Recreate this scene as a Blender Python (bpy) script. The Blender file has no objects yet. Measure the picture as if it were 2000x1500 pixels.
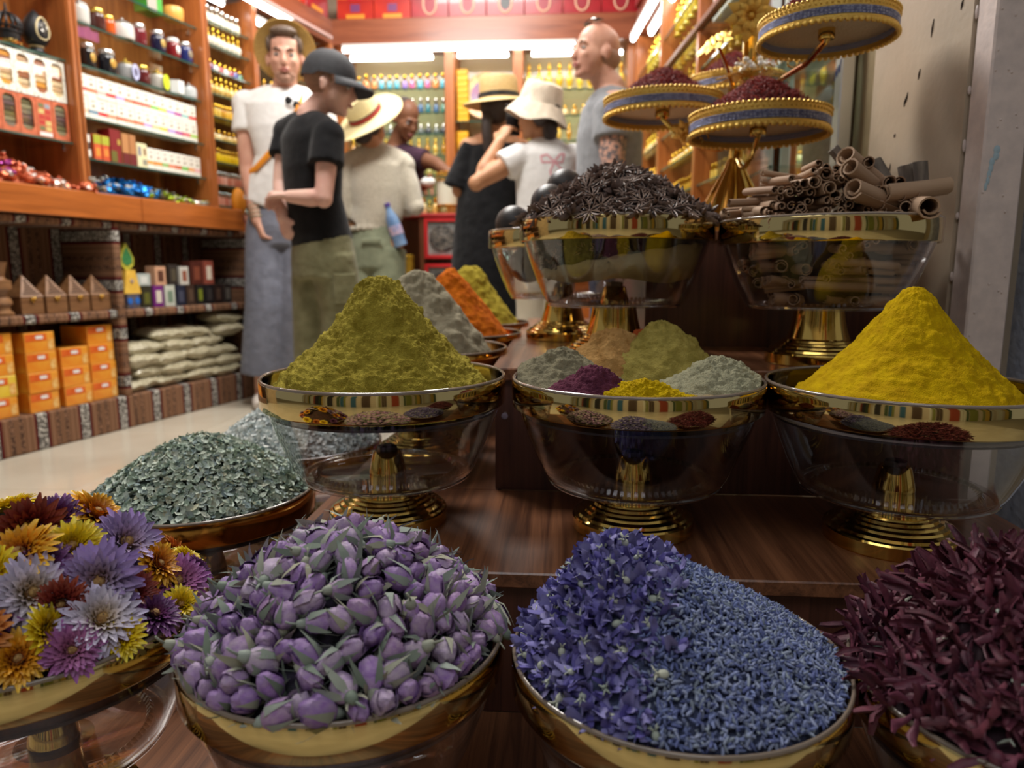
import bpy, math, random
import numpy as np
from mathutils import Vector, Matrix, Euler

random.seed(7)
RNG = np.random.default_rng(7)
SC = bpy.context.scene
COL = SC.collection
PI = math.pi

# ------------------------------------------------------------------ camera
FPX = 1387.0
CAM_Z = 0.69
PITCH, YAW = math.radians(9.0), math.radians(4.1)
cam_d = bpy.data.cameras.new('camera')
cam = bpy.data.objects.new('camera', cam_d)
COL.objects.link(cam)
cam.location = (0, 0, CAM_Z)
cam.rotation_euler = (PI / 2 - PITCH, 0, YAW)
cam_d.sensor_width = 36.0
cam_d.lens = FPX / 2000 * 36.0
cam_d.clip_start = 0.02
cam_d.dof.use_dof = True
cam_d.dof.focus_distance = 0.80
cam_d.dof.aperture_fstop = 4.6
SC.camera = cam

# ------------------------------------------------------------------ world, exposure
SC.view_settings.view_transform = 'Standard'
SC.view_settings.look = 'None'
SC.view_settings.exposure = 0.0
SC.view_settings.gamma = 1.0
SC.view_settings.use_curve_mapping = False
w = bpy.data.worlds.new('world')
SC.world = w
w.use_nodes = True
w.node_tree.nodes['Background'].inputs['Color'].default_value = (0.95, 0.97, 1.0, 1)
w.node_tree.nodes['Background'].inputs['Strength'].default_value = 0.24


def area_light(name, loc, rot, sx, sy, power, color):
    d = bpy.data.lights.new(name, 'AREA')
    d.shape = 'RECTANGLE'
    d.size, d.size_y, d.energy, d.color = sx, sy, power, color
    o = bpy.data.objects.new(name, d)
    COL.objects.link(o)
    o.location, o.rotation_euler = loc, rot
    return o


# the shop's ceiling panels, and daylight falling into the alley in front of it
area_light('ceiling_panel_light', (-0.85, 2.35, 2.84), (0, 0, 0), 0.9, 0.6, 60, (1.0, 0.97, 0.92))
area_light('ceiling_panel_light', (-0.6, 3.65, 2.84), (0, 0, 0), 0.9, 0.6, 60, (1.0, 0.97, 0.92))
area_light('alley_daylight', (-0.5, -0.75, 3.0), (math.radians(-22), 0, 0), 2.6, 1.4, 30, (0.97, 0.98, 1.0))


# ------------------------------------------------------------------ points
def ray(u, v):
    a, b = (u - 1000) / FPX, (750 - v) / FPX
    f = math.cos(PITCH) + b * math.sin(PITCH)
    return Vector((a * math.cos(YAW) - f * math.sin(YAW), f * math.cos(YAW) + a * math.sin(YAW),
                   -math.sin(PITCH) + b * math.cos(PITCH)))


def at(u, v, y):
    """world point at room depth y in the direction (u, v) of the photograph"""
    r = ray(u, v)
    return Vector((0, 0, CAM_Z)) + r * (y / r.y)


# ------------------------------------------------------------------ mesh builder
class MB:
    def __init__(s):
        s.v, s.f, s.m = [], [], []

    def add(s, vs, fs, mi=0, M=None):
        k = len(s.v)
        if M is not None:
            vs = [M @ Vector(p) for p in vs]
        s.v.extend([tuple(p) for p in vs])
        s.f.extend([tuple(i + k for i in f) for f in fs])
        s.m.extend([mi] * len(fs))
        return s

    def box(s, x0, x1, y0, y1, z0, z1, mi=0, M=None, c=0.0):
        if c <= 0:
            v = [(x0, y0, z0), (x1, y0, z0), (x1, y1, z0), (x0, y1, z0), (x0, y0, z1), (x1, y0, z1), (x1, y1, z1), (x0, y1, z1)]
            f = [(3, 2, 1, 0), (4, 5, 6, 7), (0, 1, 5, 4), (1, 2, 6, 5), (2, 3, 7, 6), (3, 0, 4, 7)]
            return s.add(v, f, mi, M)
        lo, hi = (x0, y0, z0), (x1, y1, z1)
        v, idx = [], {}
        for sx in (0, 1):
            for sy in (0, 1):
                for sz in (0, 1):
                    sg = (sx, sy, sz)
                    for ax in range(3):
                        p = []
                        for k in range(3):
                            e = hi[k] if sg[k] else lo[k]
                            p.append(e if k == ax else e + (-c if sg[k] else c))
                        idx[(sg, ax)] = len(v)
                        v.append(tuple(p))
        f = []
        for ax in range(3):
            a, b = [k for k in range(3) if k != ax]
            for sd in (0, 1):
                q = []
                for (i, j) in ((0, 0), (1, 0), (1, 1), (0, 1)):
                    g = [0, 0, 0]
                    g[ax], g[a], g[b] = sd, i, j
                    q.append(idx[(tuple(g), ax)])
                f.append(tuple(q))
            for i in (0, 1):
                for j in (0, 1):
                    g0 = [0, 0, 0]
                    g0[a], g0[b] = i, j
                    g1 = list(g0)
                    g1[ax] = 1
                    g0, g1 = tuple(g0), tuple(g1)
                    f.append((idx[(g0, a)], idx[(g1, a)], idx[(g1, b)], idx[(g0, b)]))
        for sx in (0, 1):
            for sy in (0, 1):
                for sz in (0, 1):
                    f.append(tuple(idx[((sx, sy, sz), ax)] for ax in range(3)))
        return s.add(v, f, mi, M)

    def lathe(s, prof, n=24, mi=0, M=None, close=False, lobes=0, amp=0.0):
        vs, fs, rows = [], [], []
        for (r, z) in prof:
            if r <= 1e-6:
                rows.append([len(vs)])
                vs.append((0, 0, z))
            else:
                rows.append(list(range(len(vs), len(vs) + n)))
                for i in range(n):
                    t = 2 * PI * i / n
                    rr = r * (1 + amp * math.cos(lobes * t))
                    vs.append((rr * math.cos(t), rr * math.sin(t), z))
        pr = list(zip(rows[:-1], rows[1:]))
        if close:
            pr.append((rows[-1], rows[0]))
        for a, b in pr:
            if len(a) == 1 and len(b) == 1:
                continue
            for i in range(n):
                j = (i + 1) % n
                if len(a) == 1:
                    fs.append((a[0], b[j], b[i]))
                elif len(b) == 1:
                    fs.append((a[i], a[j], b[0]))
                else:
                    fs.append((a[i], a[j], b[j], b[i]))
        return s.add(vs, fs, mi, M)

    def tube(s, path, rad, n=8, mi=0, M=None, cap=True, right=None, rad2=None):
        """loft of circles (or ellipses: rad along right, rad2 across) along a path"""
        P = [Vector(p) for p in path]
        m = len(P)
        if not hasattr(rad, '__len__'):
            rad = [rad] * m
        if rad2 is None:
            rad2 = rad
        elif not hasattr(rad2, '__len__'):
            rad2 = [rad2] * m
        vs, fs = [], []
        up = None
        for k in range(m):
            t = (P[min(k + 1, m - 1)] - P[max(k - 1, 0)])
            t = t.normalized() if t.length > 1e-9 else Vector((0, 0, 1))
            if right is not None:
                rr = Vector(right[k] if isinstance(right, list) else right)
                a = (rr - t * rr.dot(t)).normalized()
            else:
                if up is None:
                    up = Vector((0, 0, 1)) if abs(t.z) < 0.9 else Vector((1, 0, 0))
                a = t.cross(up)
                if a.length < 1e-4:
                    a = t.orthogonal()
                a.normalize()
                up = a.cross(t)
            b = t.cross(a).normalized()
            for i in range(n):
                q = 2 * PI * i / n
                vs.append(P[k] + a * (rad[k] * math.cos(q)) + b * (rad2[k] * math.sin(q)))
        for k in range(m - 1):
            for i in range(n):
                j = (i + 1) % n
                fs.append((k * n + i, k * n + j, (k + 1) * n + j, (k + 1) * n + i))
        if cap:
            fs.append(tuple(reversed(range(n))))
            fs.append(tuple(range((m - 1) * n, m * n)))
        return s.add(vs, fs, mi, M)

    def ball(s, c, r, n=12, m=8, mi=0, M=None, rot=None):
        if not hasattr(r, '__len__'):
            r = (r, r, r)
        T = Matrix.Translation(Vector(c)) @ (rot.to_4x4() if rot is not None else Matrix()) @ Matrix.Diagonal((r[0], r[1], r[2], 1))
        prof = [(math.sin(PI * k / m), -math.cos(PI * k / m)) for k in range(m + 1)]
        prof[0], prof[-1] = (0, -1), (0, 1)
        return s.lathe(prof, n, mi, (M @ T) if M is not None else T)

    def prism(s, poly, z0, z1, mi=0, M=None):
        n = len(poly)
        vs = [(x, y, z0) for x, y in poly] + [(x, y, z1) for x, y in poly]
        fs = [tuple(reversed(range(n))), tuple(range(n, 2 * n))]
        for i in range(n):
            j = (i + 1) % n
            fs.append((i, j, n + j, n + i))
        return s.add(vs, fs, mi, M)

    def mesh(s, name, mats, smooth=True, angle=35):
        me = bpy.data.meshes.new(name)
        me.from_pydata(s.v, [], s.f)
        for m in (mats if isinstance(mats, (list, tuple)) else [mats]):
            me.materials.append(m)
        if any(s.m):
            me.polygons.foreach_set('material_index', s.m)
        if smooth:
            me.polygons.foreach_set('use_smooth', [True] * len(s.f))
            if angle is not None:
                me.set_sharp_from_angle(angle=math.radians(angle))
        me.update()
        return me

    def obj(s, name, mats, parent=None, loc=None, smooth=True, angle=35):
        return link(name, s.mesh(name, mats, smooth, angle), parent, loc)


def link(name, me, parent=None, loc=None):
    o = bpy.data.objects.new(name, me)
    COL.objects.link(o)
    if parent is not None:
        o.parent = parent
    if loc is not None:
        o.location = loc
    return o


def array_mesh(name, V, Fq, mats, smooth=True, mi=None):
    """mesh from numpy arrays of vertices and same-sized faces"""
    me = bpy.data.meshes.new(name)
    n, k = Fq.shape
    me.vertices.add(len(V))
    me.vertices.foreach_set('co', V.astype(np.float32).ravel())
    me.loops.add(n * k)
    me.loops.foreach_set('vertex_index', Fq.astype(np.int32).ravel())
    me.polygons.add(n)
    me.polygons.foreach_set('loop_start', np.arange(0, n * k, k, dtype=np.int32))
    for m in (mats if isinstance(mats, (list, tuple)) else [mats]):
        me.materials.append(m)
    if mi is not None:
        me.polygons.foreach_set('material_index', mi.astype(np.int32))
    if smooth:
        me.polygons.foreach_set('use_smooth', np.ones(n, dtype=bool))
    me.update(calc_edges=True)
    me.validate()
    return me


def tag(o, label=None, cat=None, group=None, kind=None):
    if label:
        o['label'] = label
    if cat:
        o['category'] = cat
    if group:
        o['group'] = group
    if kind:
        o['kind'] = kind
    return o


def thing(name, label, cat, loc=(0, 0, 0), rz=0.0, group=None):
    o = bpy.data.objects.new(name, None)
    COL.objects.link(o)
    o.empty_display_size = 0.05
    o.location, o.rotation_euler = loc, (0, 0, rz)
    return tag(o, label, cat, group)


def copy_tree(o, kids=None, parent=None):
    c = o.copy()
    COL.objects.link(c)
    if parent is not None:
        c.parent = parent
    for ch in KIDS.get(o.name, []):
        copy_tree(ch, parent=c)
    return c


KIDS = {}


def kid(par, o):
    o.parent = par
    KIDS.setdefault(par.name, []).append(o)
    return o


def struct(o, label=None):
    o['kind'] = 'structure'
    if label:
        o['label'] = label
    return o


ORD = 'first second third fourth fifth sixth seventh eighth ninth tenth eleventh twelfth thirteenth fourteenth fifteenth sixteenth seventeenth eighteenth nineteenth twentieth'.split()


# ------------------------------------------------------------------ noise for heaps
def vnoise(P, scale, seed=0):
    """smooth value noise in [-1, 1] at points P (n, 3)"""
    r = np.random.default_rng(seed)
    tab = r.uniform(-1, 1, 4096)
    Q = P * scale + 100.0
    I = np.floor(Q).astype(np.int64)
    Fr = Q - I
    Fr = Fr * Fr * (3 - 2 * Fr)
    out = np.zeros(len(P))
    for dx in (0, 1):
        for dy in (0, 1):
            for dz in (0, 1):
                h = ((I[:, 0] + dx) * 73856093 ^ (I[:, 1] + dy) * 19349663 ^ (I[:, 2] + dz) * 83492791) % 4096
                wt = (Fr[:, 0] if dx else 1 - Fr[:, 0]) * (Fr[:, 1] if dy else 1 - Fr[:, 1]) * (Fr[:, 2] if dz else 1 - Fr[:, 2])
                out += wt * tab[h]
    return out


# ------------------------------------------------------------------ materials
def nt(name):
    m = bpy.data.materials.new(name)
    m.use_nodes = True
    t = m.node_tree
    return m, t, t.nodes['Principled BSDF']


def N(t, kind, **kw):
    n = t.nodes.new(kind)
    for k, v in kw.items():
        if k.startswith('in_'):
            n.inputs[k[3:].replace('_', ' ')].default_value = v
        elif k.startswith('i') and k[1:].isdigit():
            n.inputs[int(k[1:])].default_value = v
        else:
            setattr(n, k, v)
    return n


def rgba(c):
    return (c[0], c[1], c[2], 1.0)


def lin(r, g, b):
    """display rgb 0-255 to linear"""
    return tuple(((x / 255) / 12.92 if x / 255 <= 0.04045 else ((x / 255 + 0.055) / 1.055) ** 2.4) for x in (r, g, b))


def mixc(t, fac, a, b, mode='MIX'):
    n = t.nodes.new('ShaderNodeMix')
    n.data_type = 'RGBA'
    n.blend_type = mode
    for sock, val in ((n.inputs[0], fac), (n.inputs[6], a), (n.inputs[7], b)):
        if hasattr(val, 'is_linked') or hasattr(val, 'links'):
            t.links.new(val, sock)
        elif sock.type == 'RGBA':
            sock.default_value = rgba(val)
        else:
            sock.default_value = val
    return n.outputs[2]


def math_n(t, op, a, b=None, c=None):
    n = t.nodes.new('ShaderNodeMath')
    n.operation = op
    for k, val in enumerate((a, b, c)):
        if val is None:
            continue
        if hasattr(val, 'links'):
            t.links.new(val, n.inputs[k])
        else:
            n.inputs[k].default_value = val
    return n.outputs[0]


def bump(t, bsdf, height, strength=0.3, dist=0.002):
    b = t.nodes.new('ShaderNodeBump')
    b.inputs['Strength'].default_value = strength
    b.inputs['Distance'].default_value = dist
    t.links.new(height, b.inputs['Height'])
    t.links.new(b.outputs[0], bsdf.inputs['Normal'])


def mat(name, col, rough=0.5, metal=0.0, col2=None, scale=30.0, detail=4.0, bmp=0.0, bscale=None, bdist=0.002, island=None,
        objrand=None, coat=0.0, spec=None, stretch=None, transl=0.0, sheen=0.0, ramp=(0.35, 0.65)):
    """principled material: noise mottling between col and col2, optional per-piece colours and bump"""
    m, t, p = nt(name)
    p.inputs['Roughness'].default_value = rough
    p.inputs['Metallic'].default_value = metal
    if spec is not None:
        p.inputs['Specular IOR Level'].default_value = spec
    p.inputs['Coat Weight'].default_value = coat
    p.inputs['Sheen Weight'].default_value = sheen
    p.inputs['Base Color'].default_value = rgba(col)
    tc = N(t, 'ShaderNodeTexCoord')
    vec = tc.outputs['Object']
    if stretch:
        mp = N(t, 'ShaderNodeMapping')
        mp.inputs['Scale'].default_value = stretch
        t.links.new(vec, mp.inputs['Vector'])
        vec = mp.outputs[0]
    cur = None
    if col2 is not None:
        nz = N(t, 'ShaderNodeTexNoise')
        nz.inputs['Scale'].default_value = scale
        nz.inputs['Detail'].default_value = detail
        t.links.new(vec, nz.inputs['Vector'])
        mr = N(t, 'ShaderNodeMapRange')
        mr.inputs[1].default_value, mr.inputs[2].default_value = ramp
        t.links.new(nz.outputs['Fac'], mr.inputs[0])
        cur = mixc(t, mr.outputs[0], col, col2)
    for cols, node, sock in ((island, 'ShaderNodeNewGeometry', 'Random Per Island'), (objrand, 'ShaderNodeObjectInfo', 'Random')):
        if cols:
            g = N(t, node)
            cr = N(t, 'ShaderNodeValToRGB')
            cr.color_ramp.interpolation = 'LINEAR'
            while len(cr.color_ramp.elements) < len(cols):
                cr.color_ramp.elements.new(0.5)
            for k, c in enumerate(cols):
                cr.color_ramp.elements[k].position = k / max(1, len(cols) - 1)
                cr.color_ramp.elements[k].color = rgba(c)
            t.links.new(g.outputs[sock], cr.inputs[0])
            cur = cr.outputs[0] if cur is None else mixc(t, 0.5, cur, cr.outputs[0])
    if cur is not None:
        t.links.new(cur, p.inputs['Base Color'])
    if bmp:
        nb = N(t, 'ShaderNodeTexNoise')
        nb.inputs['Scale'].default_value = bscale or scale
        nb.inputs['Detail'].default_value = 6.0
        t.links.new(vec, nb.inputs['Vector'])
        bump(t, p, nb.outputs['Fac'], bmp, bdist)
    if transl:
        p.inputs['Subsurface Weight'].default_value = transl
        p.inputs['Subsurface Radius'].default_value = (0.008, 0.004, 0.002)
        p.inputs['Subsurface Scale'].default_value = 0.5
    return m


def objcolor(name, rough=0.5, metal=0.0, spec=None, coat=0.0):
    """plain material that takes each object's own colour"""
    m, t, p = nt(name)
    oi = N(t, 'ShaderNodeObjectInfo')
    t.links.new(oi.outputs['Color'], p.inputs['Base Color'])
    p.inputs['Roughness'].default_value = rough
    p.inputs['Metallic'].default_value = metal
    p.inputs['Coat Weight'].default_value = coat
    return m


def wood(name, c1, c2, axis='x', scale=9.0, rough=0.3, coat=0.3, fine=1.0):
    m, t, p = nt(name)
    tc = N(t, 'ShaderNodeTexCoord')
    mp = N(t, 'ShaderNodeMapping')
    sc = [14.0 * fine, 14.0 * fine, 14.0 * fine]
    sc['xyz'.index(axis)] = 0.8
    mp.inputs['Scale'].default_value = sc
    t.links.new(tc.outputs['Object'], mp.inputs['Vector'])
    n1 = N(t, 'ShaderNodeTexNoise')
    n1.inputs['Scale'].default_value = scale / 4
    n1.inputs['Detail'].default_value = 8
    n1.inputs['Roughness'].default_value = 0.7
    n1.inputs['Distortion'].default_value = 0.6
    t.links.new(mp.outputs[0], n1.inputs['Vector'])
    mr = N(t, 'ShaderNodeMapRange')
    mr.inputs[1].default_value, mr.inputs[2].default_value = 0.36, 0.66
    t.links.new(n1.outputs['Fac'], mr.inputs[0])
    t.links.new(mixc(t, mr.outputs[0], c1, c2), p.inputs['Base Color'])
    p.inputs['Roughness'].default_value = rough
    p.inputs['Coat Weight'].default_value = coat
    p.inputs['Coat Roughness'].default_value = 0.15
    bump(t, p, n1.outputs['Fac'], 0.08, 0.001)
    return m


def thin_glass(name, tint=(0.97, 0.98, 0.97), rough=0.0, boost=1.0):
    """thin clear sheet: transparent with a fresnel reflection on top"""
    m, t, p = nt(name)
    t.nodes.remove(p)
    out = t.nodes['Material Output']
    tr = N(t, 'ShaderNodeBsdfTransparent')
    tr.inputs[0].default_value = rgba(tint)
    gl = N(t, 'ShaderNodeBsdfGlossy')
    gl.inputs['Roughness'].default_value = rough
    gl.inputs['Color'].default_value = (1, 1, 1, 1)
    lw = N(t, 'ShaderNodeLayerWeight')
    fac = math_n(t, 'MULTIPLY_ADD', math_n(t, 'POWER', lw.outputs['Facing'], 4.5), 0.92 * boost, 0.04 * boost)
    mx = N(t, 'ShaderNodeMixShader')
    t.links.new(fac, mx.inputs[0])
    t.links.new(tr.outputs[0], mx.inputs[1])
    t.links.new(gl.outputs[0], mx.inputs[2])
    t.links.new(mx.outputs[0], out.inputs[0])
    return m


def emit(name, col, strength):
    m, t, p = nt(name)
    p.inputs['Base Color'].default_value = rgba(col)
    p.inputs['Emission Color'].default_value = rgba(col)
    p.inputs['Emission Strength'].default_value = strength
    return m


def woven(name, axis, period=0.19):
    """striped woven cloth: brown ground, white patterned stripes edged in dark red, rows of dark stitches"""
    m, t, p = nt(name)
    tc = N(t, 'ShaderNodeTexCoord')
    sx = N(t, 'ShaderNodeSeparateXYZ')
    t.links.new(tc.outputs['Object'], sx.inputs[0])
    a = sx.outputs['XYZ'.index(axis.upper())]
    fr = math_n(t, 'FRACT', math_n(t, 'DIVIDE', math_n(t, 'ADD', a, 50.0), period))
    cr = N(t, 'ShaderNodeValToRGB')
    cr.color_ramp.interpolation = 'CONSTANT'
    br, rd, dk, wh, tn = lin(120, 88, 66), lin(88, 30, 30), lin(52, 36, 32), lin(205, 200, 190), lin(150, 112, 88)
    stops = [(0.0, wh), (0.20, dk), (0.22, rd), (0.27, br), (0.33, tn), (0.355, br), (0.42, tn), (0.50, br), (0.62, tn), (0.69, br), (0.78, tn),
             (0.80, br), (0.90, tn), (0.92, br), (0.935, rd), (0.98, dk)]
    e = cr.color_ramp.elements
    while len(e) < len(stops):
        e.new(0.5)
    for k, (q, c) in enumerate(stops):
        e[k].position = q
        e[k].color = rgba(c)
    t.links.new(fr, cr.inputs[0])
    mp = N(t, 'ShaderNodeMapping')
    mp.inputs['Rotation'].default_value = (0.785, 0.785, 0.785)
    t.links.new(tc.outputs['Object'], mp.inputs['Vector'])
    ck = N(t, 'ShaderNodeTexVoronoi')
    ck.inputs['Scale'].default_value = 120
    t.links.new(mp.outputs[0], ck.inputs['Vector'])
    dots = math_n(t, 'GREATER_THAN', ck.outputs['Distance'], 0.42)
    inwh = math_n(t, 'LESS_THAN', fr, 0.20)
    d1 = math_n(t, 'MULTIPLY', dots, inwh)
    in2 = math_n(t, 'COMPARE', fr, 0.46, 0.04)
    in3 = math_n(t, 'COMPARE', fr, 0.655, 0.035)
    d2 = math_n(t, 'MULTIPLY', dots, math_n(t, 'ADD', in2, in3))
    c = mixc(t, math_n(t, 'MULTIPLY', d1, 0.85), cr.outputs[0], lin(50, 44, 42))
    c = mixc(t, math_n(t, 'MULTIPLY', d2, 0.8), c, lin(44, 32, 28))
    t.links.new(c, p.inputs['Base Color'])
    p.inputs['Roughness'].default_value = 0.9
    p.inputs['Specular IOR Level'].default_value = 0.1
    bump(t, p, ck.outputs['Distance'], 0.3, 0.001)
    return m


GOLD = mat('gold_plate', (0.72, 0.47, 0.12), 0.09, 1.0)
BAND = mat('gold_band', (0.60, 0.46, 0.20), 0.06, 1.0)
AMBER = mat('amber_gold_band', (0.55, 0.28, 0.06), 0.12, 1.0)
GOLDLACE = mat('gold_lace', (0.80, 0.53, 0.13), 0.28, 1.0, bmp=0.9, bscale=420, bdist=0.002)
GLASS = thin_glass('clear_acrylic', (0.955, 0.955, 0.965), 0.0, 1.5)
SHELFGLASS = thin_glass('shelf_glass', (0.90, 0.96, 0.93))
GLASSEDGE = mat('green_glass_edge', lin(40, 84, 74), 0.1, coat=0.5)
CHROME = mat('chrome', (0.8, 0.8, 0.82), 0.12, 1.0)
DARKNUT = mat('dark_nut', (0.03, 0.03, 0.035), 0.35)
WOOD_O = wood('orange_wood', lin(156, 84, 34), lin(200, 114, 50), 'x')
WOOD_OV = wood('orange_wood_upright', lin(150, 84, 40), lin(196, 118, 62), 'z')
WOOD_RED = wood('red_wood_beam', lin(122, 66, 44), lin(158, 92, 62), 'x', rough=0.3, coat=0.25)
WOOD_REDY = wood('red_wood_beam_along', lin(122, 66, 44), lin(158, 92, 62), 'y', rough=0.16, coat=0.6)
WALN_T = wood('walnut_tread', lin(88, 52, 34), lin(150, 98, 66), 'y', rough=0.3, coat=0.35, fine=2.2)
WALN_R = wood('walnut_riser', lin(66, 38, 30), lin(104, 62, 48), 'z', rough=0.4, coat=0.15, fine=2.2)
FABX = woven('striped_cloth_across', 'x')
FABZ = woven('striped_cloth_upright', 'z', 0.21)
WHITE = mat('white_card', (0.82, 0.81, 0.78), 0.5)
BLACK = mat('black_lacquer', (0.015, 0.015, 0.017), 0.35)
OBJC = objcolor('coloured_card', 0.45)
OBJG = objcolor('coloured_gloss', 0.16, coat=0.3)
# ================================================================== the room shell
PLASTER = mat('cream_plaster', lin(196, 176, 152), 0.55, col2=lin(176, 160, 140), scale=5, bmp=0.25, bscale=60, bdist=0.003)
PLASTER2 = mat('beige_plaster', lin(170, 152, 118), 0.8, col2=lin(150, 132, 100), scale=8, bmp=0.3, bscale=80)
CEILM = mat('white_ceiling', (0.75, 0.74, 0.72), 0.8)
TILE = mat('cream_tile', lin(205, 196, 178), 0.22, col2=lin(192, 182, 163), scale=3.0, coat=0.2)
GROUT = mat('tile_joint', lin(150, 140, 122), 0.9)
STEEL = mat('painted_steel', lin(224, 208, 202), 0.45, col2=lin(208, 194, 190), scale=40, bmp=0.35, bscale=90, bdist=0.002)
STEELB = mat('blue_painted_steel', lin(188, 192, 204), 0.5, col2=lin(160, 166, 182), scale=60, bmp=0.8, bscale=70, bdist=0.004)
DARKB = mat('dark_brown_board', lin(58, 42, 36), 0.7, col2=lin(40, 28, 24), scale=20)
MIRROR = mat('mirror', (0.86, 0.92, 0.88), 0.02, 1.0)
ALU = mat('aluminium', (0.72, 0.74, 0.77), 0.3, 0.8)
TUBE = emit('tube_light', (1.0, 0.99, 0.96), 9.0)
TUBEW = mat('tube_housing', (0.8, 0.78, 0.76), 0.4)

b = MB()
b.box(-6.8, 5.6, -2.7, 5.3, -0.06, -0.004)
FLOOR = struct(b.obj('floor', GROUT), 'cream tiled shop floor')
me_tile = MB().box(-0.399, 0.399, -0.399, 0.399, -0.004, 0.0, c=0.0015).mesh('tile', TILE)
for i in range(3):
    for j in range(6):
        link('tile', me_tile, FLOOR, (-2.35 + 0.8 * i + 0.4, 0.48 + 0.8 * j + 0.4, 0))
link('tile_rest', MB().box(-3.4, -2.35, -2.7, 5.3, -0.004, 0).box(0.05, 1.8, -2.7, 5.3, -0.004, 0).box(-2.35, 0.05, -2.7, 0.48, -0.004, 0).mesh('tile_rest', TILE), FLOOR)['kind'] = 'stuff'

struct(MB().box(-3.0, 1.0, 5.12, 5.22, 0, 2.9).obj('wall_back', PLASTER))
struct(MB().box(-3.4, 1.2, 0.95, 5.22, 2.88, 2.98).obj('ceiling', CEILM))
struct(MB().box(0.86, 0.98, 1.60, 5.22, 0, 2.9).obj('wall_right', PLASTER))
# cream pier on the right with its steel door frame
o = struct(MB().box(0.66, 0.95, 1.285, 1.66, 0, 2.9).obj('wall_pier', PLASTER), 'cream painted pier beside the display')
scuff = mat('dark_scuff', lin(70, 58, 52), 0.8)
for (u, v, hh) in ((1880, 8, .016), (1822, 55, .03), (1796, 145, .018), (1772, 190, .018), (1768, 200, .016), (1748, 265, .006), (1738, 330, .02), (1720, 345, .05)):
    r = ray(u, v)
    p = Vector((0, 0, CAM_Z)) + r * (0.66 / r.x)
    MB().tube([(0.6595, p.y - .002, p.z + hh / 2), (0.6592, p.y, p.z), (0.6595, p.y + .003, p.z - hh / 2)], [.0008, .0022, .0006], 5).obj('scuff_mark', scuff, o)
struct(MB().box(0.70, 0.95, 1.66, 1.86, 0, 2.9).obj('wall_recess', PLASTER2), 'beige plaster strip behind the pier')
fr = struct(MB().box(0.664, 0.728, 1.225, 1.28, 0, 2.6, c=0.003).obj('trim_1', STEEL), 'pinkish grey painted steel door frame')
b = MB()
for k in range(17):
    z = 0.3 + 0.1 * k + random.uniform(-.02, .02)
    b.ball((0.663, 1.2805, z), (.003, .003, random.uniform(.006, .012)), 6, 4)
for k in range(26):
    b.ball((random.uniform(.668, .725), 1.2245, random.uniform(.4, 1.3)), (.0018, .001, .0022), 6, 4)
b.obj('weld_bead', STEEL, fr)
flake = mat('pale_blue_flake', lin(168, 192, 205), 0.6)
b = MB()
p0 = at(1948, 292, 1.224)
for k in range(7):
    b.ball((p0.x - .0022 * k + random.uniform(-.002, .002), 1.2245, p0.z - .0095 * k), (.0055 - .0005 * k, .0008, .007), 7, 4)
b.obj('peeled_patch', flake, fr)
struct(MB().box(0.728, 0.80, 1.30, 1.36, 0, 2.6).box(0.728, 0.742, 1.26, 1.31, 0, 2.6).obj('trim_2', DARKB), 'dark brown recess beside the door frame')
struct(MB().box(0.772, 0.90, 1.17, 1.30, 0, 2.6, c=0.006).obj('trim_3', STEELB), 'bluish grey peeling outer post')
struct(MB().box(0.90, 5.6, 1.2, 1.5, 0, 2.9).obj('wall_front', PLASTER2))
struct(MB().box(-3.4, 1.8, 1.0, 1.12, 2.5, 2.95).obj('wall_fascia', DARKB), 'dark fascia above the shop opening')
# the other side of the alley, behind the photographer
alley = struct(MB().box(-6.8, 5.6, -2.7, -2.6, 0, 3.2).obj('wall_alley', mat('alley_wall', lin(190, 180, 165), 0.8)), 'wall across the alley')
ra_ = random.Random(77)
x0 = -6.6
while x0 < 5.4:
    wd = ra_.choice((.12, .2, .3, .45))
    c = ra_.choice(((70, 52, 42), (150, 60, 40), (206, 206, 196), (60, 84, 50), (190, 160, 70), (214, 216, 206), (38, 92, 130), (120, 126, 60), (210, 205, 190), (40, 38, 44), (226, 226, 220)))
    link('reflected_panel', MB().box(x0, x0 + wd, -2.6, -2.56, 0, ra_.uniform(2.2, 2.7), c=.01).mesh('reflected_panel', mat('reflected_panel_colour', lin(*c), 0.7), smooth=False), alley)  # unseen coloured panels, added for the stripes they reflect in the gilt rims
    x0 += wd + ra_.choice((.02, .05, .3))

# ------------------------------------------------------------------ left wall frame: s along, t into the wall
LA = Vector((-2.067, 2.403, 0.0))
LD, LT = Vector((0.2453, 0.9694, 0)), Vector((-0.9694, 0.2453, 0))
LRZ = math.atan2(LD.y, LD.x)


def LW(s, t, z):
    return LA + LD * s + LT * t + Vector((0, 0, z))


def lplace(o, s, t, z, rz=0.0):
    o.location = LW(s, t, z)
    o.rotation_euler = (0, 0, LRZ + rz)
    return o


o = struct(MB().box(-1.4, 2.8, 0.32, 0.42, 0, 2.9).obj('wall_left', PLASTER))
lplace(o, 0, 0, 0)
o = struct(MB().box(-0.6, 2.39, 0.0, 0.07, 2.115, 2.265, c=.004).obj('trim_4', WOOD_RED), 'red wood beam over the left shelves')
lplace(o, 0, 0, 0)
o = struct(MB().box(-0.6, 2.39, 0.07, 0.32, 2.14, 2.265).obj('trim_5', WOOD_RED), 'wooden soffit over the left shelves')
lplace(o, 0, 0, 0)

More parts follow.
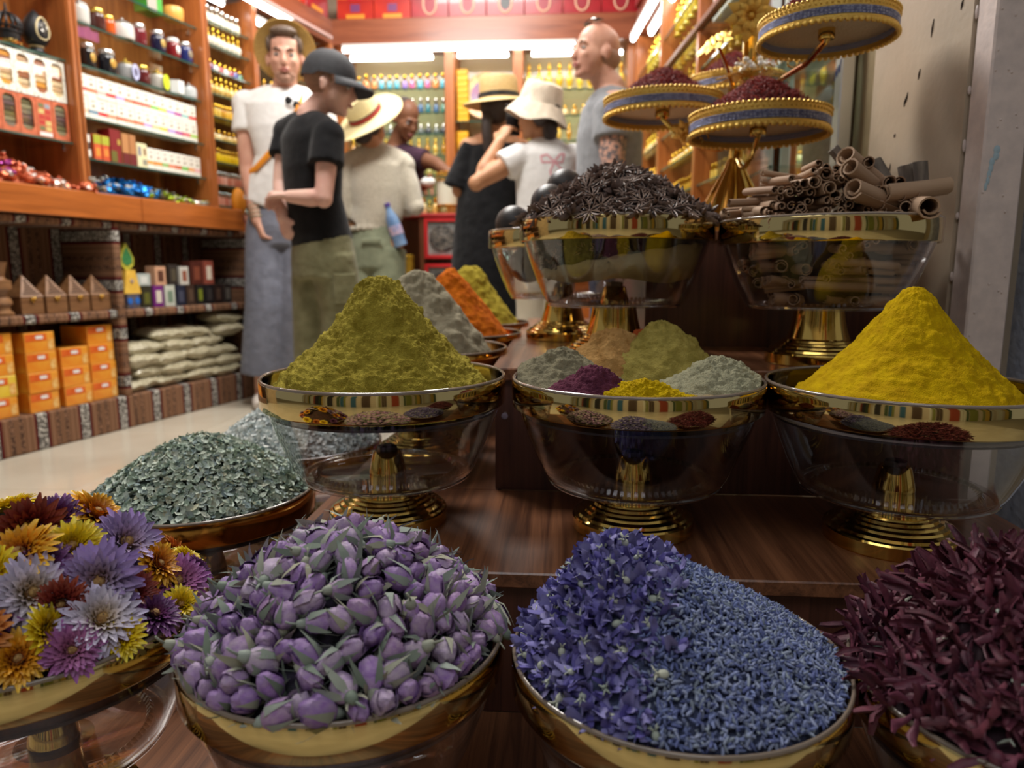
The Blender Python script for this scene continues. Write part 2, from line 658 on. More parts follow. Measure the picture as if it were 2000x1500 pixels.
cab = lplace(thing('wall_cabinet', 'orange wood wall cabinet with glass shelves along the left wall', 'cabinet'), 0, 0, 0)
for s0, s1 in ((-0.34, -0.295), (0.458, 0.503), (1.203, 1.25), (1.588, 1.63), (2.345, 2.39)):
    b = MB().box(s0, s1, 0.006, 0.30, 1.005, 2.115).box(s0 + .004, s0 + .016, -.004, .008, 1.005, 2.115, c=.003).box(s1 - .016, s1 - .004, -.004, .008, 1.005, 2.115, c=.003)
    b.box(s0 + .018, s1 - .018, 0.001, 0.008, 1.005, 2.115, c=.002)
    b.obj('upright', WOOD_OV, cab)
MB().box(-0.34, 1.25, 0.298, 0.318, 1.005, 2.115).obj('back_panel', WOOD_OV, cab)
MB().box(1.25, 2.39, 0.298, 0.318, 0.95, 2.115).obj('mirror_back', mat('dark_mirror', (0.30, 0.33, 0.30), 0.04, 1.0), cab)
MB().box(-0.34, 0.73, -0.022, -0.002, 0.905, 1.012, c=.003).obj('counter_fascia', WOOD_O, cab)
MB().box(0.732, 1.40, -0.022, -0.002, 0.905, 1.012, c=.003).obj('counter_fascia', WOOD_O, cab)
MB().box(-0.34, 1.40, -0.002, 0.30, 0.985, 1.004).obj('counter_top', WOOD_O, cab)
MB().box(1.40, 2.39, 0.02, 0.30, 0.90, 0.945).obj('ledge', WOOD_O, cab)
PZ = (1.93, 1.82, 1.70, 1.585, 1.475, 1.36, 1.25, 1.135, 1.03)
for s0, s1, zs in ((-0.295, 0.458, (1.205, 1.52, 1.785)), (0.503, 1.203, (1.155, 1.32, 1.525, 1.69, 1.865)), (1.25, 1.588, PZ), (1.63, 2.345, PZ)):
    for z in zs:
        b = MB().box(s0, s1, 0.034, 0.29, z - .007, z).box(s0, s1, 0.030, 0.034, z - .007, z, 1)
        o = b.obj('glass_shelf', [SHELFGLASS, GLASSEDGE], cab)
        if s1 < 1.25:
            for s in (s0 + .004, s1 - .004):
                MB().box(s - .006, s + .006, 0.07, 0.085, z - .03, z - .007, c=.002).obj('shelf_peg', CHROME, o)
tubes = []


def tube_light(label, p0, p1, r=.013):
    p0, p1 = Vector(p0), Vector(p1)
    d = (p1 - p0).normalized()
    o = MB().tube([p0, p0 + d * .004, p1 - d * .004, p1], [r * .7, r, r, r * .7], 12).obj('tube_light', TUBE)
    tag(o, label, 'tube light', 'fluorescent tubes under the wooden beams')
    MB().box(-.02, .02, 0, (p1 - p0).length, .012, .03).obj('housing', TUBEW, o).matrix_world = Matrix.Translation(p0) @ Matrix.Rotation(math.atan2(-d.x, d.y), 4, 'Z')
    return o


tube_light('long white tube light over the first left shelves', LW(-.3, -.05, 2.06), LW(.95, -.05, 2.06))
tube_light('long white tube light under the left beam above the man in white', LW(1.0, -.03, 2.10), LW(1.9, -.03, 2.10))
tube_light('short white tube light inside the perfume bay by the orange upright', LW(1.27, .10, 2.075), LW(1.49, .10, 2.075))
tube_light('short white tube light past the third orange upright', LW(1.64, .08, 2.06), LW(1.80, .08, 2.06))
for s in (1.0,):
    o = MB().box(s, 2.3, -.035, -.012, 2.118, 2.14, c=.004).obj('reflection_strip', mat('pinkish_reflection', lin(200, 170, 165), 0.4))  # pale strip modelled in place of a reflection along the beam
    tag(lplace(o, 0, -.02, 0), 'pinkish unlit strip standing in for a reflection along the left beam', 'housing')

# ------------------------------------------------------------------ cloth-covered shelf under the counter
fs = lplace(thing('cloth_covered_shelf', 'low shelf unit wrapped in striped woven cloth under the left cabinet', 'shelf unit'), 0, 0, 0)
MB().box(-0.6, 2.39, 0.0, 0.315, 0.0, 0.145, c=.006).obj('plinth', FABX, fs)
MB().box(-0.6, 0.581, 0.002, 0.30, 0.49, 0.525, c=.008).obj('shelf_board', FABX, fs)
MB().box(0.621, 1.44, 0.002, 0.30, 0.49, 0.525, c=.008).obj('shelf_board', FABX, fs)
MB().box(0.581, 0.621, 0.0, 0.30, 0.145, 0.88, c=.006).obj('divider', FABZ, fs)
MB().box(1.44, 1.48, 0.0, 0.30, 0.145, 0.90, c=.006).obj('divider', FABZ, fs)
MB().box(-0.6, 1.48, 0.0, 0.30, 0.872, 0.903, c=.008).obj('top_band', FABX, fs)
MB().box(-0.6, 1.48, 0.30, 0.315, 0.145, 0.88).obj('cloth_back', FABX, fs)
MB().box(1.48, 2.39, 0.05, 0.30, 0.145, 0.90).obj('end_panel', DARKB, fs)

# ------------------------------------------------------------------ back wall of perfume
struct(MB().box(-1.49, 0.44, 4.71, 4.78, 2.115, 2.268, c=.004).obj('trim_6', WOOD_RED), 'red wood beam across the back wall')
struct(MB().box(-1.49, 0.44, 4.78, 5.12, 2.14, 2.268).obj('trim_7', WOOD_RED), 'wooden soffit over the back shelves')
bc = thing('perfume_cabinet', 'tall wooden perfume cabinet with glass shelves across the back wall', 'cabinet', (0, 0, 0))
for x0, x1 in ((-1.49, -1.44), (-0.775, -0.715), (-0.335, -0.272), (0.39, 0.44)):
    MB().box(x0, x1, 4.76, 5.08, 0.0, 2.14, c=.004).obj('upright', WOOD_OV, bc)
MB().box(-1.46, 0.42, 5.07, 5.09, 0.8, 2.14).obj('mirror_back', mat('pale_back_panel', lin(220, 208, 162), 0.12, coat=.6), bc)
MB().box(-1.46, 0.42, 4.80, 5.08, 0.0, 0.80).obj('base_cupboard', WOOD_O, bc)
BZ = {0: (0.93, 1.06, 1.19, 1.32, 1.45, 1.585, 1.72, 1.87), 1: (0.95, 1.18, 1.42, 1.66), 2: (0.95, 1.09, 1.235, 1.385, 1.535, 1.69, 1.85)}
BX = ((-1.44, -0.775), (-0.715, -0.335), (-0.272, 0.39))
for k, (x0, x1) in enumerate(BX):
    for z in BZ[k]:
        MB().box(x0, x1, 4.81, 5.06, z - .008, z).box(x0, x1, 4.805, 4.81, z - .008, z, 1).obj('glass_shelf', [SHELFGLASS, GLASSEDGE], bc)
tube_light('longest white tube light right under the back beam', (-1.42, 4.72, 2.085), (0.055, 4.72, 2.085), .016)
tube_light('white tube light of the left perfume bay, under the longest tube', (-1.40, 4.82, 2.06), (-0.86, 4.82, 2.06), .016)
tube_light('white glowing tube standing in for reflections in the narrow middle bay', (-0.70, 4.84, 2.07), (-0.37, 4.84, 2.07), .014)  # glowing tube modelled in place of the reflections in this bay
tube_light('white tube light of the right perfume bay behind the bald man', (-0.22, 4.84, 2.07), (0.36, 4.84, 2.07), .014)

# ------------------------------------------------------------------ right wall cabinet
RA = Vector((0.615, 2.50, 0))
RB = Vector((0.43, 4.71, 0))
RD = (RB - RA).normalized()
RLEN = (RB - RA).length
RRZ = math.atan2(RD.y, RD.x)
RIN = Vector((RD.y, -RD.x, 0))     # into the wall


def RW(r, t, z):
    return RA + RD * r + RIN * t + Vector((0, 0, z))


def rplace(o, r, t, z, rz=0.0):
    o.location = RW(r, t, z)
    o.rotation_euler = (0, 0, RRZ + rz)
    return o


rc = rplace(thing('side_cabinet', 'wooden cabinet of gilt bottles along the right wall', 'cabinet'), 0, 0, 0)
for r0, r1 in ((0.0, .035), (0.72, .755), (1.47, 1.505), (2.17, 2.205)):
    MB().box(r0, r1, -0.26, 0.0, 0.0, 2.115, c=.003).obj('upright', WOOD_OV, rc)
MB().box(0, 2.2, -0.28, -0.26, 0.0, 2.3).obj('mirror_back', mat('warm_back_panel', lin(200, 180, 136), 0.15, coat=.6), rc)
MB().box(0, 2.2, -0.26, -0.01, 0.0, 0.80).obj('base_cupboard', WOOD_O, rc)
RZS = (0.90, 1.06, 1.22, 1.38, 1.54, 1.70, 1.88)
for r0, r1 in ((.035, .72), (.755, 1.47), (1.505, 2.17)):
    for z in RZS:
        MB().box(r0, r1, -0.25, -0.02, z - .008, z).box(r0, r1, -0.02, -0.014, z - .008, z, 1).obj('glass_shelf', [SHELFGLASS, GLASSEDGE], rc)
MB().box(0.2, 1.5, -0.012, 0.012, 1.69, 1.715, c=.003).obj('rail', mat('brown_rail', lin(120, 84, 66), 0.4), rc)
o = struct(MB().box(-0.2, 2.21, -0.30, 0.0, 2.12, 2.268, c=.004).obj('trim_8', WOOD_RED), 'red wood beam over the right cabinet')
rplace(o, 0, 0, 0)
tube_light('outer white tube light of the pair along the right wall', RW(.5, -.03, 2.085), RW(2.15, -.03, 2.085), .015)
tube_light('inner white tube light of the pair along the right wall', RW(.5, .05, 2.075), RW(2.0, .05, 2.075), .015)

# mirror-backed display case with an aluminium frame, next to the pier
mc = thing('display_case', 'aluminium framed glass case with a mirror back next to the cream pier', 'display case', (0.66, 2.16, 0))
for y in (-.32, .32):
    MB().box(-.012, .02, y - .022, y + .022, 0.776, 1.9, c=.003).obj('frame_post', ALU, mc)
MB().box(0.03, .035, -.3, .3, 0.776, 1.9).obj('mirror_back', MIRROR, mc)
MB().box(0.028, .030, -.3, .3, 1.29, 1.9).obj('white_backing', mat('pale_backing', lin(214, 218, 212), .4), mc)
for z in (0.95, 1.168, 1.285):
    MB().box(-.15, .028, -.3, .3, z - .008, z).box(-.155, -.15, -.3, .3, z - .008, z, 1).obj('glass_shelf', [SHELFGLASS, GLASSEDGE], mc)
MB().box(-.16, -.155, -.3, .3, 0.9, 1.285).obj('glass_front', SHELFGLASS, mc)
scr = mat('blue_pen', lin(70, 80, 140), .6)
b = MB()
q = [(-.0125, -.335, 1.185), (-.0125, -.33, 1.155), (-.0125, -.322, 1.175), (-.0125, -.315, 1.15), (-.0125, -.308, 1.172), (-.0125, -.300, 1.145)]
b.tube(q, .0012, 5)
b.obj('pen_mark', scr, mc)

# ------------------------------------------------------------------ the stepped display stand in front
st = thing('stepped_stand', 'stepped walnut display stand holding the spice bowls', 'display stand', (0, 0, 0))


def tread(x0, x1, y0, y1, z):
    return MB().box(x0, x1, y0, y1, z - .02, z, c=.002).obj('tread', WALN_T, st)


def riser(x0, x1, y0, y1, z0, z1):
    return MB().box(x0, x1, y0, y1, z0, z1).obj('riser', WALN_R, st)


tread(-.78, .66, .34, .822, .139)
tread(-.78, -.372, .822, 1.80, .139)
riser(-.77, .65, .350, .362, 0, .119)
riser(-.77, -.758, .362, 1.79, 0, .119)
tread(-.376, .655, .812, 1.142, .329)
tread(-.376, -.105, 1.142, 2.40, .329)
riser(-.370, .65, .822, .836, .139, .309)
riser(-.370, -.356, .836, 2.39, .139, .309)
tread(-.116, .655, 1.136, 1.512, .535)
tread(-.116, .172, 1.512, 2.40, .535)
r3 = riser(-.110, .65, 1.146, 1.160, .329, .515)
riser(-.110, -.096, 1.160, 2.39, .329, .515)
tread(.164, .655, 1.492, 2.40, .772)
riser(.170, .65, 1.500, 1.514, .535, .752)
riser(.170, .184, 1.514, 2.39, .535, .752)
MB().tube([(-.094, 1.148, .455), (-.094, 1.143, .455)], [.007, .0055], 14).obj('screw_cap', CHROME, st)
riser(-.376, .655, 2.385, 2.40, 0, .515)
# ================================================================== footed acrylic bowls with gilt rims and pedestals
BOWL_MESH = {}
INSERT = mat('dark_insert_board', lin(60, 54, 58), 0.6)
RIMG = thin_glass('thick_base_edge', (0.84, 0.83, 0.84), 0.05, 2.4)
RINGM = thin_glass('crimped_ring', (0.80, 0.74, 0.62), 0.08, 2.2)


def bowl(label, x, y, zb, D, H, hp, band=BAND, insert=True, depth=0.047, rz=0.0):
    key = (D, H, hp, band.name, insert, depth)
    R = D / 2
    k = D / 0.345
    if key not in BOWL_MESH:
        Hb = H - 0.0385 * k
        g = H - hp
        pr = [(0.68, 0), (0.715, .03), (0.76, .12), (0.82, .28), (0.875, .45), (0.925, .62), (0.955, .74), (0.975, .80), (0.985, .97), (0.985, 1.0)]
        t = 0.0028
        outer = [(0.0, hp)] + [(R * q, hp + g * f) for q, f in pr]
        inner = [(R * q - t, hp + g * f + (t if f < .1 else 0)) for q, f in reversed(pr)] + [(0.0, hp + t)]
        ms = {}
        ms['glass_shell'] = (MB().lathe(outer + inner, 72).mesh('glass_shell', GLASS, angle=50), None)
        ms['base_rim'] = (MB().lathe([(R * .66, hp - .0025), (R * .695, hp - .002), (R * .71, hp + .002), (R * .69, hp + .004), (R * .66, hp + .0015)], 72, close=True).mesh('base_rim', RIMG, angle=None), None)
        ms['rim_band'] = (MB().lathe([(R - .005 * k, H - .003), (R - .001, H - .0015), (R, H - .004), (R, Hb + .002), (R - .0015, Hb), (R - .005 * k, Hb + .001), (R - .0065 * k, Hb + .004)],
                                     96, close=True).mesh('rim_band', band, angle=40), None)
        ms['glass_lip'] = (MB().lathe([(R - .005 * k, H - .003), (R - .0045 * k, H + .001), (R - .0025 * k, H + .002), (R - .0005, H), (R - .001, H - .003)], 72, close=True)
                           .mesh('glass_lip', mat('brownish_lip', (0.22, 0.17, 0.13), 0.08, coat=0.6), angle=None), None)
        h = hp
        foot = [(0, .0), (.487 * R, 0), (.495 * R, .002), (.495 * R, .018 * k), (.485 * R, .0205 * k), (.462 * R, .022 * k), (.452 * R, .0255 * k), (.41 * R, .028 * k),
                (.40 * R, .031 * k), (.372 * R, .033 * k), (.362 * R, .036 * k), (.335 * R, .037 * k), (.325 * R, .0405 * k), (.300 * R, .0415 * k), (.293 * R, .0375 * k + .006)]
        stem = [(.293 * R, .0375 * k + .006), (.268 * R, h * .60), (.248 * R, h * .75), (.232 * R, h * .93), (.232 * R, h - .0015), (0, h - .001)]
        ms['pedestal_foot'] = (MB().lathe(foot, 64).mesh('pedestal_foot', GOLD, angle=28), None)
        ms['pedestal_stem'] = (MB().lathe(stem, 48).mesh('pedestal_stem', GOLD, angle=50), None)
        hub = [(.155 * R, h + .001), (.145 * R, h + .010 * k), (.118 * R, h + .030 * k), (.105 * R, h + .033 * k), (0, h + .033 * k)]
        ms['hub'] = (MB().lathe([(0, h + .0005)] + hub, 28).mesh('hub', GOLD, angle=40), None)
        ms['hub_nut'] = (MB().lathe([(.085 * R, h + .033 * k), (.085 * R, h + .039 * k), (.05 * R, h + .041 * k), (0, h + .041 * k)], 6).mesh('hub_nut', DARKNUT, angle=20), 'hub')
        b = MB()
        n = 72
        for i in range(n):
            a0, a1 = 2 * PI * i / n, 2 * PI * (i + .55) / n
            q = []
            for (rr, zz) in ((.55, h + .004), (.575, h + .010 * k), (.60, h + .004)):
                for a in (a0, a1):
                    q.append((R * rr * math.cos(a), R * rr * math.sin(a), zz))
            b.add(q, [(0, 2, 3, 1), (2, 4, 5, 3), (0, 4, 2), (1, 3, 5)])
        ms['crimped_ring'] = (b.mesh('crimped_ring', RINGM, smooth=False), None)
        if insert:
            ms['insert_board'] = (MB().lathe([(0, H - depth - .003), (R * .945 - .004, H - depth - .003), (R * .945 - .004, H - depth), (0, H - depth)], 48)
                                  .mesh('insert_board', INSERT, angle=30), None)
        BOWL_MESH[key] = ms
    root = thing('footed_bowl', label, 'bowl', (x, y, zb), rz, 'clear footed bowls with gilt rims')
    made = {}
    for nm, (me, par) in BOWL_MESH[key].items():
        made[nm] = link(nm, me, made[par] if par else root)
    return root


ZL, ZM, ZT = 0.139, 0.329, 0.535
POS = {}


def put(key, label, x, y, zb, D, H, hp, **k):
    POS[key] = (x, y, zb + H, D / 2)
    return bowl(label, x, y, zb, D, H, hp, **k)


put('green', 'clear footed bowl under the tall cone of olive green powder', -.253, .99, ZM, .345, .216, .072)
put('mix', 'clear footed bowl holding several small heaps of differently coloured powders', .102, .985, ZM, .345, .216, .072)
put('turm', 'clear footed bowl under the smooth cone of bright yellow powder', .447, .958, ZM, .345, .216, .072)
put('gray', 'clear footed bowl under the grey powder cone', -.28, 1.365, ZM, .345, .216, .072, band=AMBER)
put('orange', 'clear footed bowl under the orange powder cone', -.272, 1.712, ZM, .345, .216, .072, band=AMBER)
put('lime', 'clear footed bowl under the yellow-green powder cone, last in its row', -.272, 2.08, ZM, .345, .216, .072, band=AMBER)
put('rose', 'clear footed bowl heaped with dried rosebuds', -.202, .619, ZL, .30, .216, .082)
put('lav', 'clear footed bowl of blue petals and lavender buds', .106, .613, ZL, .30, .210, .082)
put('hib', 'clear footed bowl heaped with dark red dried hibiscus', .404, .578, ZL, .30, .210, .082)
put('flow', 'clear footed bowl heaped with mixed strawflowers', -.503, .612, ZL, .30, .228, .090)
put('leaf', 'clear footed bowl with an amber rim under the dried green leaves', -.574, 1.066, ZL, .345, .205, .072, band=AMBER)
put('white', 'clear footed bowl with an amber rim under the whitish flakes', -.55, 1.413, ZL, .345, .203, .072, band=AMBER)
put('anise', 'clear footed bowl heaped with star anise', .093, 1.312, ZT, .345, .245, .096, insert=False)
put('cinn', 'clear footed bowl packed with cinnamon sticks', .436, 1.25, ZT, .345, .238, .096, insert=False)
put('limes', 'clear footed bowl of black dried limes, half hidden behind the star anise', .0, 1.66, ZT, .345, .245, .096, insert=False)


# ------------------------------------------------------------------ heaps
def cone_mesh(name, m, Rb, prof, nr=70, nt_=150, amp=0.004, seed=0, chunk=0.0, ell=(1, 1), off=(0, 0), grain=0.0012, z_under=0.004, lump=45, clamp=None):
    """prof: list of (radius, height), radius 0..Rb"""
    rr = np.concatenate([np.linspace(0.0005, 1, nr)]) * Rb
    th = np.linspace(0, 2 * PI, nt_, endpoint=False)
    RR, TT = np.meshgrid(rr, th, indexing='ij')
    hs = np.interp(RR, [p[0] for p in prof], [p[1] for p in prof])
    X, Y = RR * np.cos(TT) * ell[0], RR * np.sin(TT) * ell[1]
    shift = hs / max(p[1] for p in prof)
    X = X + off[0] * shift
    Y = Y + off[1] * shift
    P = np.stack([X, Y, hs], -1).reshape(-1, 3)
    fade = np.clip((Rb - RR.ravel()) / (0.12 * Rb), 0, 1)
    d = amp * vnoise(P, lump, seed) + amp * 0.5 * vnoise(P, lump * 2.3, seed + 1) + grain * vnoise(P, 260, seed + 2) + grain * 0.7 * vnoise(P, 560, seed + 3)
    if chunk:
        c = vnoise(P, 70, seed + 5)
        d += chunk * np.clip(c - 0.25, 0, 1)
    P[:, 2] += d * (0.25 + 0.75 * fade)
    P[:, 0] += d * 0.5 * np.cos(TT.ravel()) * fade
    P[:, 1] += d * 0.5 * np.sin(TT.ravel()) * fade
    if clamp:
        cx, cy, rm = clamp
        q = np.hypot(P[:, 0] - cx, P[:, 1] - cy)
        f = np.minimum(1, rm / np.maximum(q, 1e-6))
        P[:, 0] = cx + (P[:, 0] - cx) * f
        P[:, 1] = cy + (P[:, 1] - cy) * f
    P = np.vstack([P, [[0, 0, -z_under]]])
    ii, jj = np.meshgrid(np.arange(nr - 1), np.arange(nt_), indexing='ij')
    a = ii * nt_ + jj
    b_ = ii * nt_ + (jj + 1) % nt_
    F = np.stack([a, a + nt_, b_ + nt_, b_], -1).reshape(-1, 4)
    me = array_mesh(name, P, F, m)
    return me


def powder(col, col2, name, bs=700, strength=0.55, rough=0.95):
    return mat(name, col, rough, col2=col2, scale=55, detail=9, bmp=strength, bscale=bs, bdist=0.004, spec=0.12, ramp=(.3, .7))


def heap(key, name, label, m, Rb, prof, dz=-0.03, dx=0, dy=0, cat='spice', **k):
    x, y, zr, R = POS[key]
    o = link(name, cone_mesh(name, m, Rb, prof, **k), None, (x + dx, y + dy, zr + dz))
    return tag(o, label, cat, 'heaps of ground spice', 'stuff')


D0 = -.043   # inserts lie .047 under the rims
heap('green', 'powder_cone', 'tall steep cone of olive green powder with a rough blunt top', powder(lin(190, 172, 70), lin(136, 120, 36), 'olive_powder', 520, 0.9),
     .158, [(0, .181), (.012, .180), (.024, .174), (.045, .147), (.072, .109), (.10, .078), (.13, .051), (.150, .028), (.158, .0)], dz=D0, amp=.0042, chunk=.006, seed=3, nr=130, nt_=280, dx=-.003, grain=.0024)
heap('turm', 'powder_cone', 'smooth pointed cone of bright yellow turmeric powder', powder(lin(212, 176, 8), lin(180, 142, 4), 'turmeric_powder', 620, 0.5),
     .148, [(0, .168), (.008, .167), (.018, .159), (.042, .127), (.072, .090), (.11, .052), (.14, .024), (.148, .0)], dz=D0, amp=.0022, chunk=.003, seed=9, nr=110, nt_=240, dx=.006, grain=.0012)
heap('gray', 'powder_cone', 'grey powder cone right behind the olive green one', powder(lin(176, 166, 142), lin(140, 132, 110), 'gray_powder', 520, 0.7),
     .155, [(0, .188), (.016, .187), (.03, .178), (.06, .140), (.10, .090), (.135, .044), (.155, .0)], dz=D0, amp=.004, chunk=.004, seed=13)
heap('orange', 'powder_cone', 'bright orange powder cone between the grey and yellow-green ones', powder(lin(216, 118, 20), lin(180, 82, 8), 'orange_powder', 520, 0.5),
     .155, [(0, .197), (.01, .195), (.03, .176), (.06, .137), (.10, .088), (.135, .042), (.155, .0)], dz=D0, amp=.003, chunk=.003, seed=17)
heap('lime', 'powder_cone', 'yellow-green powder cone at the far end of the row', powder(lin(186, 168, 62), lin(138, 122, 30), 'lime_powder', 460, 0.7),
     .155, [(0, .204), (.02, .202), (.035, .190), (.06, .150), (.10, .094), (.135, .046), (.155, .0)], dz=D0, amp=.004, chunk=.005, seed=23)
for (u, v, r_, h_, col, col2, nm, lb, sd, el) in (
        (1150, 700, .105, .084, lin(206, 162, 102), lin(170, 126, 70), 'tan', 'tan powder heap at the back of the mixed bowl', 31, (1.15, .8)),
        (1095, 738, .098, .062, lin(158, 150, 122), lin(124, 118, 96), 'sage', 'grey-green powder heap on the left of the mixed bowl', 33, (1.1, .8)),
        (1150, 768, .074, .052, lin(118, 62, 82), lin(84, 40, 58), 'sumac', 'dark purple-red coarse powder heap in the mixed bowl', 35, (1.1, .75)),
        (1262, 784, .078, .040, lin(214, 180, 8), lin(180, 146, 4), 'yellow', 'bright yellow powder heap at the front of the mixed bowl', 37, (1.2, .7)),
        (1345, 708, .110, .098, lin(184, 168, 90), lin(146, 132, 62), 'olive', 'pale olive powder heap, tallest in the mixed bowl', 39, (1.0, .85)),
        (1418, 752, .090, .058, lin(178, 174, 144), lin(146, 144, 118), 'pale', 'pale grey-green powder heap on the right of the mixed bowl', 41, (1.1, .85)),
        (1270, 682, .066, .084, lin(192, 96, 52), lin(150, 66, 30), 'rust', 'small rust orange powder heap behind the olive one in the mixed bowl', 43, (1.0, .8))):
    x, y, zr, R = POS['mix']
    r = ray(u, v)
    p = Vector((0, 0, CAM_Z)) + r * ((zr - .005 - CAM_Z) / r.z)
    dx, dy = p.x - x, p.y - y
    lim = R * .93 - r_ * .55
    q = math.hypot(dx, dy)
    if q > lim:
        dx, dy = dx * lim / q, dy * lim / q
    pr = [(0, h_), (r_ * .15, h_ * .96), (r_ * .4, h_ * .70), (r_ * .75, h_ * .34), (r_, 0)]
    heap('mix', 'powder_heap', lb, powder(col, col2, nm + '_powder', 560, .8), r_, pr, dz=D0 + .018, dx=dx, dy=dy, amp=.003, chunk=.006, seed=sd, nr=64, nt_=140, ell=el, grain=.002, clamp=(-dx, -dy, R * .955))
x, y, zr, R = POS['mix']
o = link('powder_bed', cone_mesh('powder_bed', powder(lin(150, 148, 128), lin(170, 140, 96), 'mixed_powder', 560, .8), R * .93, [(0, .034), (R * .7, .034), (R * .93, .02)], 30, 90, .002, 51),
         None, (x, y, zr + D0))
tag(o, 'mingled powder bed between the coloured heaps of the mixed bowl', 'spice', None, 'stuff')


# ------------------------------------------------------------------ helper: scatter over a dome
def dome(key, h, p=2.0, Rf=.93, off=(0, 0)):
    x, y, zr, R = POS[key]
    Rr = R * Rf

    ox, oy = off
    kk = Rr * Rr - ox * ox - oy * oy

    def hz(px, py):
        dx, dy = px - ox, py - oy
        do = dx * ox + dy * oy
        q = (do + math.sqrt(do * do + kk * (dx * dx + dy * dy))) / kk
        return h * (1 - q ** p) if q < 1 else 0.0
    return x, y, zr, Rr, hz


def scatter(key, h, dmin, nmax, p=2.0, Rf=.93, off=(0, 0), seed=1, tries=14000, zoff=0.0):
    """points and normals spread evenly over the heap in a bowl"""
    x, y, zr, Rr, hz = dome(key, h, p, Rf, off)
    rn = random.Random(seed)
    pts, grid = [], {}
    for _ in range(tries):
        q = math.sqrt(rn.random()) * Rr * .995
        a = rn.random() * 2 * PI
        px, py = q * math.cos(a), q * math.sin(a)
        pz = hz(px, py)
        c = (int(px // dmin), int(py // dmin), int(pz // dmin))
        ok = True
        for i in (-1, 0, 1):
            for j in (-1, 0, 1):
                for k in (-1, 0, 1):
                    for (ax, ay, az) in grid.get((c[0] + i, c[1] + j, c[2] + k), ()):
                        if (ax - px) ** 2 + (ay - py) ** 2 + (az - pz) ** 2 < dmin * dmin:
                            ok = False
                            break
        if not ok:
            continue
        grid.setdefault(c, []).append((px, py, pz))
        e = .004
        n = Vector((hz(px - e, py) - hz(px + e, py), hz(px, py - e) - hz(px, py + e), 2 * e)).normalized()
        pts.append((Vector((x + px, y + py, zr + pz + zoff)), n))
        if len(pts) >= nmax:
            break
    return pts


def orient(n, rn, tilt=0.5):
    """rotation whose z axis leans about n"""
    v = Vector((rn.gauss(0, 1), rn.gauss(0, 1), rn.gauss(0, 1))) * tilt
    z = (n + v).normalized()
    x = z.orthogonal().normalized()
    R3 = Matrix((x, z.cross(x), z)).transposed()
    return R3 @ Matrix.Rotation(rn.random() * 2 * PI, 3, 'Z')


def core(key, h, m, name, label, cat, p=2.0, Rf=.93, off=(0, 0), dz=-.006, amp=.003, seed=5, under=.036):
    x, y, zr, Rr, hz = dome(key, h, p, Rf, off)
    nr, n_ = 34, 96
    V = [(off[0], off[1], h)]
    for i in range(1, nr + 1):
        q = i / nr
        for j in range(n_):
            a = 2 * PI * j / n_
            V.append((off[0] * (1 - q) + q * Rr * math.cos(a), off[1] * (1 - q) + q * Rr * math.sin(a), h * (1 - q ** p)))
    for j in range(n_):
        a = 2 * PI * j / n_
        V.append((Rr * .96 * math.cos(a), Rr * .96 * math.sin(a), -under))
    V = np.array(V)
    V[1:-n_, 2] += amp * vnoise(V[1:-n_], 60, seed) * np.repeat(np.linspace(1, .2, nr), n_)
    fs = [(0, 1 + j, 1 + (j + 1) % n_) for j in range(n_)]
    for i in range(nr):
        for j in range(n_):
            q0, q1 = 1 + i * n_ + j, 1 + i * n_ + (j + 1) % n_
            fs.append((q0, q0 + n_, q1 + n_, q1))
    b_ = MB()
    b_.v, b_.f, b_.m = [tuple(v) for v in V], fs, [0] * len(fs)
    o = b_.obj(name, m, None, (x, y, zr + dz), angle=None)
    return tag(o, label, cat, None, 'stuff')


def flakes(key, h, n, shape, m, name, label, cat, p=2.0, Rf=.95, off=(0, 0), tilt=.6, smin=.7, smax=1.3, zoff=0.0, seed=2, keep=None):
    """many tiny pieces joined in one mesh: shape is (verts, quads) of one piece"""
    x, y, zr, Rr, hz = dome(key, h, p, Rf, off)
    rn = random.Random(seed)
    S, Fq = np.array(shape[0], float), np.array(shape[1], int)
    Vs, Fs = [], []
    k = 0
    while k < n:
        q = math.sqrt(rn.random()) * Rr
        a = rn.random() * 2 * PI
        px, py = q * math.cos(a), q * math.sin(a)
        if keep is not None and not keep(px, py, rn):
            continue
        pz = hz(px, py)
        e = .004
        nn = Vector((hz(px - e, py) - hz(px + e, py), hz(px, py - e) - hz(px, py + e), 2 * e)).normalized()
        M3 = np.array(orient(nn, rn, tilt))
        s = rn.uniform(smin, smax)
        Vs.append((S * s) @ M3.T + np.array([px, py, pz + zoff + rn.uniform(-.002, .0025)]))
        Fs.append(Fq + k * len(S))
        k += 1
    me = array_mesh(name, np.vstack(Vs), np.vstack(Fs), m)
    o = link(name, me, None, (x, y, zr))
    return tag(o, label, cat, None, 'stuff')


# leaf flake: a curled lens of quads
def leaf_shape(l, w_, curl):
    v = []
    for i, t in enumerate((-1, -.45, .2, 1)):
        ww = (0.12, .9, 1.0, 0.1)[i] * w_
        zc = curl * t * t
        v += [(t * l, -ww, zc + curl * .7 * (ww / w_)), (t * l, 0, zc), (t * l, ww, zc + curl * .7 * (ww / w_))]
    f = []
    for i in range(3):
        for j in range(2):
            a = i * 3 + j
            f.append((a, a + 3, a + 4, a + 1))
    return v, f


def grain_shape(l, r, n=5):
    v, f = [], []
    for t, q in ((-1, .35), (-.5, 1), (.45, .9), (1, .3)):
        for i in range(n):
            a = 2 * PI * i / n
            v.append((t * l, q * r * math.cos(a), q * r * math.sin(a) + .18 * l * t * t))
    for k in range(3):
        for i in range(n):
            j = (i + 1) % n
            f.append((k * n + i, k * n + j, (k + 1) * n + j, (k + 1) * n + i))
    return v, f


